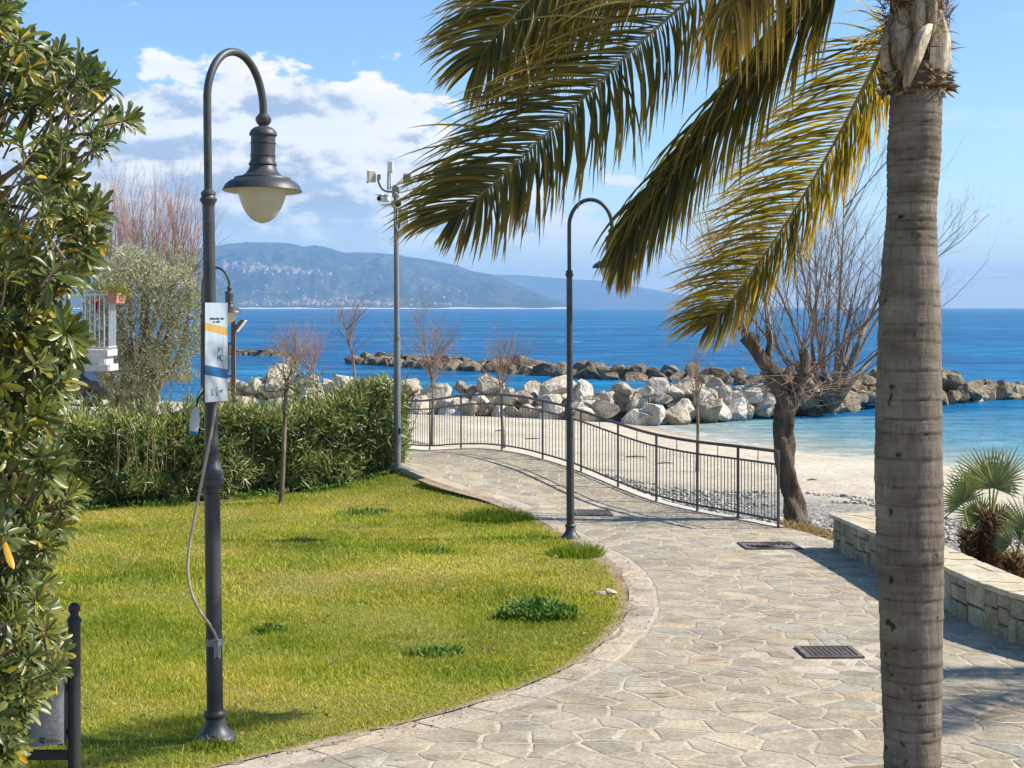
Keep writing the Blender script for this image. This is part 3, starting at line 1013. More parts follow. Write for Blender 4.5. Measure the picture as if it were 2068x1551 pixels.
for (cx_, cy_), c in zip(cover_xy, COVERS):
    hx, hy = c[1] / 2, c[2] / 2
    keep = [q_ for q_ in keep if abs(q_[0] - cx_) > hx + .30 or abs(q_[1] - cy_) > hy + .30]
    for u in (-.7, -.2, .3, .8):
        keep += [(cx_ + u * hx * 1.3, cy_ + hy + .17), (cx_ + u * hx * 1.25 + .04, cy_ - hy - .16)]
    for u in (-.5, .5):
        keep += [(cx_ + hx + .17, cy_ + u * hy), (cx_ - hx - .18, cy_ + u * hy + .03)]
sites = np.array(keep)
extra = []
RE_in = RE[(RE[:, 1] > 5)]
for line in (LB, RE_in):
    for s in sites:
        d = np.hypot(line[:, 0] - s[0], line[:, 1] - s[1]); k = int(np.argmin(d))
        if d[k] < 0.75:
            a = line[max(k - 1, 0)]; b = line[min(k + 1, len(line) - 1)]
            t = (b - a) / (np.linalg.norm(b - a) + 1e-9); nrm = np.array([-t[1], t[0]])
            e = np.dot(s - line[k], nrm)
            extra.append(s - 2 * e * nrm)
# covers and the palm pit leave square and round holes
for (cx_, cy_), c in zip(cover_xy, COVERS):
    for s in sites:
        ddx, ddy = s[0] - cx_, s[1] - cy_
        hx, hy = c[1] / 2 + .03, c[2] / 2 + .03
        if abs(ddx) < hx + .5 and abs(ddy) < hy + .5:
            if abs(ddx) > hx and abs(ddx) - hx > abs(ddy) - hy: extra.append((cx_ + math.copysign(2 * hx - abs(ddx), ddx), s[1]))
            else: extra.append((s[0], cy_ + math.copysign(2 * hy - abs(ddy), ddy)))
for s in sites:
    d = math.hypot(s[0] - PALM[0], s[1] - PALM[1])
    if d < 1.0:
        k = (0.76 - d) / d
        extra.append((PALM[0] + (s[0] - PALM[0]) * k, PALM[1] + (s[1] - PALM[1]) * k))
cells = []
for i, poly in voronoi(sites, extra, 0.0108):
    if area(poly) < 0.008: continue
    p = roughen(poly, 0.016)
    if len(p) < 3: continue
    y = sites[i][1]
    vis = abs(area(p)) * FPX ** 2 * 2.7 / y ** 3
    xpx = HX + sites[i][0] * FPX / y
    if not (-60 < xpx < 2130) or y < 8.0: vis *= 0.01
    cells.append((vis, p))
cells.sort(key=lambda c: -c[0])
rest = MB()
for k, (vis, p) in enumerate(cells):
    tnt = random.choice([random.random(), random.uniform(.05, .3), random.uniform(.5, .75)])
    if k < 300:
        mb = MB(); slab(mb, p, pz, random.uniform(.0030, .0045), .03, tnt, .0015)
        mb.build('flagstone', M['flagstone'], path)
    else:
        slab(rest, p, pz, random.uniform(.0030, .0045), .03, tnt, .0015)
tag(rest.build('flagstones_beyond', M['flagstone'], path), kind='stuff')
# edging slabs along the lawn
acc = 0; last = None
seg = [i for i in range(len(LE)) if 7.4 < LE[i, 1] < 24.6]
i0 = seg[0]
target = random.uniform(.4, .9)
for i in seg[1:]:
    acc += float(np.linalg.norm(LE[i] - LE[i - 1]))
    if acc > target:
        idx = list(range(i0, i + 1))
        a, b = LE[idx], LB[idx]
        g = 0.012
        poly = [tuple(a[k] + (b[k] - a[k]) * .02) for k in range(len(idx))] + [tuple(b[k] + (a[k] - b[k]) * .06) for k in range(len(idx) - 1, -1, -1)]
        cxy = np.mean(np.array(poly), 0)
        poly = [(cxy[0] + (x - cxy[0]) * .985, cxy[1] + (y - cxy[1]) * .985) for x, y in poly]
        if area(poly) < 0: poly = poly[::-1]
        mb = MB(); slab(mb, roughen(poly, .011), pz, .005, .03, random.random(), 0.001)
        mb.build('edging_slab', M['border_stone'], path)
        i0 = i; acc = 0; target = random.uniform(.35, .95)
# crumbling soil and litter where the turf meets the edging
mb = MB(); vs = []
ii = [i for i in range(len(LE)) if 7.2 < LE[i, 1] < 24.0]
for k, i in enumerate(ii):
    t_ = (LE[min(i + 1, len(LE) - 1)] - LE[max(i - 1, 0)]); t_ = t_ / np.linalg.norm(t_)
    n_in = np.array([-t_[1], t_[0]])
    if np.dot(n_in, LB[i] - LE[i]) < 0: n_in = -n_in
    wob = float(fbm(np.array([k * .35]), np.array([0.0]), 15, 3)[0])
    for o, h in ((-.14, -.014), (-.01, .002), (max(.0, (wob - .46) * .30), .0078)):
        q_ = LE[i] + n_in * o
        vs.append((q_[0], q_[1], float(pz(q_[0], q_[1])) + h))
mb.add(vs, [(k * 3 + j, (k + 1) * 3 + j, (k + 1) * 3 + j + 1, k * 3 + j + 1) for k in range(len(ii) - 1) for j in range(2)])
tag(mb.build('edge_soil', M['edge_soil'], smooth=True), 'crumbly tan soil along the turf edge', kind='structure')
# bare earth round the palm
mb = MB()
n = 26
vs = [(PALM[0] + math.cos(a) * .36 * (1 + .12 * math.sin(3 * a + 1)), PALM[1] + math.sin(a) * .36 * (1 + .1 * math.cos(5 * a))) for a in np.linspace(0, 2 * math.pi, n, endpoint=False)]
vs = [(x, y, float(pz(x, y)) + .006) for x, y in vs]
mb.add(vs + [(PALM[0], PALM[1], float(pz(*PALM)) + .05)], [(i, (i + 1) % n, n) for i in range(n)])
tag(mb.build('soil_patch', M['soil'], smooth=True), 'bare sandy soil around the palm foot', kind='structure')

# ------------------------------------------------------------------ manhole covers
cov_lab = ['square cast-iron drain cover with worn grid, left of the palm foot',
           'square iron cover with concentric rings near the railing end',
           'small dark iron cover on the path behind the second lamp']
for q, ((cx_, cy_), c) in enumerate(zip(cover_xy, COVERS)):
    z0 = float(pz(cx_, cy_))
    t = thing('manhole_cover', (cx_, cy_, z0), cov_lab[q], 'drain cover', rz=c[3])
    sl = float(pz(cx_, cy_ + .2) - pz(cx_, cy_ - .2)) / .4
    sx = float(pz(cx_ + .2, cy_) - pz(cx_ - .2, cy_)) / .4
    T = Matrix(((1, 0, 0, 0), (0, 1, 0, 0), (sx, sl, 1, 0), (0, 0, 0, 1)))
    w, d = c[1], c[2]
    fr = MB()
    for s in (-1, 1):
        fr.box((0, s * (d / 2 - .0175), .006), (w, .035, .024), M=T); fr.box((s * (w / 2 - .0175), 0, .006), (.035, d - .07, .024), M=T)
    fr.build('frame', M['cast_iron'], t, world=False)
    pl = MB(); pl.box((0, 0, .002), (w - .08, d - .08, .018), M=T)
    plate = pl.build('plate', M['cast_iron'], t, world=False)
    rb = MB()
    if q == 1:
        for r0 in (.08, .14, .20, .255):
            rb.tube([(r0 * math.cos(a), r0 * math.sin(a), .014) for a in np.linspace(0, 2 * math.pi, 33)], .010, 4, M=T, cap=False)
    else:
        k = 9
        for i in range(k):
            for j in range(k):
                rb.box(((i - (k - 1) / 2) * (w - .1) / k, (j - (k - 1) / 2) * (d - .1) / k, .0135), ((w - .1) / k * .62, (d - .1) / k * .62, .009), M=T)
    rb.build('tread_pattern', M['cast_iron'], plate, world=False)

# ------------------------------------------------------------------ railing
def ang_box(mb, a, b, w, h):
    """flat bar from a to b, w wide, h tall"""
    a = Vector(a); b = Vector(b)
    d = b - a
    L = d.length
    T = Matrix.Translation((a + b) / 2) @ Matrix.Rotation(math.atan2(d.y, d.x), 4, 'Z') @ Matrix.Rotation(-math.asin(d.z / L), 4, 'Y')
    mb.box((0, 0, 0), (L, w, h), M=T)


rail = thing('railing', (1.1, 24.9, float(pz(1.1, 24.9))), 'dark metal railing with thin bars curving over the humped footpath', 'railing')
RAILC = cr_spline([(x, y, 0) for x, y in RAIL], 181)
RZ = [float(pz(p.x, p.y)) for p in RAILC]


def rp(i, h):
    i = max(0, min(len(RAILC) - 1, i))
    return Vector((RAILC[i].x, RAILC[i].y, RZ[i] + h))


hm = MB(); hm.tube([rp(i, 1.0) for i in range(0, 181, 2)], .030, 10, flat=.75)
hm.build('handrail', M['handrail'], rail, smooth=True)
for h, nm in ((.83, 'upper_bar'), (.105, 'lower_bar')):
    mb = MB()
    for i in range(0, 180, 3):
        ang_box(mb, rp(i, h), rp(i + 3, h), .010, .028)
    mb.build(nm, M['rail_steel'], rail)
post_me = {}
for k in range(11):
    i = k * 18
    mb = MB()
    p0 = rp(i, -.12); p1 = rp(i, .985)
    a = RAILC[min(i + 1, 180)] - RAILC[max(i - 1, 0)]
    mb.box((p0 + p1) / 2, (.045, .016, (p1 - p0).length), math.atan2(a.y, a.x))
    mb.build('post', M['rail_steel'], rail)
for k in range(10):
    nb = 12
    for j in range(1, nb):
        i = k * 18 + round(j * 18 / nb)
        f = k * 18 + j * 18 / nb
        i0 = int(f); u = f - i0
        a = rp(i0, .105).lerp(rp(i0 + 1, .105), u)
        b = rp(i0, .83).lerp(rp(i0 + 1, .83), u)
        if j == nb // 2: b = rp(i0, .975).lerp(rp(i0 + 1, .975), u)
        mb = MB(); mb.tube([a, b], .0065, 5)
        mb.build('baluster', M['rail_steel'], rail)
# pale concrete kerb that carries the posts on the hump
mb = MB()
pts = [rp(i, 0) for i in range(0, 181, 3)]
vs = []; fs = []
for i, p in enumerate(pts):
    a = (pts[min(i + 1, len(pts) - 1)] - pts[max(i - 1, 0)]); nn = Vector((-a.y, a.x, 0)).normalized()
    if nn.x < 0: nn = -nn
    for (o, h) in ((-.02, -.5), (-.02, .022), (.15, .018), (.16, -.6)):
        vs.append(p + nn * o + Vector((0, 0, h)))
for i in range(len(pts) - 1):
    for k in range(3):
        fs.append((i * 4 + k, i * 4 + k + 1, (i + 1) * 4 + k + 1, (i + 1) * 4 + k))
mb.add(vs, fs)
tag(mb.build('path_kerb', M['concrete']), 'pale concrete kerb under the railing', kind='structure')

# ------------------------------------------------------------------ dry-stone garden wall on the right
wall = thing('stone_wall', (3.9, 14.5, float(zbase(14.5))), 'low curved stone wall with pale flat capping beside the paving', 'wall')
WC = cr_spline([(x, y, 0) for x, y in WALL], 260)
WS = [0.0]
for i in range(1, len(WC)): WS.append(WS[-1] + (WC[i] - WC[i - 1]).length)
WH = 0.375


def wp(s, out, h):
    """point on the wall: s along, out = metres towards the path, h above the paving"""
    s = max(0.0, min(WS[-1], s))
    i = min(max(int(np.searchsorted(WS, s)), 1), len(WC) - 1)
    u = (s - WS[i - 1]) / (WS[i] - WS[i - 1])
    p = WC[i - 1].lerp(WC[i], u)
    i2 = min(i + 4, len(WC) - 1); i1 = max(i - 5, 0)
    t = (WC[i2] - WC[i1]).normalized()
    nn = Vector((t.y, -t.x, 0))
    if nn.x > 0 and t.y < 0: nn = -nn
    if t.y < 0: nn = Vector((t.y, -t.x, 0))
    p = p + nn * out
    return Vector((p.x, p.y, float(zbase(WC[i].y)) + h))


core = MB()
vs = []; fs = []
ns = 90
for i in range(ns + 1):
    s = WS[-1] * i / ns
    for (o, h) in ((-.028, -.15), (-.028, WH - .02), (-.36, WH - .02), (-.36, -.4)):
        vs.append(wp(s, o, h))
for i in range(ns):
    for k in range(4):
        k2 = (k + 1) % 4
        fs.append((i * 4 + k, i * 4 + k2, (i + 1) * 4 + k2, (i + 1) * 4 + k))
fs.append((0, 1, 2, 3)); fs.append((ns * 4 + 3, ns * 4 + 2, ns * 4 + 1, ns * 4))
core.add(vs, fs)
core.build('core', M['wall_mortar'], wall)


def wall_block(s0, s1, h0, h1, end=False):
    """one rough face stone"""
    mb = MB()
    g = random.uniform(.004, .011)
    j = lambda a=.014: random.uniform(-a, a)
    quad = [(s0 + g + j(.01), h0 + g + j(.008)), (s1 - g + j(.01), h0 + g + j(.008)), (s1 - g + j(), h1 - g + j(.008)), (s0 + g + j(), h1 - g + j(.008))]
    dp = random.uniform(.0, .020)
    cs = sum(q[0] for q in quad) / 4; ch = sum(q[1] for q in quad) / 4

    def pt(s, h, o):
        return wp(s, o, h) if not end else wp(0, -s, h) + (wp(0, 0, 0) - wp(.1, 0, 0)).normalized() * (o + .0)
    vs = [pt(s, h, -.05) for s, h in quad] + [pt(s, h, dp - .008) for s, h in quad]
    vs += [pt(cs + (s - cs) * .86, ch + (h - ch) * .86, dp + random.uniform(.002, .010)) for s, h in quad]
    fs = []
    for i in range(4):
        k = (i + 1) % 4
        fs += [(i, k, 4 + k, 4 + i), (4 + i, 4 + k, 8 + k, 8 + i)]
    fs.append((8, 9, 10, 11))
    mb.add(vs, fs, random.random())
    return mb.build('face_stone', M['wall_stone'], wall)


s = 0.0
while s < WS[-1] - .1:
    w = random.uniform(.17, .42)
    w = min(w, WS[-1] - s)
    mode = random.random()
    H0 = -.02
    if mode < .28:
        hs = [H0, random.uniform(.13, .22), WH - .01]
        for a, b in zip(hs[:-1], hs[1:]):
            if random.random() < .45 and w > .24:
                m_ = s + w * random.uniform(.4, .6); wall_block(s, m_, a, b); wall_block(m_, s + w, a, b)
            else: wall_block(s, s + w, a, b)
    elif mode < .85:
        a1 = random.uniform(.09, .15); a2 = random.uniform(.22, .29)
        for a, b in ((H0, a1), (a1, a2), (a2, WH - .01)):
            if w > .2:
                m_ = s + w * random.uniform(.35, .65); wall_block(s, m_, a, b); wall_block(m_, s + w, a, b)
            else: wall_block(s, s + w, a, b)
    else:
        w = min(w, .2); wall_block(s, s + w, H0, WH - .01)
    s += w
for (a, b) in ((.0, .13), (.13, .25), (.25, .36)):
    wall_block(.02, .17, a, b, end=True); wall_block(.17, .35, a, b, end=True)
# capping slabs: irregular flat pieces in the wall's own coordinates
csites = []
s = -.05
while s < WS[-1]:
    for o in (.0, .17, .34):
        if random.random() < .8:
            csites.append((s + random.uniform(-.12, .12), -.015 - o * .95 + random.uniform(-.05, .05)))
    s += random.uniform(.3, .42)
csites = np.array([c for c in csites if -.04 < c[0] < WS[-1] and -.37 < c[1] < .02])
cext = [(a, .05 * 2 - b) for a, b in csites] + [(a, -.80 - b) for a, b in csites] + [(-.12 - a, b) for a, b in csites if a < .6]
for i, poly in voronoi(csites, cext, .006):
    if area(poly) < .006: continue
    p = roughen(poly, .010)
    n_ = len(p)
    if n_ < 3: continue
    mb = MB()
    th = random.uniform(-.003, .004)
    vs = [wp(max(a, 0), b, WH - .015) + (wp(0, 0, 0) - wp(.1, 0, 0)).normalized() * max(-a, 0) for a, b in p] + [wp(max(a, 0), b, WH + .028 + th) + (wp(0, 0, 0) - wp(.1, 0, 0)).normalized() * max(-a, 0) for a, b in p]
    mb.add(vs, [(k, (k + 1) % n_, n_ + (k + 1) % n_, n_ + k) for k in range(n_)] + [tuple(range(n_, 2 * n_)), tuple(range(n_))[::-1]], random.random())
    mb.build('capping_slab', M['cap_stone'], wall)
mb = MB(); vs = []; fs = []
for i in range(ns + 1):
    s = WS[-1] * i / ns
    for (o, h) in ((.028, WH - .012), (.028, WH + .018), (-.385, WH + .018), (-.385, WH - .012)):
        vs.append(wp(s, o, h))
for i in range(ns):
    for k in range(4):
        k2 = (k + 1) % 4
        fs.append((i * 4 + k, i * 4 + k2, (i + 1) * 4 + k2, (i + 1) * 4 + k))
fs.append((0, 1, 2, 3))
mb.add(vs, fs); mb.build('capping_bed', M['mortar'], wall)


# ------------------------------------------------------------------ street lamps
def make_lamp(name, loc, label, lean, yaw, tilt=0.0):
    """gooseneck lamp 4.2 m tall; local +X is the way the arm points"""
    t = thing(name, loc, label, 'street lamp', 'gooseneck street lamps by the lawn')
    t.rotation_euler = (lean[0], lean[1], 0)
    A = Matrix.Rotation(yaw, 4, 'Z')
    b = MB()
    b.lathe([(.125, -.05), (.125, .03), (.118, .045), (.105, .055), (.085, .075), (.066, .11), (.058, .14), (.056, .15), (.062, .158), (.068, .17), (.068, .18), (.060, .192), (.052, .20)], 28)
    b.build('base', M['lamp_paint'], t, smooth=True, world=False)
    s = MB()
    s.lathe([(.049, .19), (.048, 1.0), (.047, 1.52)], 24)
    s.lathe([(.047, 1.50), (.053, 1.505), (.054, 1.515), (.050, 1.52), (.050, 1.535), (.060, 1.55), (.069, 1.562), (.069, 1.592), (.062, 1.60), (.062, 1.612), (.067, 1.618), (.067, 1.642), (.058, 1.655), (.050, 1.69), (.0455, 1.70), (.0455, 1.715), (.048, 1.72), (.047, 1.735), (.040, 1.74)], 24)
    s.lathe([(.040, 1.73), (.038, 2.5), (.036, 3.27)], 24)
    s.build('shaft', M['lamp_paint'], t, smooth=True, world=False)
    c = MB()
    c.lathe([(.036, 3.235), (.040, 3.25), (.052, 3.268), (.053, 3.278), (.044, 3.285), (.040, 3.298), (.045, 3.306), (.043, 3.318), (.034, 3.325), (.026, 3.335)], 24)
    c.build('collar', M['lamp_paint'], t, smooth=True, world=False)
    rx, rz, zc = .265, .335, 3.865
    arc = [(0, 0, 3.31), (0, 0, 3.5), (0, 0, 3.7)] + [(rx - rx * math.cos(a), 0, zc + rz * math.sin(a)) for a in np.linspace(0.12, math.pi, 25)] + [(2 * rx, 0, zc - .06)]
    a_ = MB(); a_.tube(arc, .0245, 14, M=A); a_.build('arm', M['lamp_paint'], t, smooth=True, world=False)
    T = A @ Matrix.Translation((2 * rx, 0, zc - .05)) @ Matrix.Rotation(tilt, 4, 'Y') @ Matrix.Scale(1.07, 4)
    h = MB()
    h.lathe([(.026, .03), (.034, .02), (.046, .005), (.047, -.012), (.038, -.03), (.028, -.04), (.028, -.055)], 22, M=T)
    h.build('finial', M['lamp_paint'], t, smooth=True, world=False)
    h = MB()
    h.lathe([(.03, -.045), (.055, -.055), (.075, -.072), (.082, -.09), (.082, -.10), (.072, -.103), (.072, -.14), (.0755, -.143), (.0755, -.15), (.072, -.153), (.072, -.215), (.0755, -.218), (.0755, -.225), (.072, -.228), (.073, -.25), (.083, -.268), (.083, -.276), (.076, -.28)], 28, M=T)
    h.build('lantern_housing', M['lamp_paint'], t, smooth=True, world=False)
    h = MB()
    h.lathe([(.074, -.274), (.082, -.30), (.098, -.325), (.125, -.345), (.150, -.352), (.165, -.352), (.168, -.362), (.195, -.375), (.218, -.395), (.228, -.415), (.234, -.428), (.231, -.431)], 40, M=T, cap=False)
    sh = h.build('shade', M['lamp_paint'], t, smooth=True, world=False)
    h = MB()
    h.lathe([(.02, -.33), (.10, -.352), (.16, -.372), (.205, -.402), (.229, -.4305)], 40, M=T, cap=False)
    h.build('reflector', M['shade_inside'], sh, smooth=True, world=False)
    g = MB()
    pr = [(.145 * math.sqrt(max(0, 1 - (q ** 1.75))), -.395 - .225 * q) for q in np.linspace(0, 1, 18)]
    pr = [(.145, -.36)] + pr[:-1] + [(.012, -.619)]
    g.lathe(pr, 32, M=T); g.build('glass_globe', M['globe'], t, smooth=True, world=False, angle=80)
    return t


z1 = float(terrain(-1.76, 9.25))
lamp1 = make_lamp('street_lamp', (-1.787, 9.25, z1), 'grey gooseneck street lamp at the front of the lawn, carrying a blue-banded poster', (R(0), R(-.75)), R(60), R(2.5))
lamp2 = make_lamp('street_lamp', (.722, 18.95, float(pz(.722, 18.95)) - .02), 'slim grey gooseneck lamp at the lawn corner, its lantern behind palm fronds', (0, R(-.25)), R(0))
lamp3 = make_lamp('street_lamp', ((409 - HX) * 29 / FPX, 29, .56), 'far street lamp behind the hedge, partly hidden by the poster', (0, 0), R(-10))


# ------------------------------------------------------------------ poster on the first lamp
def poster_mat():
    m, nt, b = nodes('poster_print')
    uv = N(nt, 'ShaderNodeTexCoord').outputs['Generated']
    s = N(nt, 'ShaderNodeSeparateXYZ', {0: uv}).outputs
    v = N(nt, 'ShaderNodeMath', {0: s[0], 1: 0.055}, operation='MULTIPLY')
    v = N(nt, 'ShaderNodeMath', {0: s[2], 1: v.outputs[0]}, operation='ADD').outputs[0]
    n = nt.nodes.new('ShaderNodeValToRGB')
    n.color_ramp.interpolation = 'CONSTANT'
    W_, G_, B_ = (0.62, 0.68, 0.74), (0.42, 0.265, 0.08), (0.008, 0.10, 0.25)
    st = [(0, (0.50, 0.545, 0.58)), (.275, B_), (.375, (0.37, 0.435, 0.50)), (.715, G_), (.80, (0.33, 0.41, 0.49))]
    e = n.color_ramp.elements
    while len(e) < len(st): e.new(.5)
    for i, (p, c) in enumerate(st):
        e[i].position = p; e[i].color = (*c, 1)
    nt.links.new(v, n.inputs[0])
    sm = tnoise(nt, 2.4, 4, coord='Generated', stretch=(4, 1, .8))
    c = mul(nt, n.outputs[0], ramp(nt, sm, [(.3, (.86, .88, .9)), (.7, (1.1, 1.08, 1.05))]))
    nt.links.new(c, b.inputs['Base Color'])
    b.inputs['Roughness'].default_value = .3
    return m


Yp = 9.0
c0 = P(413, 712, Yp - .06); c1 = P(459.5, 710, Yp + .10)
d = Vector((c1.x - c0.x, c1.y - c0.y, 0)); wdt = d.length
ang = math.atan2(d.y, d.x)
ps = thing('poster_board', ((c0.x + c1.x) / 2, (c0.y + c1.y) / 2, c0.z), 'narrow white poster with gold and blue diagonal bands fixed to the front lamp', 'poster', rz=ang)
HB = .585
mb = MB(); mb.box((0, .006, 0), (wdt, .010, HB)); mb.build('backing_board', M['dark_paint'], ps, world=False)
mb = MB(); mb.box((0, -.0015, 0), (wdt - .004, .003, HB - .004)); pr = mb.build('printed_sheet', poster_mat(), ps, world=False)
yF = -.0045
mb = MB()


def words(mb, x0, x1, z, h, seed):
    """unreadably small lines of lettering: strokes of uneven height"""
    r = random.Random(seed); x = x0
    while x < x1:
        if r.random() < .13: x += h * .6; continue
        hh = h * r.choice([.55, .6, .6, .95])
        mb.box((x, yF, z + hh / 2), (h * .22, .001, hh)); x += h * .36


words(mb, -.055, .062, .192, .012, 3); words(mb, -.028, .036, .174, .012, 5)
words(mb, -.045, -.02, -.252, .006, 8); words(mb, -.006, .018, -.258, .006, 9)
mb.build('fine_print', M['black_ink'], pr, world=False)


def text_obj(name, body, size, mat, parent, M4, width=1.0):
    cu = bpy.data.curves.new(name, 'FONT')
    cu.body = body; cu.size = size; cu.extrude = .0006; cu.resolution_u = 3
    cu.materials.append(mat)
    tmp = bpy.data.objects.new(name, cu); col.objects.link(tmp)
    me = bpy.data.meshes.new_from_object(tmp.evaluated_get(bpy.context.evaluated_depsgraph_get()))
    bpy.data.objects.remove(tmp)
    me.name = name
    o = put(name, me, parent, world=False)
    o.matrix_basis = M4 @ Matrix.Diagonal((width, 1, 1, 1))
    return o


FRONT = Matrix.Rotation(R(90), 4, 'X')
M['ink_blue'] = surf('ink_blue', [(0.02, 0.06, 0.14), (0.025, 0.07, 0.16)], 9, rough=.5, bs=0)
M['ink_teal'] = surf('ink_teal', [(0.03, 0.30, 0.42), (0.05, 0.34, 0.46)], 9, rough=.5, bs=0)
text_obj('lettering', 'MC', .055, M['ink_blue'], pr, Matrix.Translation((.005, yF, -.055)) @ FRONT, .62)
mb = MB(); mb.tube([(.035 + .012 * math.cos(a), yF, .005 + .02 * math.sin(a)) for a in np.linspace(-2, 2.4, 12)], .002, 4); mb.build('emblem', M['ink_teal'], pr, world=False)
mb = MB(); mb.tube([(.012, yF, .03), (.02, yF, .002), (.028, yF, .03)], .002, 4); mb.build('emblem', M['ink_teal'], pr, world=False)
mb = MB(); mb.tube([(-.035 + .007 * math.cos(a), yF, -.228 + .014 * math.sin(a)) for a in np.linspace(0, 6.3, 12)], .0016, 4); mb.build('emblem', M['ink_teal'], pr, world=False)
mb = MB(); mb.tube([(.004 + .009 * math.cos(a), yF, -.226 + .02 * math.sin(a)) for a in np.linspace(1, 6.3, 12)], .002, 4); mb.build('emblem', M['ink_teal'], pr, world=False)

text_obj('lettering', 'UC', .026, M['ink_blue'], pr, Matrix.Translation((.026, yF, -.238)) @ FRONT, .8)

# ------------------------------------------------------------------ cable, plug and junction box on the first lamp
cb = [P(452, 806, 9.18), P(437, 818, 9.17), P(431, 850, 9.15), P(421, 905, 9.13), P(409, 965, 9.1), P(396, 1030, 9.08), P(383, 1100, 9.06), P(379, 1150, 9.06), P(386, 1195, 9.08), P(404, 1235, 9.11), P(424, 1262, 9.13), P(436, 1284, 9.14), P(438, 1296, 9.15)]
mb = MB(); mb.tube(cr_spline(cb, 60), .0085, 8)
tag(mb.build('power_cable', M['cable'], smooth=True), 'loose tan cable looping down beside the front lamp post', 'cable')
pp = P(393, 855, 9.1)
pg = thing('hanging_plug', pp, 'grey plug connector with blue rim hanging left of the front lamp', 'plug')
mb = MB(); mb.lathe([(.026, -.045), (.027, .0), (.029, .01), (.029, .022), (.024, .03), (.021, .07), (.013, .085), (.009, .10)], 16, M=Matrix.Translation(pp) @ Matrix.Rotation(R(6), 4, 'Y')); mb.build('body', M['connector_grey'], pg, smooth=True)
mb = MB(); mb.lathe([(.027, -.062), (.028, -.046)], 16, M=Matrix.Translation(pp) @ Matrix.Rotation(R(6), 4, 'Y')); mb.build('blue_rim', M['connector_blue'], pg, smooth=True)
mb = MB(); mb.tube(cr_spline([pp + Vector((.009, 0, .09)), P(401, 805, 9.14), P(412, 790, 9.16), P(420, 782, 9.19)], 14), .007, 7); mb.build('lead', M['black_plastic'], pg, smooth=True)
jb = P(438, 1298, 9.17)
jt = thing('junction_box', jb, 'small grey junction box strapped low on the front lamp', 'junction box')
mb = MB(); mb.lathe([(.052, -.02), (.054, -.018), (.054, .02), (.052, .022)], 24, M=Matrix.Translation(P(433, 1296, 9.25))); mb.build('strap', M['bracket'], jt, smooth=True)
mb = MB(); mb.box(jb + Vector((.005, -.01, -.045)), (.040, .035, .11), ch=.012); mb.build('box', M['bracket'], jt)
mb = MB(); mb.tube([jb + Vector((.02 * math.cos(a) - .004, -.03, .018 * math.sin(a) + .012)) for a in np.linspace(0, 12, 30)], .005, 6); mb.build('knot', M['bracket'], jt, smooth=True)
mb = MB(); mb.tube([jb + Vector((.009, -.024, -.085)), jb + Vector((.009, -.034, -.085))], .007, 8); mb.build('bolt', M['dark_paint'], jt)

# ------------------------------------------------------------------ litter bin
bx, by = (150 - HX) * 7.7 / FPX, 7.7
bz = float(terrain(bx, by))
bn = thing('litter_bin', (bx, by, bz), 'grey litter bin hung on a black post, half hidden by the shrub', 'litter bin')
mb = MB(); top_z = 2.545 - bz
mb.lathe([(.032, -.1), (.031, top_z - .125), (.036, top_z - .12), (.037, top_z - .108), (.031, top_z - .10), (.022, top_z - .088), (.022, top_z - .08)] + [(.030 * math.sin(a) + .0005, top_z - .052 - .03 * math.cos(a) + .0) for a in np.linspace(.75, math.pi, 12)], 20)
mb.build('post', M['dark_paint'], bn, smooth=True, world=False)
mb = MB()
# rounded bucket, its flat side to the camera
prof = []
for a in np.linspace(-math.pi, 0, 14): prof.append((-.225 + .185 * math.cos(a), -.03 + .06 * math.sin(a)))
for a in np.linspace(0, math.pi, 14): prof.append((-.225 + .185 * math.cos(a), .10 + .16 * math.sin(a)))
n_ = len(prof)
vs = [(x, y, .455 - (.05 * (-x - .05) if y < .1 else 0)) for x, y in prof] + [(x, y, .84) for x, y in prof]
mb.add(vs, [(k, (k + 1) % n_, n_ + (k + 1) % n_, n_ + k) for k in range(n_)] + [tuple(range(n_))[::-1], tuple(range(n_, 2 * n_))])
bk = mb.build('bucket', M['grey_paint'], bn, smooth=True, world=False, angle=50)
mb = MB(); mb.box((-.16, .0, .385), (.26, .03, .045)); mb.build('support_bar', M['dark_paint'], bn, world=False)
for h in (.50, .72):
    mb = MB(); mb.box((-.036, .0, h), (.05, .014, .03)); mb.build('bracket', M['dark_paint'], bn, world=False)
lx = -.105
text_obj('lettering', 'sarim', .036, M['black_ink'], bk, Matrix.Translation((-.112, -.0905, .470)) @ Matrix.Rotation(R(0), 4, 'Z') @ FRONT, .95)
mb = MB(); mb.tube([(-.130 + .013 * math.cos(a), -.0905, .483 + .013 * math.sin(a)) for a in np.linspace(.3, 5.9, 18)], .0032, 5)
em1 = mb; em1.build('emblem', M['black_ink'], bk, world=False); mb = MB()
mb.tube([(-.134, -.0905, .477), (-.126, -.0905, .489)], .0032, 5)
mb.build('emblem', M['black_ink'], bk, world=False)

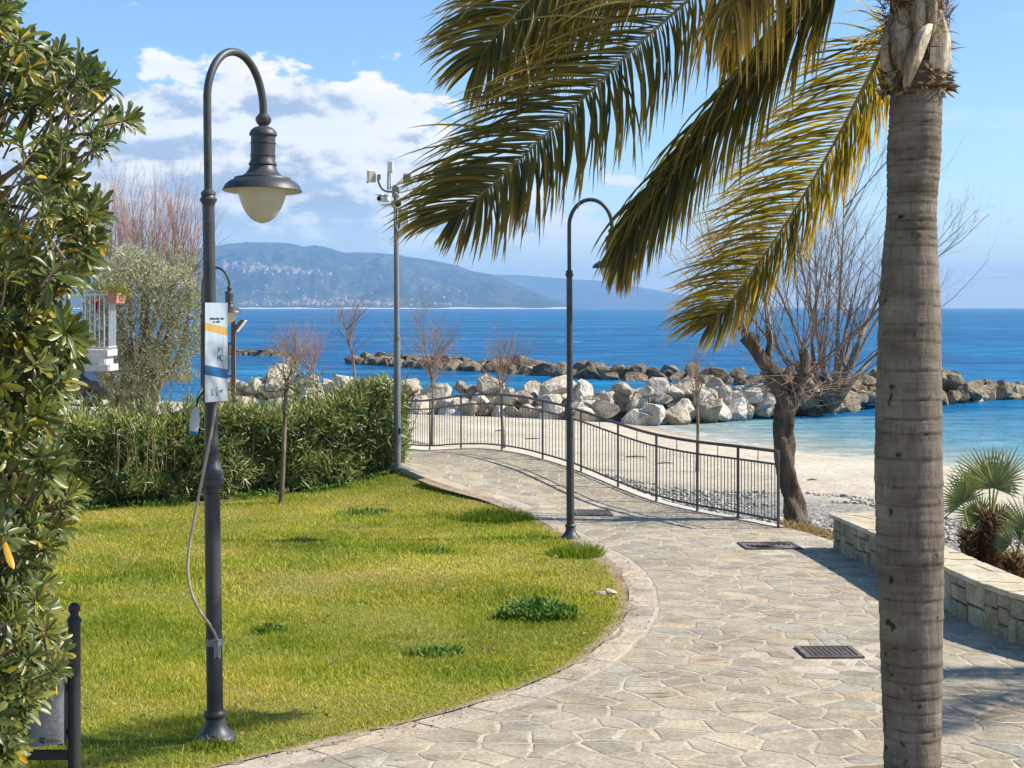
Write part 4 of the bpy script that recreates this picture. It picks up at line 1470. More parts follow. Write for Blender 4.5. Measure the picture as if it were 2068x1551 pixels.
# ------------------------------------------------------------------ camera pole
YP = 24.7
cpx = lambda x, y, dY=0.0: P(x, y, YP + dY)
pb = cpx(803, 980)
cp = thing('camera_pole', pb, 'tall slim grey pole with white cameras and radio panels at the hedge end', 'camera pole')
mb = MB(); mb.lathe([(.056, -.3), (.055, (980 - 684) * YP / FPX), (.044, (980 - 676) * YP / FPX), (.041, (980 - 398) * YP / FPX), (.030, (980 - 396) * YP / FPX), (.030, (980 - 376) * YP / FPX)], 18, M=Matrix.Translation(pb) @ Matrix.Rotation(R(-.3), 4, 'Y')); mb.build('pole', M['grey_paint'], cp, smooth=True)
mb = MB(); mb.box(cpx(803, 870) + Vector((.035, -.045, 0)), (.035, .02, .10), ch=.006); mb.build('hatch', M['black_plastic'], cp)
mb = MB(); mb.tube([cpx(802, 684) + Vector((0, 0, -.02)), cpx(802, 684) + Vector((0, 0, .03))], .059, 18); mb.build('joint_ring', M['grey_paint'], cp, smooth=True)
c = cpx(797, 388); mb = MB(); mb.box(c, (.085, .10, .17), .2, ch=.01); mb.box(c + Vector((.055, -.02, 0)), (.03, .05, .15), .2); mb.box(c + Vector((0, 0, .10)), (.05, .05, .02), .2); mb.build('clamp', M['bracket'], cp)
mb = MB(); mb.tube(cr_spline([cpx(796, 387), cpx(782, 387), cpx(772, 382), cpx(766, 372), cpx(763, 362)], 18), .016, 8); mb.build('left_arm', M['grey_paint'], cp, smooth=True)
mb = MB(); mb.tube(cr_spline([cpx(800, 388), cpx(812, 388), cpx(822, 384), cpx(827, 376)], 14), .014, 8); mb.build('right_arm', M['white_plastic'], cp, smooth=True)
mb = MB(); mb.tube([cpx(783, 384), cpx(784, 345)], .014, 8); mb.tube([cpx(788, 384), cpx(788, 348)], .010, 8); mb.build('mast', M['bracket'], cp, smooth=True)
c = cpx(750, 356); mb = MB(); mb.box(c, (.15, .05, .20), R(24), ch=.012); mb.build('radio_panel', M['white_plastic'], cp)
mb = MB(); mb.box(c + Vector((.012, -.028, -.002)), (.115, .012, .185), R(24), ch=.004); mb.build('panel_face', M['beige_plastic'], cp)
mb = MB(); mb.box(cpx(765, 358), (.05, .07, .09), R(20), ch=.01); mb.box(cpx(742, 368), (.035, .03, .03), ch=.006); mb.build('panel_bracket', M['bracket'], cp)
c = cpx(788.5, 337); mb = MB(); mb.box(c, (.10, .035, .195), R(-12), ch=.014); mb.build('radio_panel', M['white_plastic'], cp)
c = cpx(823, 361); mb = MB(); mb.box(c, (.15, .03, .19), R(-18), ch=.01); mb.build('radio_panel', M['white_plastic'], cp)
mb = MB()
for k in range(4): mb.box(c + Vector((-.055 + k * .035, -.03, .01 * (k % 2))), (.018, .03, .12), R(-18))
mb.build('panel_fins', M['bracket'], cp)
c = cpx(771, 401); ax = Matrix.Translation(c) @ Matrix.Rotation(R(-28), 4, 'Z')
mb = MB(); mb.box((0, .06, .0), (.115, .26, .105), M=ax, ch=.028); mb.build('camera_body', M['white_plastic'], cp)
mb = MB(); mb.box((0, .04, .058), (.135, .30, .018), M=ax, ch=.006); mb.build('sun_hood', M['white_plastic'], cp)
mb = MB(); mb.lathe([(.036, 0), (.038, .02), (.030, .022), (.028, .004), (.001, .002)], 18, M=ax @ Matrix.Translation((0, -.068, -.004)) @ Matrix.Rotation(R(90), 4, 'X')); mb.build('camera_lens', M['black_plastic'], cp, smooth=True)
mb = MB(); mb.tube([cpx(771, 412), cpx(772, 414.5), cpx(795, 413)], .018, 8); mb.build('camera_arm', M['white_plastic'], cp, smooth=True)
c = cpx(798, 412); mb = MB(); mb.box(c, (.12, .13, .11), ch=.012); mb.build('clamp', M['beige_plastic'], cp)
mb = MB(); mb.lathe([(.02, 0), (.05, .002), (.052, .02), (.02, .025)], 16, M=Matrix.Translation(cpx(805, 412) + Vector((0, -.07, 0))) @ Matrix.Rotation(R(90), 4, 'X')); mb.build('clamp_disc', M['black_plastic'], cp, smooth=True)
c = cpx(808, 441); mb = MB(); mb.box(c, (.055, .09, .32), ch=.008); mb.build('equipment_box', M['bracket'], cp)
c = cpx(819.5, 441); mb = MB(); mb.box(c, (.115, .10, .30), ch=.012); mb.build('equipment_box', M['white_plastic'], cp)
for k, pts in enumerate(([(801, 398), (798, 430), (800, 455), (806, 472), (809, 462), (810, 448)], [(802, 400), (803, 440), (804, 470), (808, 474), (811, 466)], [(799, 388), (808, 400), (803, 408)], [(824, 374), (833, 392), (820, 403), (806, 404)])):
    mb = MB(); mb.tube(cr_spline([cpx(x, y, -.06) for x, y in pts], 18), .009 - .001 * k, 6); mb.build('cable_loop', M['white_plastic'], cp, smooth=True)

# ------------------------------------------------------------------ far hills, far coast
RIDGE = np.array([(-700, 470), (-300, 490), (100, 505), (330, 508), (420, 500), (456, 492), (496, 487.5), (532, 488), (575, 489), (598, 492), (611, 497), (622, 495), (637, 493), (655, 496), (669, 500), (697, 508), (765, 510), (806, 514), (862, 522), (922, 534), (950, 545), (998, 554), (1042, 574), (1071, 584), (1111, 600), (1139, 611), (1150, 622.5), (1200, 623)], float)
YC, YR_ = 8600.0, 11600.0


def hill_z(xp, t):
    r = (HY - np.interp(xp, RIDGE[:, 0], RIDGE[:, 1])) / FPX * YR_ + 2
    r = np.maximum(r, 0)
    f = np.where(t < 1, np.clip(t, 0, 1) ** 0.95, np.clip(1 - (t - 1) * 1.5, 0, 1))
    n = fbm(xp / 60.0, t * 5, 5, 6, .55) - .5
    n2 = fbm(xp / 17.0 + t * 3, t * 11, 9, 5, .55) - .5
    g = np.clip(t * 4, 0, 1) * np.clip((1.02 - t) * 3.0, 0.03, 1)
    return r * np.clip(f + n * .60 * g, 0, 1.2) + n2 * 60 * g * np.clip(r / 120, 0, 1) - 1.0 * (t < .01)


xp = np.linspace(-700, 1200, 420); tt = np.linspace(0, 1.5, 110)
XP, TT = np.meshgrid(xp, tt)
YY = YC + TT * (YR_ - YC); ZZ = hill_z(XP, TT)
V = np.stack([(XP - HX) / FPX * YY, YY, ZZ], -1).reshape(-1, 3)
i = (np.arange(len(tt) - 1)[:, None] * len(xp) + np.arange(len(xp) - 1)[None, :]).ravel()
hills = put('hills', np_mesh('hills', V, np.stack([i, i + 1, i + 1 + len(xp), i + len(xp)], 1), M['hill'], smooth=True))
tag(hills, 'blue hazy wooded hills across the bay', kind='structure')
RIDGE2 = np.array([(850, 556), (998, 553), (1046, 554), (1103, 558), (1155, 563), (1223, 566), (1290, 578), (1360, 592), (1450, 606), (1530, 617), (1600, 623), (1700, 624)], float)
xp2 = np.linspace(850, 1650, 160); t2 = np.linspace(0, 1.5, 24)
XP, TT = np.meshgrid(xp2, t2)
YY = 15500 + TT * 2000
ZZ = np.maximum((HY - np.interp(XP, RIDGE2[:, 0], RIDGE2[:, 1])) / FPX * 17500 + 2, -2) * np.where(TT < 1, TT ** .8, 1 - (TT - 1) * 1.6) + (fbm(XP / 30, TT * 4, 21) - .5) * 40 * np.clip(TT * 3, 0, 1) * np.clip((1 - TT) * 4, 0.1, 1)
V = np.stack([(XP - HX) / FPX * YY, YY, ZZ], -1).reshape(-1, 3)
i = (np.arange(len(t2) - 1)[:, None] * len(xp2) + np.arange(len(xp2) - 1)[None, :]).ravel()
tag(put('hills_far', np_mesh('hills_far', V, np.stack([i, i + 1, i + 1 + len(xp2), i + len(xp2)], 1), M['hill'], smooth=True)), 'palest, most distant ridge beyond the headland', kind='structure')
V = []; Fc = []
for k, x in enumerate(np.linspace(-700, 1146, 120)):
    w = 1 + .6 * math.sin(k * .7) * math.sin(k * .23)
    for Y, z in ((YC - 70, -.5), (YC - 40, 2.2 * w), (YC + 60, 5.5 * w)):
        V.append(((x - HX) / FPX * Y, Y, z))
for k in range(119):
    for j in range(2): Fc.append((k * 3 + j, (k + 1) * 3 + j, (k + 1) * 3 + j + 1, k * 3 + j + 1))
tag(put('far_shore', np_mesh('far_shore', np.array(V), np.array(Fc), surf('far_sand', [(0.62, 0.58, 0.5), (0.72, 0.69, 0.62)], .01, rough=.95, bs=0))), 'thin pale strip of sand along the far coast', kind='structure')


def on_hill(x, y):
    t = np.linspace(.005, 1, 400)
    Y = YC + t * (YR_ - YC)
    yy = HY - (hill_z(np.full_like(t, x), t) - CZ) / Y * FPX
    k = np.argmax(yy <= y)
    if yy[k] > y: return None
    return Vector(((x - HX) / FPX * Y[k], Y[k], float(hill_z(np.array([x]), np.array([t[k]]))[0])))


M['roof'] = surf('roof_tile', [(0.36, 0.2, 0.14), (0.46, 0.28, 0.2)], .05, rough=.9, bs=0)
house_me = []
for k in range(5):
    mb = MB(); w, d_, h = [(11, 9, 7), (15, 10, 9), (9, 9, 10), (20, 11, 8), (12, 12, 6)][k]
    mb.box((0, 0, h / 2 - 3), (w, d_, h + 6), tint=[.5, .2, .6, .9, .4][k])
    nb = len(mb.f)
    rh = 2.2
    mb.add([(-w / 2 - .4, -d_ / 2 - .4, h), (w / 2 + .4, -d_ / 2 - .4, h), (w / 2 + .4, d_ / 2 + .4, h), (-w / 2 - .4, d_ / 2 + .4, h), (-w / 2, 0, h + rh), (w / 2, 0, h + rh)], [(0, 1, 5, 4), (2, 3, 4, 5), (0, 4, 3), (1, 2, 5)])
    me = mb.mesh('house', M['house_wall']); me.materials.append(M['roof'])
    for p in me.polygons:
        if p.index >= nb: p.material_index = 1
    house_me.append(me)


def add_house(x, y, label, group, sc=1.0):
    p = on_hill(x, y)
    if p is None: return
    o = put('house', random.choice(house_me))
    o.location = p; o.rotation_euler = (0, 0, random.uniform(-.9, .9)); s_ = sc * random.uniform(.75, 1.35); o.scale = (s_, s_, s_)
    tag(o, label, 'house', group)


for k in range(120):
    x = min(max(random.gauss(535, 58), 452), 705)
    y = 540 + (x - 480) * .075 + random.gauss(0, 5.0)
    add_house(x, y, 'tiny pale house in the village high on the far hillside', 'houses of the hillside village', 1.15)
for k in range(120):
    x = random.choice([random.uniform(480, 940), random.gauss(730, 50), random.gauss(650, 40)])
    y = 617.5 - abs(random.gauss(0, 1)) * (6 if 600 < x < 760 else 2.5)
    add_house(x, y, 'tiny pale house in the town along the far shore', 'houses of the far shore town', 1.25)
for k in range(50):
    x = random.uniform(460, 1000); y = random.uniform(560, 606)
    if y > np.interp(x, RIDGE[:, 0], RIDGE[:, 1]) + 25:
        add_house(x, y, 'tiny lone house scattered on the far hill slopes', 'lone houses on the far slopes', .8)
# watchtower on the headland
p = on_hill(1127, 606.5)
if p:
    mb = MB(); mb.lathe([(9, -8), (8, 22), (9, 23), (9, 28)], 12, M=Matrix.Translation(p)); tag(mb.build('watchtower', M['house_wall']), 'tiny round watchtower on the headland tip across the bay', 'tower')


# ------------------------------------------------------------------ boulders
def rock_mesh(seed, mat, sub=2, cuts=9, tint=.5, blocky=0.0):
    import bmesh
    r = random.Random(seed)
    bm = bmesh.new()
    bmesh.ops.create_icosphere(bm, subdivisions=sub, radius=1.0)
    planes = []
    for k in range(cuts):
        v = Vector((r.gauss(0, 1), r.gauss(0, 1), r.gauss(0, 1))).normalized()
        planes.append((v, r.uniform(.45, .80)))
    for v in bm.verts:
        for n_, d_ in planes:
            e = v.co.dot(n_) - d_
            if e > 0: v.co -= n_ * e
        v.co += Vector((r.gauss(0, .028), r.gauss(0, .028), r.gauss(0, .028)))
    me = bpy.data.meshes.new('boulder')
    bm.to_mesh(me); bm.free()
    a = me.attributes.new('tint', 'FLOAT', 'POINT')
    a.data.foreach_set('value', np.full(len(me.vertices), tint, dtype=np.float32))
    me.materials.append(mat)
    me.polygons.foreach_set('use_smooth', [True] * len(me.polygons))
    me.set_sharp_from_angle(angle=R(13))
    return me


def breakwater(name, label, line, mat, rmin, rmax, rows, topz, seed, sub=2, gap=.8):
    r = random.Random(seed)
    pts = cr_spline([(x, y, 0) for x, y in line], 300)
    t = thing(name, (pts[150].x, pts[150].y, 0), label, 'breakwater')
    meshes = [rock_mesh(seed * 31 + k, mat, sub, 10, r.random()) for k in range(14)]
    seg = 0; i = 0; acc = 99; nxt = 0
    while i < 299:
        acc += (pts[i + 1] - pts[i]).length
        if acc >= nxt:
            acc = 0
            dd = (pts[min(i + 3, 299)] - pts[max(i - 3, 0)]).normalized(); nn = Vector((-dd.y, dd.x, 0))
            rad = r.uniform(rmin, rmax)
            for k in range(rows):
                rr = r.uniform(rmin, rmax) * (1.12 if k == 0 else 1)
                o_ = ((k - (rows - 1) / 2) * rmax * 1.15) + r.uniform(-.3, .3) * rmax
                up = topz * (1 - abs(k - (rows - 1) / 2) / rows * 1.25) * r.uniform(.65, 1.18) - rr * .5
                b_ = put('boulder', r.choice(meshes), t, world=False)
                b_.location = Vector((pts[i].x, pts[i].y, 0)) + nn * o_ + dd * r.uniform(-.4, .4) * rmax - t.location + Vector((0, 0, max(up, -.25 * rr)))
                b_.rotation_euler = (r.uniform(-.6, .6), r.uniform(-.6, .6), r.uniform(0, 6.3))
                b_.scale = (rr * r.uniform(.95, 1.45), rr * r.uniform(.8, 1.15), rr * r.uniform(.7, .98))
            nxt = rad * gap * 1.5
        i += 1
    return t


breakwater('boulder_bank', 'bank of big white limestone boulders at the end of the beach', [(-10.5, 60.0), (-7, 57.6), (-4, 55.6), (0, 54.2), (4, 54.0), (7, 55.8), (9.6, 57.6)], M['white_rock'], .28, .68, 5, 1.36, 3, gap=.72)
breakwater('boulder_bank', 'tan boulder bank enclosing the shallow pool behind the bare trees', [(9.9, 58.0), (12.5, 61.2), (15.5, 64.0), (19, 66.5)], M['brown_rock'], .26, .60, 5, 1.35, 4, gap=.72)
breakwater('boulder_bank', 'low tan boulders in the water to the right of the palm trunk', [(18.5, 66.8), (21, 68.2), (24, 69.6), (28, 71.5), (34, 75)], M['brown_rock'], .30, .64, 4, .8, 5, gap=.75)
breakwater('rock_breakwater', 'dark brown breakwater of angular rocks out in the sea', [(-10.2, 111), (-6, 104.5), (-1.5, 98), (3, 91), (7.2, 86), (12.7, 81), (16.5, 75.5), (19, 71)], M['dark_rock'], .45, .98, 3, .62, 6, gap=.75)
breakwater('rock_breakwater', 'short low line of dark rocks in the sea beside the poster', [(-25.5, 134), (-22, 131), (-19.6, 128)], M['dark_rock'], .6, 1.1, 2, .55, 7)

# ------------------------------------------------------------------ two pale stones on the lawn edge
for k, (x, y, s_, lb) in enumerate(((1213, 1206, .055, 'smaller blunt white stone lying on the lawn edge, left of a pair'), (1232, 1204, .062, 'flatter white stone lying on the lawn edge, right of a pair'))):
    X, Y = ground_px(x, y, lambda a, b: terrain(a, b))
    o = put('stone', rock_mesh(90 + k, M['lawn_stone'], 2, 7))
    o.location = (X, Y, float(terrain(X, Y)) + .035); o.scale = (s_ * 1.4, s_ * 1.1, s_ * .7); o.rotation_euler = (0, .2, k)
    tag(o, lb, 'stone', 'pale stones on the lawn')


# ------------------------------------------------------------------ bare trees and branches
def branch(mb, p, d, L, r, lev, up=.1, jit=.18, kids=(2, 4), lr=.62, rr=.5, nseg=4, spread=.55, tint=.5, start=.3, sink=None):
    p = Vector(p); d = Vector(d).normalized()
    pts = [p.copy()]; rad = [r]
    dirs = [d.copy()]
    for k in range(nseg):
        d = (d + Vector((random.gauss(0, jit), random.gauss(0, jit), random.gauss(0, jit))) + Vector((0, 0, up))).normalized()
        p = p + d * (L / nseg)
        pts.append(p.copy()); dirs.append(d.copy())
        rad.append(r * (1 - .72 * (k + 1) / nseg))
    n = 7 if r > .05 else 5 if r > .015 else 3
    mb.tube(pts, rad, n, tint=tint, cap=r > .02)
    if lev > 0:
        for c in range(random.randint(*kids)):
            f = random.uniform(start, .97) * nseg
            k = min(int(f), nseg - 1); u = f - k
            q = pts[k].lerp(pts[k + 1], u)
            a = Vector((random.gauss(0, 1), random.gauss(0, 1), random.gauss(0, .7))).normalized()
            nd = (dirs[k] + a * spread).normalized()
            branch(mb, q, nd, L * lr * random.uniform(.7, 1.15), max(r * rr * (1 - .4 * f / nseg), .0018), lev - 1, up, jit, kids, lr, rr, max(nseg - 1, 3), spread, min(1, max(0, tint + random.uniform(-.12, .2))), start)


# pollarded tamarisk by the railing
TY = 21.0
tp = lambda x, y, dY=0.0: P(x, y, TY + dY)
base = tp(1612, 1068)
tam = thing('tamarisk_tree', base, 'leafless pollarded tree with rough dark trunk at the railing end', 'tree')
mb = MB()


def gnarl(mb, ctrl, n, rads, sides=14, amp=.12, seed=1, tint=.5):
    pts = cr_spline(ctrl, n)
    R_ = np.interp(np.linspace(0, 1, n), np.linspace(0, 1, len(rads)), rads)
    vs = []; fs = []
    for i, p in enumerate(pts):
        t = (pts[min(i + 1, n - 1)] - pts[max(i - 1, 0)]).normalized()
        u = Vector((1, 0, 0)); u = (u - t * u.dot(t)).normalized(); w = t.cross(u)
        for k in range(sides):
            a = 2 * math.pi * k / sides
            e = 1 + amp * (2 * float(fbm(k * .9 * 14 / sides + seed * 7.1 + i * .11 * 34 / n, i * .42 * 34 / n * (n / 34 if n < 34 else 1), seed, 3)) - 1) + amp * .8 * math.sin(3 * a + i * .25 + seed)
            vs.append(p + (u * math.cos(a) + w * math.sin(a)) * float(R_[i]) * e)
    for i in range(n - 1):
        for k in range(sides):
            k2 = (k + 1) % sides
            fs.append((i * sides + k, i * sides + k2, (i + 1) * sides + k2, (i + 1) * sides + k))
    fs.append(tuple(range((n - 1) * sides, n * sides)))
    mb.add(vs, fs, tint)


gnarl(mb, [tp(1618, 1085), tp(1612, 1062), tp(1600, 1005), tp(1587, 940), tp(1581, 880), tp(1588, 830), tp(1592, 795)], 80, [.19, .155, .128, .122, .135, .13, .15], 22, .27, 2)
mb.build('trunk', M['bark_tamarisk'], tam, smooth=True, angle=60)
limbs = [([(1590, 815), (1570, 775), (1545, 737), (1526, 706), (1508, 678)], [.13, .115, .10, .09, .115], 0),
         ([(1555, 745), (1552, 715), (1556, 692), (1553, 668)], [.06, .05, .045, .05], .1),
         ([(1597, 810), (1612, 780), (1622, 752), (1626, 722), (1620, 708)], [.115, .09, .07, .065, .07], -.15),
         ([(1622, 760), (1640, 745), (1652, 735)], [.06, .05, .055], .2),
         ([(1600, 800), (1583, 770), (1600, 742), (1612, 735)], [.08, .06, .05, .05], .35)]
heads = []
for ctrl, rads, dY in limbs:
    m2 = MB(); c_ = [tp(x, y, dY * k / (len(ctrl) - 1)) for k, (x, y) in enumerate(ctrl)]
    gnarl(m2, c_, 14, rads, 10, .16, random.randint(1, 99), .6)
    m2.build('limb', M['bark_tamarisk'], tam, smooth=True, angle=60)
    heads.append(c_[-1])
m2 = MB()
wh = [(heads[0], 16, .6, 1.7, -.5), (heads[1], 5, .30, 2.2, 0.05), (heads[2], 6, .42, 2.6, .12), (heads[3], 7, .5, 2.5, .35), (heads[4], 4, .5, 2.0, .1), (tp(1530, 705), 5, .6, 1.2, -.3)]
for hd, cnt, sp, ln, bias in wh:
    for k in range(cnt):
        d = Vector((bias + random.gauss(0, sp), random.gauss(0, sp), 1.0))
        branch(m2, hd + Vector((random.uniform(-.04, .04), random.uniform(-.04, .04), random.uniform(-.05, .05))), d, ln * random.uniform(.6, 1.15), random.uniform(.007, .018), 2, .08, .055, (3, 5), .45, .38, 5, .6, random.uniform(.3, .9), .25)
m2.build('whip_branches', M['twig'], tam)
m2 = MB()
for k in range(95):      # tangle of thin dead twigs round the fork
    q = tp(random.gauss(1625, 42), random.gauss(775, 20), random.uniform(-.4, .6))
    branch(m2, q, (random.gauss(0, 1), random.gauss(0, .6), random.gauss(.1, .35)), random.uniform(.4, 1.1), .005, 1, 0.0, .12, (1, 3), .5, .6, 4, .7, random.uniform(.3, .9))
m2.build('twig_tangle', M['twig'], tam)

# big bare tree on the boulders
T2 = 57.0
q2 = lambda x, y, dY=0.0: P(x, y, T2 + dY)
tam2 = thing('tamarisk_tree', q2(1686, 832), 'large leafless tree growing from the boulders left of the palm trunk', 'tree')
m2 = MB(); m3 = MB()
for (ctrl, r0) in (([(1680, 835), (1685, 790), (1696, 735), (1712, 650), (1722, 590)], .24), ([(1684, 830), (1702, 770), (1735, 690), (1762, 630), (1790, 570)], .22), ([(1678, 830), (1668, 780), (1662, 740), (1672, 640), (1676, 560)], .2), ([(1690, 815), (1725, 765), (1770, 715), (1800, 690)], .2), ([(1676, 820), (1655, 770), (1640, 700), (1650, 600), (1648, 540)], .16), ([(1680, 820), (1630, 790), (1570, 700), (1545, 600)], .13), ([(1680, 825), (1700, 760), (1712, 700), (1745, 560)], .15), ([(1676, 825), (1620, 760), (1500, 620), (1420, 480)], .11), ([(1678, 822), (1640, 740), (1560, 560), (1500, 420)], .11), ([(1680, 820), (1660, 720), (1620, 540), (1600, 420)], .12), ([(1684, 820), (1690, 700), (1700, 520), (1705, 420)], .12), ([(1686, 822), (1720, 740), (1800, 600), (1880, 520)], .11)):
    c_ = [q2(x, y, random.uniform(-1, 1) if k else 0) for k, (x, y) in enumerate(ctrl)]
    pts = cr_spline(c_, 14)
    m2.tube(pts, [r0 * .8 * (1 - .93 * k / 13) for k in range(14)], 7, tint=random.uniform(.5, 1.0))
    for k in range(10):
        f = random.randint(4, 13)
        d = (pts[f] - pts[f - 1]).normalized() + Vector((random.gauss(0, .55), random.gauss(0, .5), .35))
        branch(m3, pts[f], d, random.uniform(2.0, 5.0), random.uniform(.016, .032), 3, .06, .07, (3, 5), .48, .36, 5, .6, random.uniform(.3, .8), .22)
m2.build('limbs', M['bark_olive'], tam2, smooth=True, angle=60)
m3.build('twigs', M['twig'], tam2)
# reddish bare tree behind the olive
q3 = lambda x, y, dY=0.0: P(x, y, 46 + dY)
tam3 = thing('bare_tree', q3(280, 850), 'leafless tree with dense reddish upright twigs behind the olive tree', 'tree')
m2 = MB(); m3 = MB()
for k in range(7):
    x = 200 + k * 30
    pts = cr_spline([q3(280 + (x - 280) * .1, 860), q3(280 + (x - 280) * .4, 720, random.uniform(-1, 1)), q3(x, 600, random.uniform(-1.5, 1.5)), q3(x + random.uniform(-10, 10), 545, random.uniform(-1.5, 1.5))], 10)
    m2.tube(pts, [.14 * (1 - .7 * j / 9) for j in range(10)], 6)
    for j in range(24):
        f = random.randint(5, 9)
        branch(m3, pts[f], (random.gauss(0, .25), random.gauss(0, .3), 1), random.uniform(1.4, 2.7), random.uniform(.012, .022), 2, .08, .05, (3, 6), .5, .5, 4, .4, random.uniform(.2, .9), .15)
m2.build('limbs', M['bark_tamarisk'], tam3, smooth=True)
m3.build('twigs', M['twig_red'], tam3)

# young leafless saplings along the beach
SAPS = [(722, 905, 37.0, [(718, 790), (712, 720), (700, 668)], 16, .9, 'bare leaning sapling rising just left of the camera pole'),
        (872, 908, 36.0, [(873, 850), (874, 790), (868, 740)], 26, 1.35, 'bare forked sapling with pale trunk right of the camera pole'),
        (1018, 906, 36.5, [(1014, 850), (1010, 800), (1016, 760)], 24, 1.1, 'bare sapling behind the crown of the railing'),
        (1408, 1000, 31.0, [(1409, 900), (1409, 840), (1406, 790)], 16, .85, 'bare sapling in front of the white boulders, left of the pollarded tree'),
        (612, 905, 40.0, [(602, 800), (595, 770), (598, 735)], 30, 1.1, 'bushy bare sapling above the hedge, nearest the poster'),
        (650, 905, 43.0, [(640, 800), (632, 770), (634, 735)], 26, 1.15, 'reddish bare sapling above the hedge, second from the poster')]
for (x, y, Y, ctrl, cnt, ln, lab) in SAPS:
    b0 = P(x, y, Y); b0.z = float(terrain(b0.x, b0.y)) - .05
    t = thing('sapling', b0, lab, 'tree', 'young bare trees on the beach')
    pts = cr_spline([b0] + [P(a, b, Y) for a, b in ctrl], 14)
    m2 = MB(); m2.tube(pts, [.045 * (1 - .55 * j / 13) for j in range(14)], 7, tint=.7); m2.build('trunk', M['bark_olive'], t, smooth=True)
    m3 = MB()
    for k in range(cnt):
        f = random.randint(9, 13)
        branch(m3, pts[f], (random.gauss(0, .42), random.gauss(0, .4), .9), ln * random.uniform(.55, 1.15), random.uniform(.009, .017), 2, .05, .09, (3, 6), .52, .5, 4, .6, random.uniform(.2, .9), .25)
    m3.build('twigs', M['twig_red'] if 'reddish' in lab else M['twig'], t)

# ------------------------------------------------------------------ oleander hedge
HA, HBp = Vector((-7.6, 21.6, 0)), Vector((-1.95, 25.6, 0))
hd_ = (HBp - HA).normalized(); hn = Vector((hd_.y, -hd_.x, 0))      # towards the camera
HL = (HBp - HA).length
hedge = thing('oleander_hedge', ((HA.x + HBp.x) / 2, (HA.y + HBp.y) / 2, float(terrain(-4.7, 23.6))), 'dense oleander hedge with long narrow leaves behind the lawn', 'hedge')
nl = 30000
s_ = rng.random(nl) * HL
v_ = np.where(rng.random(nl) < .62, .78 + .26 * rng.random(nl) ** .7, rng.random(nl))      # nearer the front face
hh_ = rng.random(nl) ** .82
hloc = 1.36 + .16 * (fbm(s_ * .9, s_ * 0 + 3.3, 31, 3) - .5) * 2 + .22 * (vnoise(s_ * 3.2, s_ * 0, 33) - .5)
front = .55 + .30 * (fbm(s_ * 1.4, hh_ * 3, 37, 3) - .5) * 2 - .16 * np.clip(.25 - hh_, 0, 1) - .15 * np.clip(hh_ - .8, 0, 1)
out = (v_ * 2 - 1) * front
end = np.clip(np.minimum(s_, HL - s_) / .35, 0, 1)
out = out * (.55 + .45 * end)
hx_ = HA.x + hd_.x * s_ + hn.x * out; hy_ = HA.y + hd_.y * s_ + hn.y * out
gz = terrain(hx_, hy_)
z_ = gz + .05 + hh_ * (hloc - .05) * (.86 + .14 * end)
# gaps: clumps of leaves with darker hollows
dens_ = fbm(s_ * 2.6, hh_ * 4.2 + out * 1.5, 41, 3)
kp = (dens_ > .40) | (rng.random(nl) < .35)
kp &= ~((s_ > 3.85) & (s_ < 4.25) & (hh_ < .16))
pbase = np.stack([hx_, hy_, z_], 1)[kp]
m_ = len(pbase)
dirn = np.stack([rng.normal(0, .55, m_), rng.normal(0, .55, m_), .50 + rng.normal(0, .50, m_)], 1) + np.array([hn.x, hn.y, 0]) * .45
dirn[:, 2] += .55 * (hh_[kp] > .86)
nr = norm(np.array([hn.x, hn.y, .6]) + rng.normal(0, .45, (m_, 3)))
Ls = rng.uniform(.10, .22, m_); Ws = rng.uniform(.016, .029, m_)
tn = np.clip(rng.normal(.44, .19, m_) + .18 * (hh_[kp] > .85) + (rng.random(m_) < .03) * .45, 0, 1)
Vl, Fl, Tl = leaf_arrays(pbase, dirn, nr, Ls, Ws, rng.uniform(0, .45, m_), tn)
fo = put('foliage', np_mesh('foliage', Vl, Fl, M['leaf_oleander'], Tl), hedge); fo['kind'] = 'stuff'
ni = 15000  # inner leaves, tinted darker to paint the shade inside the hedge
s2 = rng.random(ni) * HL; o2 = rng.uniform(-.42, .36, ni); h2_ = rng.random(ni)
x2 = HA.x + hd_.x * s2 + hn.x * o2; y2 = HA.y + hd_.y * s2 + hn.y * o2
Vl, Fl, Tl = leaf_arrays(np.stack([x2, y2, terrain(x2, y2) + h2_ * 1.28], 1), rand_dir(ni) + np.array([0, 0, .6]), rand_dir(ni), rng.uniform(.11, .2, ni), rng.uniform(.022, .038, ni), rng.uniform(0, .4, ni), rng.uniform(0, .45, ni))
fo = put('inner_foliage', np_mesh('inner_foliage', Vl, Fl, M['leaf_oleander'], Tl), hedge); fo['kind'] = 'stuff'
# upright shoots along the top
pp_, dd_, nn_, LL_, WW_, tt_ = [], [], [], [], [], []
st = MB()
for k in range(330):
    s = random.random() * HL; o = random.uniform(-.4, .5)
    x = HA.x + hd_.x * s + hn.x * o; y = HA.y + hd_.y * s + hn.y * o
    z0 = float(terrain(x, y)) + 1.12 + random.uniform(-.1, .1)
    lean = Vector((random.gauss(0, .22), random.gauss(0, .22), 1)).normalized()
    H_ = random.uniform(.2, .58)
    p0 = Vector((x, y, z0)); st.tube([p0, p0 + lean * H_], [.005, .003], 3, cap=False, tint=.5)
    for j in range(16):
        f = random.uniform(.15, 1); a = random.uniform(0, 6.28)
        rd = Vector((math.cos(a), math.sin(a), 0))
        pp_.append(p0 + lean * H_ * f); dd_.append(lean * random.uniform(.7, 1.4) + rd * .75); nn_.append(lean - rd * .4); LL_.append(random.uniform(.08, .14)); WW_.append(random.uniform(.013, .02)); tt_.append(min(1, max(0, random.gauss(.5, .14))))
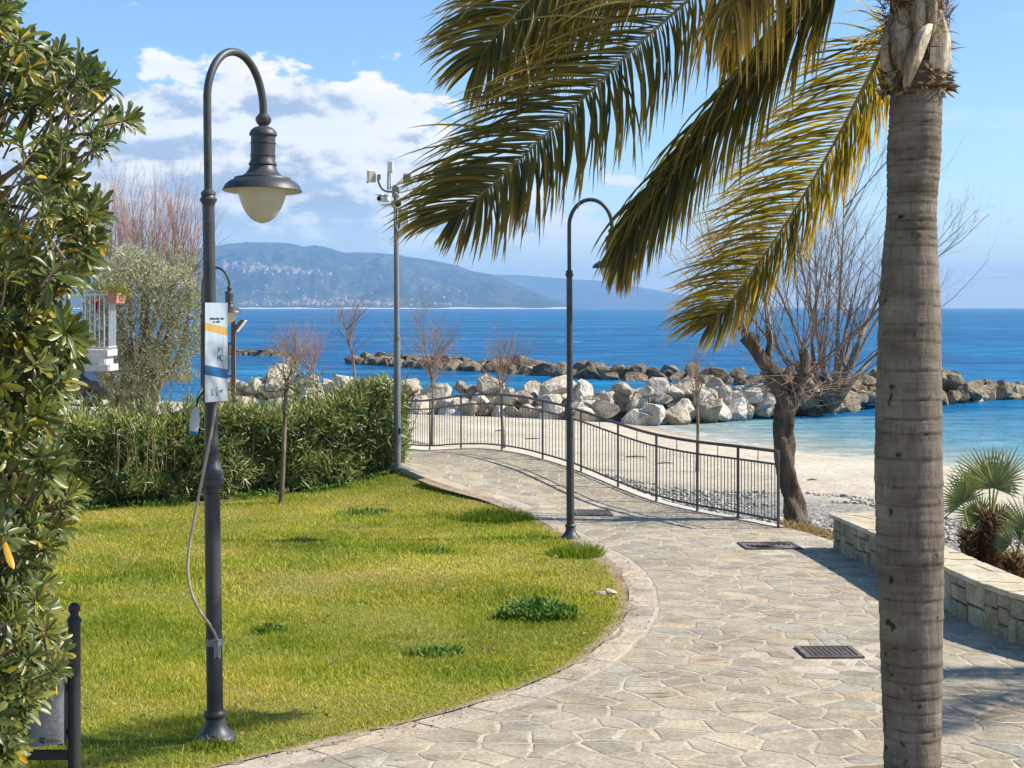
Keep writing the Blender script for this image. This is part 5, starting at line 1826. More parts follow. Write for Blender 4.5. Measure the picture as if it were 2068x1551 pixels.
Vl, Fl, Tl = leaf_arrays(np.array(pp_), np.array(dd_), np.array(nn_), np.array(LL_), np.array(WW_), rng.uniform(0, .3, len(pp_)), np.array(tt_))
fo = put('top_shoots', np_mesh('top_shoots', Vl, Fl, M['leaf_oleander'], Tl), hedge); fo['kind'] = 'stuff'
for k in range(420):
    s = random.random() * HL; o = random.uniform(-.45, .45)
    x = HA.x + hd_.x * s + hn.x * o; y = HA.y + hd_.y * s + hn.y * o
    z0 = float(terrain(x, y)); l = Vector((random.gauss(0, .16), random.gauss(0, .16), 1))
    st.tube([(x, y, z0 - .02), (x + l.x * .6, y + l.y * .6, z0 + .6), (x + l.x * 1.2, y + l.y * 1.2, z0 + 1.25)], [.014, .010, .005], 4, cap=False, tint=random.uniform(.2, .7))
sto = st.build('stems', M['stem_oleander'], hedge)
for k in range(16):      # cut pale canes
    x = -5.35 + random.gauss(0, .28); y = 22.65 + random.gauss(0, .15) + (x + 5.35) * .7
    z0 = float(terrain(x, y)); l = Vector((random.gauss(0, .07), random.gauss(0, .05), 1))
    p0 = Vector((x, y, z0 + .55)) + Vector((hn.x, hn.y, 0)) * .3
    st = MB(); st.tube([p0, p0 + l * random.uniform(.25, .7)], .007, 5, tint=random.uniform(.4, .8))
    st.build('cane', M['stem_oleander'], hedge)
# low weeds along the hedge foot
nw = 3800
s_ = rng.random(nw) * (HL + 1.6) - .3; o_ = .50 + rng.normal(.05, .16, nw)
x_ = HA.x + hd_.x * s_ + hn.x * o_; y_ = HA.y + hd_.y * s_ + hn.y * o_
kk = fbm(x_ * 2, y_ * 2, 51, 3) > .47
x_, y_ = x_[kk], y_[kk]; nw = len(x_)
Vl, Fl, Tl = leaf_arrays(np.stack([x_, y_, terrain(x_, y_) + rng.uniform(0, .09, nw)], 1), np.stack([rng.normal(0, .8, nw), rng.normal(0, .8, nw), rng.uniform(.2, 1, nw)], 1), norm(rng.normal(0, .4, (nw, 3)) + np.array([0, -.4, 1])), rng.uniform(.04, .10, nw), rng.uniform(.015, .03, nw), rng.uniform(0, .5, nw), rng.uniform(.1, .9, nw))
tag(put('ground_weeds', np_mesh('ground_weeds', Vl, Fl, M['weed'], Tl)), 'low leafy weeds along the hedge foot', 'weeds', kind='stuff')
mb = MB()
vs = []; n_ = 26
for k in range(n_ + 1):
    s = -.5 + (HL + 1.3) * k / n_
    for o in (-.8, .62 + .10 * math.sin(k * 1.7) + .07 * math.sin(k * .6)):
        x = HA.x + hd_.x * s + hn.x * o; y = HA.y + hd_.y * s + hn.y * o
        vs.append((x, y, float(terrain(x, y)) + .024))
mb.add(vs, [(2 * k, 2 * k + 2, 2 * k + 3, 2 * k + 1) for k in range(n_)])
tag(mb.build('hedge_soil', M['soil']), 'strip of bare brown soil under the hedge', kind='structure')

# ------------------------------------------------------------------ young olive in front of the hedge
sx, sy = ground_px(567, 1019, lambda a, b: terrain(a, b))
sap = thing('young_olive', (sx, sy, float(terrain(sx, sy))), 'thin young olive tree with sparse leaves in front of the hedge', 'tree')
q = lambda x, y, dY=0: P(x, y, sy + dY)
m2 = MB(); m2.tube(cr_spline([q(567, 1025), q(572, 930), q(575, 850), q(578, 785), q(580, 765)], 20), [.040 * (1 - .35 * k / 19) for k in range(20)], 9)
m2.build('trunk', M['bark_olive'], sap, smooth=True)
m2 = MB()
for c_ in ([(579, 775), (570, 752), (556, 735), (548, 728)], [(579, 770), (590, 745), (592, 728)], [(578, 785), (552, 790), (534, 787), (540, 755), (539, 735)], [(582, 780), (610, 795), (640, 790), (641, 765), (633, 752)], [(580, 770), (600, 760), (612, 752)], [(579, 772), (572, 745), (575, 720)]):
    pts = cr_spline([q(x, y, random.uniform(-.15, .15) * k) for k, (x, y) in enumerate(c_)], 10)
    m2.tube(pts, [.018 * (1 - .7 * k / 9) for k in range(10)], 5)
m2.build('branches', M['bark_olive'], sap, smooth=True)
npt = 900
cpt = np.array([tuple(q(x, y)) for x, y in [(560, 765), (585, 755), (605, 760), (625, 775), (555, 775), (590, 775), (612, 780), (575, 740)]])
ci = rng.integers(0, len(cpt), npt)
pb_ = cpt[ci] + rng.normal(0, 1, (npt, 3)) * np.array([.13, .14, .075])
Vl, Fl, Tl = leaf_arrays(pb_, rand_dir(npt) + np.array([0, 0, .4]), rand_dir(npt) + np.array([.3, -.4, .6]), rng.uniform(.05, .085, npt), rng.uniform(.010, .016, npt), rng.uniform(0, .3, npt), rng.uniform(.1, .75, npt))
fo = put('foliage', np_mesh('foliage', Vl, Fl, M['leaf_olive'], Tl), sap); fo['kind'] = 'stuff'

# ------------------------------------------------------------------ olive tree behind the hedge
OY = 33.0
q = lambda x, y, dY=0: P(x, y, OY + dY)
ol = thing('olive_tree', (q(290, 800).x, OY, float(terrain(q(290, 800).x, OY))), 'silvery olive tree with several trunks beside the balcony', 'tree')
m2 = MB()
zb = float(terrain(q(290, 800).x, OY)) - .1
stems = []
for x0, x1, x2, r0 in ((228, 215, 205, .10), (252, 262, 240, .14), (300, 285, 300, .12), (305, 330, 345, .10), (312, 355, 380, .09)):
    a = q(x0 + (270 - x0) * .2, 850, random.uniform(-.4, .4)); a.z = zb
    pts = cr_spline([a, q(x0, 800, 0), q(x1, 740, random.uniform(-.5, .5)), q(x2, 640, random.uniform(-.6, .6)), q(x2 + random.uniform(-20, 20), 560, 0)], 16)
    gnarl(m2, [pts[0], pts[4], pts[8], pts[12], pts[15]], 16, [r0 * 1.15, r0, r0 * .7, r0 * .45, r0 * .2], 8, .14, int(x0))
    stems.append(pts)
m2.build('trunks', M['bark_olive'], ol, smooth=True, angle=60)
m2 = MB()
for pts in stems:
    for k in range(16):
        f = random.randint(6, 15)
        branch(m2, pts[f], (random.gauss(0, .7), random.gauss(0, .7), random.uniform(.1, 1)), random.uniform(.5, 1.1), .014, 1, .04, .12, (2, 4), .6, .5, 4, .6)
m2.build('twigs', M['bark_olive'], ol)
no = 42000
cx0 = rng.random(no); th = rng.random(no) * 6.283; rr_ = rng.random(no) ** .42
ux = rr_ * np.cos(th); uz = rr_ * np.sin(th)
xpx = 300 + ux * 128; ypx = 640 + uz * 152
lump = 1 + .28 * (fbm(th * 1.6 + 5, th * 0 + 1.0, 61, 3) - .5) * 2
xpx = 300 + ux * 125 * lump; ypx = 655 + uz * 150 * lump
dpt = OY + rng.normal(0, .75, no)
clump = fbm(xpx / 22, ypx / 22 + dpt * .8, 63, 4)
kp = (clump > .36) & (ypx < 800)
xpx, ypx, dpt = xpx[kp], ypx[kp], dpt[kp]; no = len(xpx)
pb_ = np.stack([(xpx - HX) * dpt / FPX, dpt, CZ - (ypx - HY) * dpt / FPX], 1)
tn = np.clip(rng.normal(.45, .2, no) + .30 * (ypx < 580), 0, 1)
Vl, Fl, Tl = leaf_arrays(pb_, rand_dir(no) * .8 + np.array([0, 0, .55]), rand_dir(no) + np.array([.4, -.3, .5]), rng.uniform(.055, .10, no), rng.uniform(.012, .02, no), rng.uniform(0, .3, no), tn)
fo = put('foliage', np_mesh('foliage', Vl, Fl, M['leaf_olive'], Tl), ol); fo['kind'] = 'stuff'
pp_, dd_ = [], []
for k in range(150):      # feathery shoots standing out of the crown
    x0 = random.uniform(195, 420); y0 = 655 - 135 * math.sqrt(max(0, 1 - ((x0 - 300) / 135) ** 2)) + random.uniform(0, 60)
    b_ = q(x0, y0, random.uniform(-.8, .6)); ld = Vector((random.gauss((x0 - 300) / 260, .2), random.gauss(0, .2), 1)).normalized(); H_ = random.uniform(.25, .6)
    for j in range(34):
        pp_.append(tuple(b_ + ld * H_ * random.random())); dd_.append(tuple(ld + Vector((random.gauss(0, .45), random.gauss(0, .45), 0))))
Vl, Fl, Tl = leaf_arrays(np.array(pp_), np.array(dd_), rand_dir(len(pp_)) + np.array([.3, -.4, .2]), rng.uniform(.05, .09, len(pp_)), rng.uniform(.011, .018, len(pp_)), rng.uniform(0, .25, len(pp_)), np.clip(rng.normal(.72, .16, len(pp_)), 0, 1))
fo = put('top_shoots', np_mesh('top_shoots', Vl, Fl, M['leaf_olive'], Tl), ol); fo['kind'] = 'stuff'

# ------------------------------------------------------------------ big pittosporum shrub in the left foreground
BD = np.array([(-60, 60), (0, 78), (35, 62), (62, 40), (85, 150), (120, 215), (165, 235), (200, 282), (245, 298), (285, 262), (320, 195), (365, 165), (395, 190), (412, 240), (455, 232), (520, 230), (565, 200), (596, 125), (625, 118), (645, 150), (690, 188), (720, 188), (755, 165), (800, 150), (850, 150), (905, 140), (955, 195), (985, 205), (1030, 165), (1080, 135), (1150, 118), (1200, 140), (1250, 128), (1300, 145), (1350, 150), (1400, 100), (1435, 84), (1480, 66), (1520, 66), (1551, 66), (1650, 60)], float)
shrub = thing('pittosporum_shrub', (-1.45, 4.35, float(zbase(4.3))), 'big glossy green shrub with yellowing leaves filling the left edge', 'shrub')
SL_T = np.array([0, .22, .5, .78, .93, 1.0]); SL_W = np.array([.22, .45, .82, 1.0, .68, .08])
ros = []
for k in range(9):
    n_ = random.randint(13, 19)
    az_ = np.arange(n_) * 2.4 + random.random() * 6
    pol = np.linspace(.35, 1.45, n_) + rng.normal(0, .1, n_)
    dv = np.stack([np.sin(pol) * np.cos(az_), np.sin(pol) * np.sin(az_), np.cos(pol)], 1)
    nv = np.stack([-np.cos(pol) * np.cos(az_), -np.cos(pol) * np.sin(az_), np.sin(pol)], 1)
    b_ = np.stack([np.zeros(n_), np.zeros(n_), -.035 * (pol - .35)], 1)
    tn_ = np.clip(rng.normal(random.choice([.28, .36, .44, .52]), .13, n_) + np.where(rng.random(n_) < .010, .5, 0) + .06 * (pol - .7), 0, .95)
    L_ = rng.uniform(.065, .10, n_) * np.interp(pol, [.3, .8, 1.5], [.7, 1, .95])
    ros.append(leaf_arrays(b_, dv, nv, L_, L_ * rng.uniform(.21, .28, n_), rng.uniform(-.05, .5, n_), tn_, SL_T, SL_W, fold=.45))
ros_me = [np_mesh('leaf_rosette', *r_[:2], M['leaf_pitt'], r_[2], smooth=True) for r_ in ros]
spots = []
tries = 0
while len(spots) < 1050 and tries < 20000:
    tries += 1
    y = random.uniform(-90, 1640)
    e = np.interp(y, BD[:, 0], BD[:, 1]) - 34
    w = e + 130
    x = e - abs(random.random()) ** 1.25 * w
    dep = random.uniform(3.75, 5.1)
    if x > e - 50: dep = random.uniform(3.9, 4.7)
    # open twiggy upper part
    hole = float(fbm(np.array([x / 70.0]), np.array([y / 70.0 + dep * .6]), 77, 2)[0])
    if hole < (.54 if y < 360 else .46 if y < 600 else .36) and random.random() < .8: continue
    if y < 60 and x > 20: continue
    spots.append((dep, x, y, e))
spots.sort()
stm = MB(); bigV, bigF, bigT = [], [], []; nb = 0
for k, (dep, x, y, e) in enumerate(spots):
    p = P(x, y, dep)
    edge = max(0, 1 - (e - x) / 120)
    axd = Vector((.35 + .5 * edge + random.gauss(0, .35), -.45 + random.gauss(0, .35), .45 + random.gauss(0, .35))).normalized()
    qd = axd.to_track_quat('Z', 'Y').to_matrix().to_4x4()
    T = Matrix.Translation(p) @ qd @ Matrix.Rotation(random.random() * 6.28, 4, 'Z') @ Matrix.Scale(random.uniform(.5, .92), 4)
    # twig back into the shrub
    b1 = p - axd * random.uniform(.06, .11); b2 = b1 + Vector((-.10, random.uniform(.05, .2), -.10)) * random.uniform(.5, 1.1)
    stm.tube([b2, b1, p + axd * .01], [.004, .0034, .0026], 4, cap=False)
    if k < 300:
        o = put('leaf_rosette', random.choice(ros_me), shrub, world=True)
        o.matrix_basis = T
    else:
        v, f, t_ = random.choice(ros)
        A = np.array(T)
        bigV.append(v @ A[:3, :3].T + A[:3, 3]); bigF.append(f + nb); bigT.append(t_); nb += len(v)
fo = put('inner_foliage', np_mesh('inner_foliage', np.concatenate(bigV), np.concatenate(bigF), M['leaf_pitt'], np.concatenate(bigT), smooth=True), shrub); fo['kind'] = 'stuff'
# main branches
for c_, r0 in (([(-70, 420), (20, 350), (100, 295), (170, 245), (228, 190)], .010), ([(-60, 300), (20, 215), (70, 170), (130, 125)], .010), ([(40, 335), (120, 280), (190, 268), (232, 245)], .008), ([(-60, 760), (40, 620), (110, 560), (175, 520), (190, 450)], .010), ([(-60, 900), (20, 800), (90, 735), (140, 690)], .009), ([(-60, 1200), (20, 1090), (90, 1030), (150, 985)], .010), ([(-60, 1500), (20, 1400), (70, 1330), (110, 1300)], .010), ([(-80, 1650), (-50, 1200), (-60, 700), (-40, 200), (-30, -60)], .022), ([(138, 330), (138, 240), (150, 120)], .005), ([(150, 280), (165, 220), (170, 190)], .005)):
    stm.tube(cr_spline([P(x, y, 4.25 + .1 * (k % 2)) for k, (x, y) in enumerate(c_)], 18), [r0 * (1 - .6 * j / 17) for j in range(18)], 7)
stm.tube([(-1.5, 4.4, float(zbase(4.4)) - .1), (-1.47, 4.35, 3.0), tuple(P(-80, 900, 4.3))], [.05, .04, .025], 8)
stm.build('branches', M['stem_pitt'], shrub, smooth=True)

# ------------------------------------------------------------------ the palm on the right
PY = PALM[1]
palm = thing('palm_tree', (PALM[0], PY, float(pz(*PALM))), 'tall palm with smooth ringed grey trunk standing in the paving', 'palm')
TR = np.array([(1640, 1776, 1910), (1590, 1784, 1902), (1551, 1788, 1898), (1400, 1783, 1900), (1250, 1777, 1903), (1100, 1770, 1904), (950, 1768, 1902), (800, 1770, 1900), (640, 1776, 1898), (560, 1780, 1895), (500, 1785, 1892), (430, 1794, 1889), (380, 1794, 1893), (330, 1793, 1898), (250, 1797, 1900), (180, 1800, 1902), (120, 1802, 1902)], float)
nr_, ns_ = 420, 44
yy = np.linspace(1625, 130, nr_)
o_ = np.argsort(TR[:, 0])
lf = np.interp(yy, TR[o_, 0], TR[o_, 1]); rt = np.interp(yy, TR[o_, 0], TR[o_, 2])
sm = lambda a: np.convolve(np.pad(a, 8, mode='edge'), np.ones(17) / 17, mode='valid')
lf, rt = sm(lf), sm(rt)
zc = CZ - (yy - HY) * PY / FPX
# leaf scars: steps of uneven spacing, closer together near the crown
scar = np.zeros(nr_); zz = zc[0]; marks = []
while zz < zc[-1]:
    marks.append(zz); zz += random.uniform(.06, .16) if zz < 4.3 else random.uniform(.022, .06)
vs = np.zeros((nr_, ns_, 3)); ringt = np.zeros((nr_, ns_))
for i in range(nr_):
    cxm = ((lf[i] + rt[i]) / 2 - HX) * PY / FPX; rad = (rt[i] - lf[i]) / 2 * PY / FPX
    for k in range(ns_):
        a = 2 * math.pi * k / ns_
        zloc = zc[i] + .012 * math.sin(a + 1) + .006 * math.sin(2 * a)
        j = np.searchsorted(marks, zloc); d0 = zloc - marks[j - 1] if j > 0 else 1
        e = -.008 * math.exp(-(d0 / .009) ** 2) + .0065 * math.exp(-(d0 / .03)) * (.4 + 1.2 * float(vnoise(k * .35, j * 3.7, 12)))
        e += .010 * (float(fbm(k * .45, zc[i] * 6, 5, 3)) - .5)
        ringt[i, k] = math.exp(-(d0 / .011) ** 2) * (.25 + .75 * float(vnoise(k * .5, j * 5.3, 14)))
        vs[i, k] = (cxm + (rad + e) * math.cos(a), PY + (rad + e) * math.sin(a), zc[i])
b_ = (np.arange(nr_ - 1)[:, None] * ns_ + np.arange(ns_)[None, :]).ravel()
b2 = (np.arange(nr_ - 1)[:, None] * ns_ + (np.arange(ns_)[None, :] + 1) % ns_).ravel()
put('trunk', np_mesh('trunk', vs.reshape(-1, 3), np.stack([b_, b2, b2 + ns_, b_ + ns_], 1), M['palm_trunk'], ringt.ravel(), smooth=True), palm)
# small scar notch on the trunk
nk = P(1852, 474, PY - .148)
mb = MB(); mb.lathe([(.034, -.004), (.030, .012), (.018, .018), (.004, .012)], 14, M=Matrix.Translation(nk + Vector((0, .005, 0))) @ Matrix.Rotation(R(90), 4, 'X') @ Matrix.Diagonal((.9, .65, .6, 1))); mb.build('knot', M['palm_trunk'], palm, smooth=True)
# crown: fibrous core, leaf bases
CX = PALM[0] + .032; CT = 5.23
mb = MB(); mb.lathe([(.12, CT - .03), (.135, CT + .1), (.14, CT + .5), (.12, CT + 1.2), (.07, CT + 1.7)], 20, M=Matrix.Translation((CX, PY, 0)), tint=.25)
mb.build('crown_core', M['fibre'], palm, smooth=True)
boots = [(-36, 1.0, .70, 1.0, 0.0), (-140, .95, .52, .42, .02), (-100, 1.05, .26, .15, .16), (-72, 1.1, .2, .3, .22), (20, .9, .55, .9, .05), (75, .9, .5, .5, .1), (130, .9, .55, .4, .0), (178, .9, .5, .4, .03)]  # tints mix own tone and painted shade: left base dark, sunward ones pale
for (an, hgt, half, tn_, dz0) in boots:
    mb = MB(); nu, nv_ = 11, 16; vs = []; fs = []
    a0 = R(an)
    for layer in (0, 1):
        for v in range(nv_):
            f = v / (nv_ - 1)
            hw = half * (1 - f) ** .7 + .16 if f > .12 else half * (.75 + f * 2.1)
            hw = min(hw, half)
            r_ = .128 + .070 * math.sin(math.pi * min(1, (f + .03) * 1.75)) * (1 - .35 * f) + .035 * max(0, f - .5)
            for u in range(nu):
                w = u / (nu - 1) * 2 - 1
                a = a0 + w * hw
                rr = r_ - .035 * w * w + .006 * (float(vnoise(u * 1.3 + an, v * .5, 3)) - .5) - layer * .016 * (1 - .9 * abs(w) ** 3)
                zz = CT + dz0 - .02 + f * .80 * hgt + .018 * (1 - f) * float(vnoise(u * 2.1, an, 8)) - .05 * (1 - f) ** 3 * (1 - w * w)
                vs.append((CX + rr * math.cos(a), PY + rr * math.sin(a), zz))
    for layer in (0, 1):
        for v in range(nv_ - 1):
            for u in range(nu - 1):
                k = layer * nu * nv_ + v * nu + u
                fs.append((k, k + 1, k + 1 + nu, k + nu))
    for v in range(nv_ - 1):
        for u in (0, nu - 1):
            k = v * nu + u; o2 = nu * nv_; fs.append((k, k + nu, k + nu + o2, k + o2))
    for v in (0, nv_ - 1):
        for u in range(nu - 1):
            k = v * nu + u; o2 = nu * nv_; fs.append((k, k + 1, k + 1 + o2, k + o2))
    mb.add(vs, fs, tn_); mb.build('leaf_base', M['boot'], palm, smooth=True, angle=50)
mb = MB()      # torn flap of old leaf base
fl = [P(1832, 178, PY - .19), P(1846, 120, PY - .215), P(1862, 75, PY - .215), P(1874, 52, PY - .20)]
vs = []
for p, w in zip(fl, (.018, .05, .052, .03)):
    vs += [p + Vector((-w, .02, 0)), p + Vector((0, -.012, .01)), p + Vector((w, .012, .012))]
mb.add(vs, [(3 * k + j, 3 * k + j + 1, 3 * k + j + 4, 3 * k + j + 3) for k in range(3) for j in range(2)], .8)
fb = mb.build('torn_leaf_base', M['boot'], palm, smooth=True)
sd = fb.modifiers.new('thick', 'SOLIDIFY'); sd.thickness = .008
# ragged skirt at the crown foot and hanging fibres
nf = 2600
an = rng.random(nf) * 6.283
low = rng.random(nf) < .14
rb_ = np.where(low, .14 + .03 * rng.random(nf), .145 + .02 * rng.random(nf))
zb_ = np.where(low, CT - .05 + .11 * rng.random(nf) ** 2, CT + .12 + .9 * rng.random(nf))
pb_ = np.stack([CX + rb_ * np.cos(an), PY + rb_ * np.sin(an), zb_], 1)
rad_ = np.stack([np.cos(an), np.sin(an), np.zeros(nf)], 1)
tan_ = np.stack([-np.sin(an), np.cos(an), np.zeros(nf)], 1)
dr = rad_ * np.where(low, .9, .28)[:, None] + tan_ * rng.normal(0, .8, nf)[:, None] + np.stack([np.zeros(nf), np.zeros(nf), rng.normal(-.1, .5, nf)], 1)
dr[~low] += np.stack([np.zeros((~low).sum()), np.zeros((~low).sum()), rng.normal(.6, .8, (~low).sum())], 1)
Vl, Fl, Tl = leaf_arrays(pb_, dr, rad_ + rng.normal(0, .5, (nf, 3)), np.where(low, rng.uniform(.012, .075, nf), rng.uniform(.05, .16, nf)), np.where(low, rng.uniform(.008, .025, nf), rng.uniform(.002, .008, nf)), rng.uniform(-.6, .8, nf), rng.uniform(.1, 1, nf))
fo = put('fibres', np_mesh('fibres', Vl, Fl, M['fibre'], Tl), palm); fo['kind'] = 'stuff'


def strip_mesh(pts, w, nrm, tints):
    """one leaflet: folded ribbon along pts"""
    n = len(pts); vs = []; tt = []
    prof = np.interp(np.linspace(0, 1, n), [0, .12, .45, .8, 1], [.5, .95, 1, .55, .05])
    for i, p in enumerate(pts):
        t = (pts[min(i + 1, n - 1)] - pts[max(i - 1, 0)]).normalized()
        s = t.cross(nrm).normalized(); u = s.cross(t)
        h = w * .5 * prof[i]
        vs += [p - s * h + u * h * .35, p, p + s * h + u * h * .35]
        tt += [tints[i]] * 3
    fs = []
    for i in range(n - 1):
        for j in (0, 1):
            k = i * 3 + j; fs.append((k, k + 1, k + 4, k + 3))
    return vs, fs, tt


def frond(tree, ctrl, nside, Lmid, split, single, tint0=.25, wind=(-.35, 0, 0), droop=.16, la=(.75, .55), ra=(.35, .62), s0=.16, face=(0, -1, .25), width=.027, r0=.017, vary=0.0, rs=1.0):
    pts = cr_spline(ctrl, 90)
    mb = MB(); mb.tube(pts, [r0 * (1 - .86 * k / 89) for k in range(90)], 8, flat=.7)
    fr = mb.build('frond', M['rachis'], tree, smooth=True)
    todo = []
    for side in (-1, 1):
        for k in range(nside):
            s = s0 + (1 - s0) * (k + random.uniform(-.3, .3)) / nside
            s = min(max(s, 0.02), .995)
            i = int(s * 88); p = pts[i].lerp(pts[i + 1], s * 88 - i)
            t = (pts[min(i + 2, 89)] - pts[max(i - 2, 0)]).normalized()
            fc = (Vector(face) - t * Vector(face).dot(t)).normalized()
            perp = fc.cross(t).normalized() * side
            al, pe = la if side < 0 else ra
            if s > .82:
                u_ = (s - .82) / .18; al = al + (1.1 - al) * u_; pe = pe * (1 - .42 * u_)
                if random.random() < .45 * u_: continue
            d = (t * al + perp * pe + fc * random.gauss(.06, .12) + Vector((random.gauss(0, .08), random.gauss(0, .08), random.gauss(0, .08)))).normalized()
            L = Lmid * np.interp(s, [0, .15, .45, .75, .92, 1], [.5, .85, 1, .80, .50, .26]) * random.uniform(.82 - vary, 1.1 + vary * .3) * (rs if side > 0 else 1.0)
            q = [p.copy()]; dd = d.copy(); m = 8
            dr_ = droop * random.uniform(.6, 1.5)
            for j in range(m):
                dd = (dd + Vector((0, 0, -dr_)) * (.4 + j * .22) + Vector(wind) * .12 + Vector((random.gauss(0, .025), random.gauss(0, .04), random.gauss(0, .025)))).normalized()
                p = p + dd * (L / m); q.append(p.copy())
            tb = min(max(random.gauss(tint0 + .05, .14), 0), .9)
            tip = random.uniform(.2, .7)
            tn_ = [min(1, tb + tip * max(0, (j / m - .45) / .55) ** 1.6) for j in range(m + 1)]
            nr2 = (fc + Vector((random.gauss(0, .35), random.gauss(0, .35), random.gauss(0, .35)))).normalized()
            todo.append((L, q, width * random.uniform(.75, 1.2), nr2, tn_))
    todo.sort(key=lambda a: -a[0])
    V_, F_, T_ = [], [], []
    for k, (L, q, w, nr2, tn_) in enumerate(todo):
        v, f, t_ = strip_mesh(q, w, nr2, tn_)
        if k < single:
            me = np_mesh('leaflet', np.array([tuple(a) for a in v]), np.array(f), M['leaflet'], np.array(t_), smooth=True)
            put('leaflet', me, fr)
        else:
            b_ = len(V_); V_ += [tuple(a) for a in v]; F_ += [tuple(i + b_ for i in ff) for ff in f]; T_ += t_
    if V_:
        o = put('leaflets', np_mesh('leaflets', np.array(V_), np.array(F_), M['leaflet'], np.array(T_), smooth=True), fr); o['kind'] = 'stuff'
    return fr


def R3(lst):
    return [P(x, y, Y) for x, y, Y in lst]


# the three fronds that hang into the picture, blown to the left, and the ones above it
frond(palm, R3([(1840, -60, 8.3), (1700, -150, 8.1), (1500, -80, 7.9), (1320, 62, 7.8), (1185, 192, 7.75), (1060, 312, 7.75), (960, 404, 7.75), (905, 448, 7.75)]), 215, .80, 0, 110, .20, wind=(-.40, 0, .0), droop=.085, la=(.60, .70), ra=(.45, .72), width=.0155, rs=.70)
frond(palm, R3([(1835, -40, 8.5), (1740, -90, 8.6), (1620, 30, 8.7), (1495, 185, 8.75), (1385, 318, 8.8), (1292, 440, 8.8), (1250, 540, 8.8)]), 230, .66, 0, 90, .17, wind=(-.30, 0, -.2), droop=.20, la=(.85, .42), ra=(.80, .36), width=.016)
frond(palm, R3([(1828, 30, 8.5), (1790, 85, 8.9), (1745, 175, 9.3), (1690, 280, 9.6), (1620, 400, 9.85), (1540, 520, 10.0), (1468, 618, 10.1), (1428, 660, 10.1)]), 250, .78, 0, 100, .34, wind=(-.45, 0, 0), droop=.085, la=(.50, .78), ra=(.66, .50), s0=.05, width=.0135, rs=.72)
frond(palm, R3([(1840, -80, 8.3), (1650, -260, 8.2), (1400, -230, 8.0), (1200, -110, 7.9), (1080, -10, 7.85), (1000, 75, 7.8), (955, 140, 7.8)]), 190, .66, 0, 0, .26, wind=(-.4, 0, 0), droop=.09, la=(.60, .65), ra=(.55, .60), width=.017)
frond(palm, R3([(1840, -75, 8.4), (1620, -220, 8.5), (1400, -160, 8.5), (1240, -50, 8.5), (1130, 50, 8.5), (1060, 130, 8.5)]), 170, .64, 0, 0, .30, wind=(-.4, 0, 0), droop=.10, la=(.60, .65), ra=(.6, .5), width=.016)
frond(palm, R3([(1845, -90, 8.2), (1740, -240, 7.9), (1640, -230, 7.7), (1560, -120, 7.6), (1500, -20, 7.55), (1470, 60, 7.5)]), 120, .62, 0, 0, .50, wind=(-.1, 0, -.25), droop=.26, la=(.7, .55), ra=(.7, .55), width=.016, vary=.45)
frond(palm, R3([(1835, -60, 8.5), (1760, -200, 8.8), (1650, -190, 9.1), (1560, -90, 9.3), (1500, 40, 9.4), (1460, 170, 9.45)]), 120, .5, 0, 0, .52, wind=(-.2, 0, -.3), droop=.26, la=(.8, .5), ra=(.8, .5), width=.016, vary=.45)
frond(palm, R3([(1860, -80, 8.4), (1930, -260, 8.5), (2050, -330, 8.6), (2180, -260, 8.7), (2260, -120, 8.75)]), 80, .6, 0, 0, .35, wind=(-.3, 0, -.1), droop=.22)
frond(palm, R3([(1860, -80, 8.2), (1900, -300, 7.8), (1930, -420, 7.2), (1940, -380, 6.6)]), 80, .6, 0, 0, .35, wind=(-.3, 0, -.1), droop=.2, face=(1, 0, .3))
frond(palm, R3([(1850, -80, 8.5), (1840, -300, 9.0), (1800, -420, 9.6), (1760, -380, 10.3)]), 80, .6, 0, 0, .35, wind=(-.3, 0, -.1), droop=.2, face=(1, 0, .3))
frond(palm, R3([(1855, -100, 8.35), (1900, -400, 8.4), (1850, -640, 8.4), (1720, -760, 8.4), (1560, -760, 8.4)]), 80, .6, 0, 0, .35, wind=(-.3, 0, -.1), droop=.16)
frond(palm, R3([(1880, -40, 8.35), (1920, -90, 8.4), (1955, -120, 8.45), (1985, -110, 8.5)]), 26, .34, 0, 0, .55, wind=(0, 0, -.2), droop=.3)
# its neighbour just outside the picture on the right
p2 = copy_tree(palm)
p2.location = Vector((9.9, 11.6, palm.location.z - .1)); p2.rotation_euler = (0, 0, R(165))
p2['label'] = 'second palm standing right of the picture, seen only by its shadow'
p2['group'] = 'palms along the paving'; palm['group'] = 'palms along the paving'


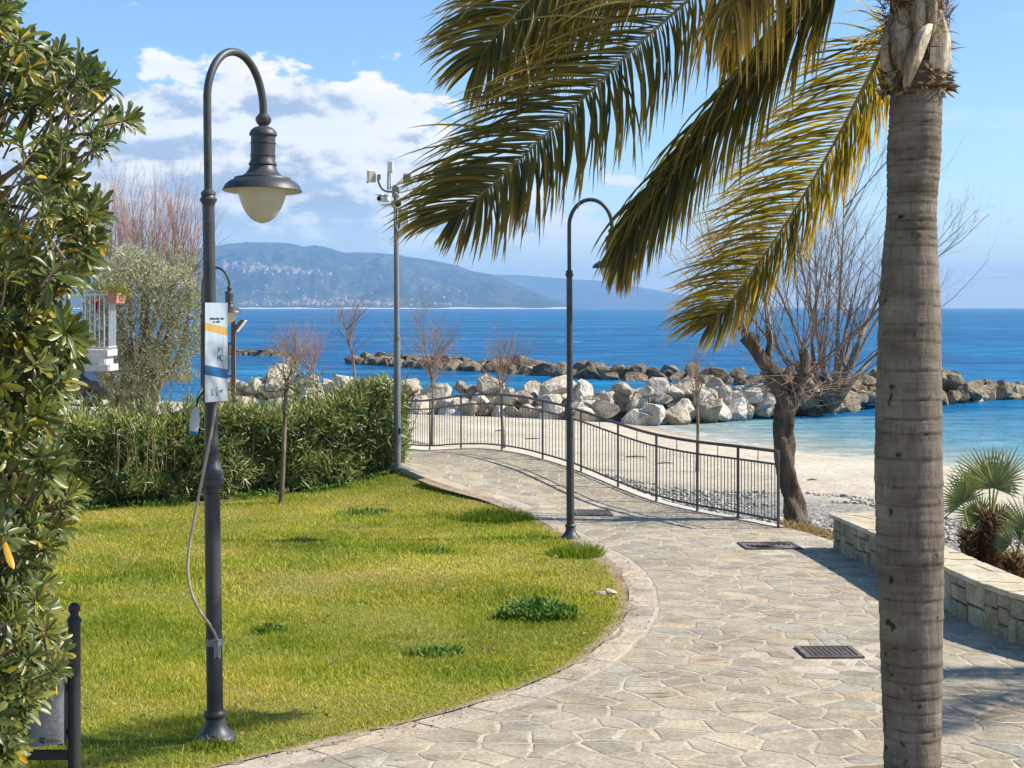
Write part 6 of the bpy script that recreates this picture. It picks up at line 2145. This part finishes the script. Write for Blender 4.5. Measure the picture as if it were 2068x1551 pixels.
# ------------------------------------------------------------------ dwarf fan palms behind the wall
def fan_leaf(root, hub, aim, size, foot, nseg=30, span=200, tint0=.35, roll=0.0):
    """hub: centre of the fan, aim: direction of the middle segment, foot: where the stalk starts"""
    hub = Vector(hub); aim = Vector(aim).normalized()
    side = aim.cross(Vector((0, -1, .2))).normalized(); nm = side.cross(aim).normalized()
    side = (side * math.cos(roll) + nm * math.sin(roll)).normalized(); nm = side.cross(aim).normalized()
    V_, F_, T_ = [], [], []
    for k in range(nseg):
        a = R(-span / 2 + span * k / (nseg - 1))
        d = (aim * math.cos(a) + side * math.sin(a) - nm * .20 * abs(math.sin(a))).normalized()
        L = size * (1 - .22 * abs(a) / R(span / 2)) * random.uniform(.9, 1.08)
        d = (d + Vector((-.06, 0, 0))).normalized()
        q = []; p = hub.copy(); dd = d.copy()
        for j in range(7):
            q.append(p.copy()); p = p + dd * (L / 6); dd = (dd + Vector((-.015, 0, -.018 * j))).normalized()
        tb = min(max(random.gauss(tint0 + .14, .12), 0), 1)
        sdv = d.cross(nm).normalized()
        v, f, t_ = strip_mesh(q, .022, (nm + sdv * random.uniform(-.5, .5)).normalized(), [min(1, tb + .25 * (j / 6) ** 2) for j in range(7)])
        b_ = len(V_); V_ += [tuple(a_) for a_ in v]; F_ += [tuple(i + b_ for i in ff) for ff in f]; T_ += t_
    lf_ = put('leaf', np_mesh('leaf', np.array(V_), np.array(F_), M['fan_leaf'], np.array(T_), smooth=True), root)
    mb = MB(); ft = Vector(foot); md = (ft + hub) / 2 + Vector((0, 0, .02)); mb.tube(cr_spline([ft, md, hub], 8), [.016, .013, .012, .011, .011, .010, .010, .009], 6)
    mb.build('stalk', M['fan_stalk'], lf_, smooth=True)


def shag_trunk(root, a, b, r0, n, tints=(.0, .75)):
    """stub trunk clothed in old leaf bases"""
    a = Vector(a); b = Vector(b)
    mb = MB(); mb.tube([a, a.lerp(b, .5), b], [r0 * .75, r0 * .8, r0 * .5], 12, tint=.1); tr_ = mb.build('trunk', M['fibre'], root, smooth=True)
    f = rng.random(n); an = rng.random(n) * 6.283
    ax_ = np.array(b - a); rad_ = np.stack([np.cos(an), np.sin(an), np.zeros(n)], 1)
    rr = r0 * (.72 - .2 * f)
    pb_ = np.array(a) + f[:, None] * ax_ + rad_ * rr[:, None]
    dv = rad_ * .8 + np.array([0, 0, .75]) + rng.normal(0, .25, (n, 3))
    tn_ = np.clip(rng.uniform(*tints, n) + .3 * (f > .82), 0, 1)
    Vl, Fl, Tl = leaf_arrays(pb_, dv, rad_ + np.array([0, 0, -.4]) + rng.normal(0, .3, (n, 3)), rng.uniform(.06, .13, n), rng.uniform(.018, .042, n), rng.uniform(-.3, .3, n), tn_, np.array([0, .4, .8, 1.]), np.array([1, .9, .6, .25]))
    o = put('old_leaf_bases', np_mesh('old_leaf_bases', Vl, Fl, M['fibre'], Tl), tr_); o['kind'] = 'stuff'


FY = 16.0
q = lambda x, y, dY=0: P(x, y, FY + dY)
gz_ = float(terrain(q(1990, 1170).x, FY))
fp = thing('fan_palm', (q(1990, 1170).x, FY, gz_), 'dwarf fan palm with shaggy brown trunks behind the stone wall', 'palm')
b0 = q(1993, 1180); b0.z = gz_ - .05
shag_trunk(fp, b0, q(2002, 1035), .20, 620)
b1 = q(1955, 1160, -.1); b1.z = gz_ - .05
shag_trunk(fp, b1, q(1958, 1072, -.1), .11, 240)
fan_leaf(fp, q(2008, 985, -.1), (.10, -.15, 1), .42, q(2003, 1040), 28, 210, .42)
fan_leaf(fp, q(1998, 975, .1), (-.75, .1, .85), .46, q(2000, 1040), 26, 170, .30, .5)
fan_leaf(fp, q(2020, 975, .2), (.75, .1, .85), .44, q(2004, 1040), 26, 170, .45, -.4)
fan_leaf(fp, q(1944, 1015, -.15), (-.45, -.2, .75), .34, q(1957, 1075, -.1), 26, 220, .32, .2)
fan_leaf(fp, q(2022, 1058, .1), (.85, .0, .30), .32, q(2006, 1042), 22, 150, .15, -.6)
fan_leaf(fp, q(1982, 1045, .3), (-.5, .3, .45), .34, q(1996, 1050), 22, 160, .2, .4)
fan_leaf(fp, q(1962, 990, .4), (-.3, .4, .9), .34, q(1985, 1060, .2), 22, 180, .5)
b2 = q(2056, 1185, -.4)
fp2 = thing('fan_palm', (b2.x, b2.y, gz_), 'second small fan palm at the right edge behind the wall', 'palm')
b2.z = gz_ - .05
shag_trunk(fp2, b2, q(2050, 1118, -.4), .14, 360, (.1, .9))
fan_leaf(fp2, q(2072, 1070, -.4), (.1, 0, 1), .40, q(2052, 1122, -.4), 24, 190, .4)
fan_leaf(fp2, q(2040, 1098, -.5), (-.7, -.2, .5), .22, q(2050, 1122, -.4), 20, 170, .05)
fan_leaf(fp2, q(2062, 1095, -.2), (.6, .2, .7), .34, q(2052, 1122, -.4), 20, 170, .2)

# ------------------------------------------------------------------ house with balcony behind the shrub
BY = 29.0
q = lambda x, y, dY=0: P(x, y, BY + dY)
bx1 = q(112, 700).x; gzb = 0.7
bl = thing('white_house', (bx1 - 2.2, BY + 3, gzb), 'white plastered house with a railed balcony behind the shrub', 'house')
mb = MB(); mb.box((bx1 - 3.4, BY + 1.5, 2.75), (5.2, 2.6, 4.5)); mb.build('wall', M['building'], bl)
mb = MB(); mb.box((bx1 - 3.4, BY + 1.5, 5.06), (5.3, 2.7, .12)); mb.build('roof_slab', M['concrete'], bl)
for (wx, wz, ww, wh_) in ((bx1 - 1.9, 3.95, .9, 1.8), (bx1 - 3.9, 4.1, 1.0, 1.2), (bx1 - 2.0, 1.9, 1.0, 1.1)):
    mb = MB()
    for s in (-1, 1):
        mb.box((wx + s * (ww / 2 + .04), BY + .17, wz), (.08, .10, wh_ + .16)); mb.box((wx, BY + .17, wz + s * (wh_ / 2 + .04)), (ww, .10, .08))
    wf = mb.build('window', M['wood_post'], bl)
    mb = MB(); mb.box((wx, BY + .185, wz), (ww, .03, wh_)); mb.build('pane', M['car_glass'], wf)
xr = q(224, 700).x
s0 = bx1 - 1.2
mb = MB()
zf_ = q(0, 706).z
mb.box(((s0 + xr) / 2, BY + .12, zf_ - .06), (xr - s0, .72, .12)); mb.box(((s0 + xr) / 2 - .03, BY + .12, zf_ - .20), (xr - s0 - .08, .66, .16)); mb.box(((s0 + xr) / 2 - .02, BY + .13, zf_ - .34), (xr - s0 + .06, .76, .12))
slb = mb.build('balcony_slab', surf('slab_plaster', [(0.40, 0.39, 0.37), (0.56, 0.55, 0.53)], 2.5, rough=.9, bs=.3, bd=.01, fine=12), bl)  # whitish plaster greyed: the balcony's shade is put into its colour
zt_ = q(0, 595).z
br = MB()
br.box(((s0 + xr) / 2, BY - .16, zt_), (xr - s0, .04, .03)); br.box(((s0 + xr) / 2, BY - .16, zf_ + .05), (xr - s0, .03, .02))
br.box((xr - .02, BY + .16, zt_), (.04, .6, .03)); br.box((xr - .02, BY + .16, zf_ + .05), (.03, .6, .02))
brl = br.build('balcony_rail', M['balcony_rail'], bl)
x = s0 + .05
while x < xr:
    mb = MB(); mb.box((x, BY - .16, (zt_ + zf_) / 2), (.022, .022, zt_ - zf_)); mb.build('bar', M['balcony_rail'], brl); x += .088
y = BY - .05
while y < BY + .45:
    mb = MB(); mb.box((xr - .02, y, (zt_ + zf_) / 2), (.022, .022, zt_ - zf_)); mb.build('bar', M['balcony_rail'], brl); y += .11
# pot and cloth on the balcony
pc = q(234, 603, .1)
pt = thing('flower_pot', pc, 'terracotta trough with bushy yellow-green plant hung on the balcony corner', 'flower pot')
mb = MB(); mb.add([(-.085, -.3, -.09), (.085, -.3, -.09), (.085, .3, -.09), (-.085, .3, -.09), (-.105, -.32, .07), (.105, -.32, .07), (.105, .32, .07), (-.105, .32, .07)], [(3, 2, 1, 0), (4, 5, 6, 7), (0, 1, 5, 4), (1, 2, 6, 5), (2, 3, 7, 6), (3, 0, 4, 7)]); mb.box((0, 0, .085), (.235, .67, .03)); mb.build('trough', M['terracotta'], pt, world=False)
n_ = 900
pb_ = rng.normal(0, 1, (n_, 3)) * np.array([.11, .2, .06]) + np.array([.0, 0, .17])
ov = rng.random(n_) < .3
pb_[ov] += np.array([.13, 0, -.09])
Vl, Fl, Tl = leaf_arrays(pb_, rand_dir(n_), rand_dir(n_) + np.array([0, -.3, .6]), rng.uniform(.03, .06, n_), rng.uniform(.015, .025, n_), rng.uniform(0, .3, n_), rng.uniform(.35, .85, n_))
o = put('foliage', np_mesh('foliage', Vl, Fl, M['leaf_pitt'], Tl), pt, world=False); o['kind'] = 'stuff'
ct_ = q(193, 617, .35)
mb = MB(); vs = []
for j in range(7):
    for k in range(6):
        vs.append(ct_ + Vector(((k - 2.5) * .026 * (1 - .04 * j), .035 * math.sin(k * 1.9 + j * .4), (3 - j) * .032 - .012 * abs(k - 2.5) * (j == 6))))
mb.add(vs, [(j * 6 + k, j * 6 + k + 1, j * 6 + k + 7, j * 6 + k + 6) for j in range(6) for k in range(5)])
tag(mb.build('red_cloth', M['red_cloth'], smooth=True), 'small red cloth hanging behind the balcony bars', 'cloth')


# ------------------------------------------------------------------ parked car under the balcony
def make_car(loc, rz, label):
    t = thing('parked_car', loc, label, 'car', rz=rz)
    sec = [(-2.1, .35, .62, .62, .80), (-1.95, .28, .85, .85, .86), (-1.2, .26, .92, .92, .88), (-.55, .25, .95, 1.36, .88), (.2, .25, .95, 1.46, .88), (1.1, .25, .94, 1.42, .88), (1.75, .28, .92, 1.10, .87), (2.05, .33, .85, .90, .82), (2.12, .40, .70, .70, .78)]
    mb = MB(); vs = []
    for (x, z0, zb_, zt2, hw) in sec:
        vs += [(x, -hw * .92, z0), (x, -hw, z0 + .2), (x, -hw, zb_ - .05), (x, -hw * .93, zb_), (x, -hw * (.70 if zt2 > zb_ else .85), zt2 + .005), (x, hw * (.70 if zt2 > zb_ else .85), zt2 + .005), (x, hw * .93, zb_), (x, hw, zb_ - .05), (x, hw, z0 + .2), (x, hw * .92, z0)]
    fs = []; k_ = 10
    for i in range(len(sec) - 1):
        for j in range(k_):
            j2 = (j + 1) % k_; fs.append((i * k_ + j, i * k_ + j2, (i + 1) * k_ + j2, (i + 1) * k_ + j))
    fs += [tuple(range(k_))[::-1], tuple(range((len(sec) - 1) * k_, len(sec) * k_))]
    mb.add(vs, fs); body = mb.build('body', M['car_paint'], t, smooth=True, world=False, angle=40)
    for s in (-1, 1):
        for (xa, xb, za, zb2) in ((-.50, .25, 1.30, 1.38), (.30, 1.05, 1.38, 1.34)):
            mb = MB(); mb.add([(xa - .25 * (xa < 0), s * .835, .99), (xb, s * .845, .99), (xb, s * .70, zb2), (xa + .02, s * .70, za)], [(0, 1, 2, 3)]); w_ = mb.build('window', M['car_glass'], t, world=False)
            md = w_.modifiers.new('thick', 'SOLIDIFY'); md.thickness = .02; md.offset = 0
        mb = MB(); mb.box((-2.0, s * .62, .70), (.12, .30, .13), ch=.03); mb.build('headlight', M['headlight'], t, world=False)
        for xw in (-1.32, 1.32):
            Mw = Matrix.Translation((xw, s * .80, .325)) @ Matrix.Rotation(R(90), 4, 'X')
            mb = MB(); mb.lathe([(.21, -.10), (.30, -.105), (.325, -.07), (.325, .07), (.30, .105), (.21, .10)], 24, M=Mw); wh2 = mb.build('wheel', M['tyre'], t, smooth=True, world=False)
            mb = MB(); mb.lathe([(.195, -.095), (.215, -.10), (.215, .10), (.195, .095), (.19, .0), (.05, .0)], 24, M=Mw, cap=False)
            for k in range(5):
                for e in (-.13, .13):
                    a = 2 * math.pi * k / 5 + e
                    mb.tube([(xw + .03 * math.cos(a), s * .90, .325 + .03 * math.sin(a)), (xw + .2 * math.cos(a + e * .4), s * .905, .325 + .2 * math.sin(a + e * .4))], .016, 5)
            mb.lathe([(.0, .09), (.05, .1), (.05, .12), (.0, .125)], 12, M=Mw if s < 0 else Matrix.Translation((xw, s * .80, .325)) @ Matrix.Rotation(R(-90), 4, 'X'))
            mb.build('rim', M['rim'], wh2, world=False)
    return t


cw = P(194, 800, 52)
make_car((cw.x - 1.25, 53.2, float(terrain(cw.x, 53))), R(-14) + math.pi, 'dark parked car glimpsed below the balcony')

# ------------------------------------------------------------------ wooden frame with floodlight beside the far lamp
q = lambda x, y, dY=0: P(x, y, 31 + dY)
wfz = float(terrain(q(470, 800).x, 31))
wf = thing('wooden_frame', (q(470, 800).x, 31, wfz), 'weathered brown wooden post frame behind the hedge beside the poster', 'frame')
for x, y0, r_ in ((471.5, 648, .042), (440, 668, .035)):
    a = q(x, y0); mb = MB(); mb.box((a.x, a.y, (a.z + wfz) / 2), (r_ * 2, r_ * 2, a.z - wfz)); mb.build('post', M['wood_post'], wf)
for y0 in (648, 694, 760, 788):
    a = q(438, y0); b = q(474, y0); mb = MB(); mb.box(((a.x + b.x) / 2, 31.07, a.z), (b.x - a.x, .04, .045)); mb.build('crossbar', M['wood_post'], wf)
a = q(462, 694); b = q(462, 752); mb = MB(); mb.box((a.x - .03, 31.03, (a.z + b.z) / 2), (.07, .03, a.z - b.z)); mb.build('board', M['bark_olive'], wf)
fc = q(485, 656)
fl_ = thing('floodlight', fc, 'small white floodlight tilted on top of the wooden post', 'floodlight')
Tf = Matrix.Translation(fc) @ Matrix.Rotation(R(38), 4, 'Y')
mb = MB(); mb.add([(-.05, -.09, -.10), (-.05, .09, -.10), (-.05, .09, .10), (-.05, -.09, .10), (.03, -.12, -.14), (.03, .12, -.14), (.03, .12, .14), (.03, -.12, .14)], [(0, 1, 2, 3), (7, 6, 5, 4), (0, 4, 5, 1), (1, 5, 6, 2), (2, 6, 7, 3), (3, 7, 4, 0)], M=Tf); mb.build('housing', M['wood_post'], fl_)
mb = MB(); mb.box((.037, 0, 0), (.018, .25, .29), M=Tf, ch=.006); mb.build('front_glass', M['white_plastic'], fl_)
mb = MB(); mb.tube([fc + Vector((-.05, 0, -.03)), q(474, 664)], .012, 6); mb.build('bracket', M['bracket'], fl_)

# ------------------------------------------------------------------ grass
def grass_field(n, ymin, ymax, lmin, lmax, wmin, wmax, name, label):
    X = rng.uniform(-8.6, 1.45, n); Y = rng.uniform(ymin, ymax, n)
    px_ = HX + X * FPX / Y
    k = (X < left_x(Y) + .02 + .13 * (fbm(X * 4, Y * 4, 81, 3) - .55)) & (px_ > -120)
    # stop at the hedge foot
    so = (X - HA.x) * hn.x + (Y - HA.y) * hn.y
    k &= so > .52 + .12 * (vnoise(X * 2, Y * 2, 82) - .5)
    thin = fbm(X * 1.3, Y * 1.3, 83, 4)
    k &= (thin > .40) | (rng.random(n) < .38)
    k &= np.hypot(X + 1.787, Y - 9.25) > .10
    k &= np.hypot(X + 1.84, Y - 24.7) > .16
    X, Y, thin = X[k], Y[k], thin[k]; m = len(X)
    Z = terrain(X, Y) + .008
    lush = fbm(X * .9 + 4, Y * .9, 85, 4)
    edge = np.clip(1 - (left_x(Y) - X) / .35, 0, 1)
    L = rng.uniform(lmin, lmax, m) * (.65 + .9 * np.clip((lush - .35) / .35, 0, 1)) * (1 - .35 * edge)
    d = np.stack([rng.normal(0, .45, m), rng.normal(0, .45, m), np.ones(m)], 1)
    nrm_ = np.stack([rng.normal(0, 1, m), rng.normal(-.6, 1, m), rng.normal(.2, .3, m)], 1)
    dryp = fbm(X * .55 + 9, Y * .55, 87, 4)
    tn_ = np.clip(.53 + .18 * rng.normal(0, 1, m) - 1.0 * (lush - .5) + 1.1 * np.clip(dryp - .52, 0, 1) + (rng.random(m) < .07) * .4 + .12 * edge, 0, 1)
    Vl, Fl, Tl = leaf_arrays(np.stack([X, Y, Z], 1), d, nrm_, L, rng.uniform(wmin, wmax, m), rng.uniform(0, .7, m), tn_, np.array([0, .55, 1.]), np.array([1, .8, .08]), .1)
    o = put(name, np_mesh(name, Vl, Fl, M['grass'], Tl))
    return tag(o, label, 'grass', kind='stuff')


grass_field(330000, 7.0, 14.0, .016, .044, .0035, .0065, 'grass', 'short sunlit lawn grass in the foreground')
grass_field(330000, 14.0, 26.2, .018, .048, .006, .011, 'grass', 'short lawn grass further back towards the hedge')

# taller tufts
for (x, y, w_, h_, n_, lab) in ((1005, 1052, .48, .26, 1700, 'dark green grass tuft at the lawn edge near the path bend'),
                                (1085, 1252, .34, .27, 1700, 'dark leafy weed clump near the white stones'),
                                (1172, 1124, .38, .22, 1100, 'bright tall grass tuft at the foot of the second lamp'),
                                (735, 1040, .40, .09, 420, 'low green weed patch in the middle of the far lawn'),
                                (545, 1280, .16, .06, 200, 'small dark weed clump right of the front lamp'),
                                (880, 1325, .22, .07, 260, 'small dark clover patch on the near lawn'),
                                (880, 1120, .22, .05, 200, 'faint green clover patch in the middle lawn'),
                                (836, 950, .16, .26, 420, 'yellow-green leafy plant at the foot of the camera pole'),
                                (430, 1515, .16, .10, 420, 'unmown grass tuft around the front lamp base')):
    X, Y = ground_px(x, y, lambda a, b: terrain(a, b))
    t = thing('grass_tuft', (X, Y, float(terrain(X, Y))), lab, 'grass tuft')
    a = rng.random(n_) * 6.283; r_ = np.sqrt(rng.random(n_)) * w_
    px_ = r_ * np.cos(a); py_ = r_ * np.sin(a) * .8
    hh = h_ * (1 - .55 * r_ / w_) * rng.uniform(.5, 1.1, n_)
    leafy = ('weed' in lab) or ('clover' in lab) or ('leafy' in lab)
    d = np.stack([px_ / w_ * .5 + rng.normal(0, .4, n_), py_ / w_ * .5 + rng.normal(0, .4, n_), np.ones(n_)], 1)
    zs = terrain(X + px_, Y + py_) - t.location.z
    bp = np.stack([px_, py_, zs], 1)
    if leafy:
        bp[:, 2] += hh * rng.random(n_) * .8
        Vl, Fl, Tl = leaf_arrays(bp, d + rng.normal(0, .5, (n_, 3)), norm(rng.normal(0, .5, (n_, 3)) + np.array([0, -.3, 1])), rng.uniform(.03, .075, n_), rng.uniform(.014, .03, n_), rng.uniform(0, .5, n_), rng.uniform(0, 1, n_) + (.5 if 'yellow' in lab else 0))
        o = put('leaves', np_mesh('leaves', Vl, Fl, M['weed'], Tl), t, world=False)
    else:
        Vl, Fl, Tl = leaf_arrays(bp, d, rng.normal(0, 1, (n_, 3)), hh, rng.uniform(.006, .011, n_), rng.uniform(0, .7, n_), rng.uniform(.0, .45, n_))
        o = put('leaves', np_mesh('leaves', Vl, Fl, M['grass'], Tl), t, world=False)
    o['kind'] = 'stuff'

# dry plants at the tree foot
n_ = 1500
x_ = rng.uniform(1575, 1690, n_); y_ = 1066 + (x_ - 1575) * .22 + rng.normal(4, 6, n_)
Yd = 3100 * 2.98 / (y_ - HY); X_ = (x_ - HX) * Yd / FPX
z_ = terrain(X_, Yd)
Vl, Fl, Tl = leaf_arrays(np.stack([X_, Yd, z_ + rng.uniform(0, .08, n_)], 1), np.stack([rng.normal(0, .8, n_), rng.normal(0, .8, n_), rng.uniform(.1, .9, n_)], 1), rand_dir(n_), rng.uniform(.04, .11, n_), rng.uniform(.004, .012, n_), rng.uniform(0, .6, n_), rng.uniform(0, 1, n_))
tag(put('dry_plants', np_mesh('dry_plants', Vl, Fl, M['dry'], Tl)), 'rust-brown dry low plants at the pollarded tree foot', 'dry plants', kind='stuff')
# fallen leaves on the lawn rim and paving
n_ = 1500
Yf = rng.uniform(8.0, 22, n_); Xf = left_x(Yf) + rng.normal(-.03, .16, n_)
zf = np.where(Xf < left_x(Yf), terrain(Xf, Yf) + .03, pz(Xf, Yf) + .018)
Vl, Fl, Tl = leaf_arrays(np.stack([Xf, Yf, zf], 1), np.stack([rng.normal(0, 1, n_), rng.normal(0, 1, n_), rng.normal(0, .15, n_)], 1), np.tile([0, 0, 1.], (n_, 1)) + rng.normal(0, .2, (n_, 3)), rng.uniform(.015, .045, n_), rng.uniform(.006, .016, n_), rng.uniform(-.4, .4, n_), rng.uniform(0, .8, n_))
tag(put('fallen_leaves', np_mesh('fallen_leaves', Vl, Fl, M['dry'], Tl)), 'scattered dry leaf litter along the lawn edge', 'leaf litter', kind='stuff')

n_ = 900
Yf = rng.uniform(9, 24, n_); Xf = rng.uniform(-7, 1.2, n_)
kp = (Xf < left_x(Yf) - .1) & (((Xf - HA.x) * hn.x + (Yf - HA.y) * hn.y) > .6)
Xf, Yf = Xf[kp], Yf[kp]; n_ = len(Xf)
Vl, Fl, Tl = leaf_arrays(np.stack([Xf, Yf, terrain(Xf, Yf) + rng.uniform(.02, .05, n_)], 1), np.stack([rng.normal(0, 1, n_), rng.normal(0, 1, n_), rng.normal(0, .3, n_)], 1), np.tile([0, -.3, 1.], (n_, 1)) + rng.normal(0, .3, (n_, 3)), rng.uniform(.025, .06, n_), rng.uniform(.01, .03, n_), rng.uniform(-.4, .4, n_), rng.uniform(0, .7, n_))
tag(put('lawn_litter', np_mesh('lawn_litter', Vl, Fl, M['dry'], Tl)), 'dead brown leaves scattered over the lawn', 'leaf litter', kind='stuff')

# ------------------------------------------------------------------ shingle on the beach
ico = np.array([(0, 0, 1), (.894, 0, .447), (.276, .851, .447), (-.724, .526, .447), (-.724, -.526, .447), (.276, -.851, .447), (.724, .526, -.447), (-.276, .851, -.447), (-.894, 0, -.447), (-.276, -.851, -.447), (.724, -.526, -.447), (0, 0, -1)])
icf = np.array([(0, 1, 2), (0, 2, 3), (0, 3, 4), (0, 4, 5), (0, 5, 1), (1, 6, 2), (2, 7, 3), (3, 8, 4), (4, 9, 5), (5, 10, 1), (6, 7, 2), (7, 8, 3), (8, 9, 4), (9, 10, 5), (10, 6, 1), (11, 7, 6), (11, 8, 7), (11, 9, 8), (11, 10, 9), (11, 6, 10)])
n_ = 60000
Yf = rng.uniform(12.5, 34, n_); Xf = rng.uniform(-1, 11, n_)
off = Xf - right_x(np.clip(Yf, 1, 33))
kp = (off > .22) & (off < 5.6) & (fbm(Xf * .8, Yf * .8, 91, 4) > .40 + .05 * off / 5 - .12 * (off < 1.8))
kp &= (Yf > 17.8) | (Xf > 4.45)
kp &= ~((off > 3.0) & (Yf > 27))
Xf, Yf = Xf[kp], Yf[kp]; n_ = len(Xf)
sz = rng.lognormal(math.log(.022), .42, n_)
ro = rng.random(n_) * 6.283
Pm = ico[None] * sz[:, None, None] * np.stack([rng.uniform(.9, 1.6, n_), rng.uniform(.7, 1.1, n_), rng.uniform(.4, .7, n_)], 1)[:, None, :]
c_, s_ = np.cos(ro)[:, None], np.sin(ro)[:, None]
Pm = np.stack([Pm[..., 0] * c_ - Pm[..., 1] * s_, Pm[..., 0] * s_ + Pm[..., 1] * c_, Pm[..., 2]], -1)
Pm = Pm + np.stack([Xf, Yf, terrain(Xf, Yf) + sz * .25], 1)[:, None, :]
Fp = (icf[None] + (np.arange(n_) * 12)[:, None, None]).reshape(-1, 3)
tag(put('shingle', np_mesh('shingle', Pm.reshape(-1, 3), Fp, M['pebble'], np.repeat(rng.random(n_), 12), smooth=True)), 'grey and white beach pebbles between railing and sand', 'pebbles', kind='stuff')
# driftwood sticks and weed on the sand
for k, (x, y, L_, dlab) in enumerate(((1285, 925, .5, 'long driftwood stick on the sand behind the middle of the railing'), (1345, 938, .35, 'driftwood stick on the sand just right of the longest one'), (1075, 888, .4, 'driftwood stick on the sand behind the crown of the railing'), (1010, 872, .35, 'driftwood stick on the sand nearest the white boulders'), (1640, 972, .18, 'short dark driftwood piece right of the pollarded tree trunk'))):
    X, Y = ground_px(x, y, lambda a, b: terrain(a, b))
    p = Vector((X, Y, float(terrain(X, Y)) + .025)); d = Vector((random.uniform(.6, 1), random.uniform(-.6, .6), .02)).normalized()
    mb = MB(); mb.tube([p - d * L_ / 2, p + Vector((0, .03, .01)), p + d * L_ / 2], [.014, .018, .008], 6)
    tag(mb.build('driftwood', M['bark_olive'], smooth=True), dlab, 'driftwood', 'driftwood sticks on the beach')

# ------------------------------------------------------------------ sea air
mb = MB(); mb.box((0, 9300, 250), (31000, 20600, 506))
hz = mb.build('haze', None) if False else None
me = bpy.data.meshes.new('haze'); me.from_pydata(mb.v, [], mb.f)
hm_ = bpy.data.materials.new('haze'); hm_.use_nodes = True
nt = hm_.node_tree; nt.nodes.clear()
vo = nt.nodes.new('ShaderNodeVolumePrincipled'); vo.inputs['Color'].default_value = (0.33, 0.60, 1.0, 1); vo.inputs['Density'].default_value = 0.86e-4; vo.inputs['Anisotropy'].default_value = 0.0
ou = nt.nodes.new('ShaderNodeOutputMaterial'); nt.links.new(vo.outputs[0], ou.inputs['Volume'])
me.materials.append(hm_)
hz = put('haze', me); hz['kind'] = 'stuff'; hz['label'] = 'thin bluish sea haze over the bay'
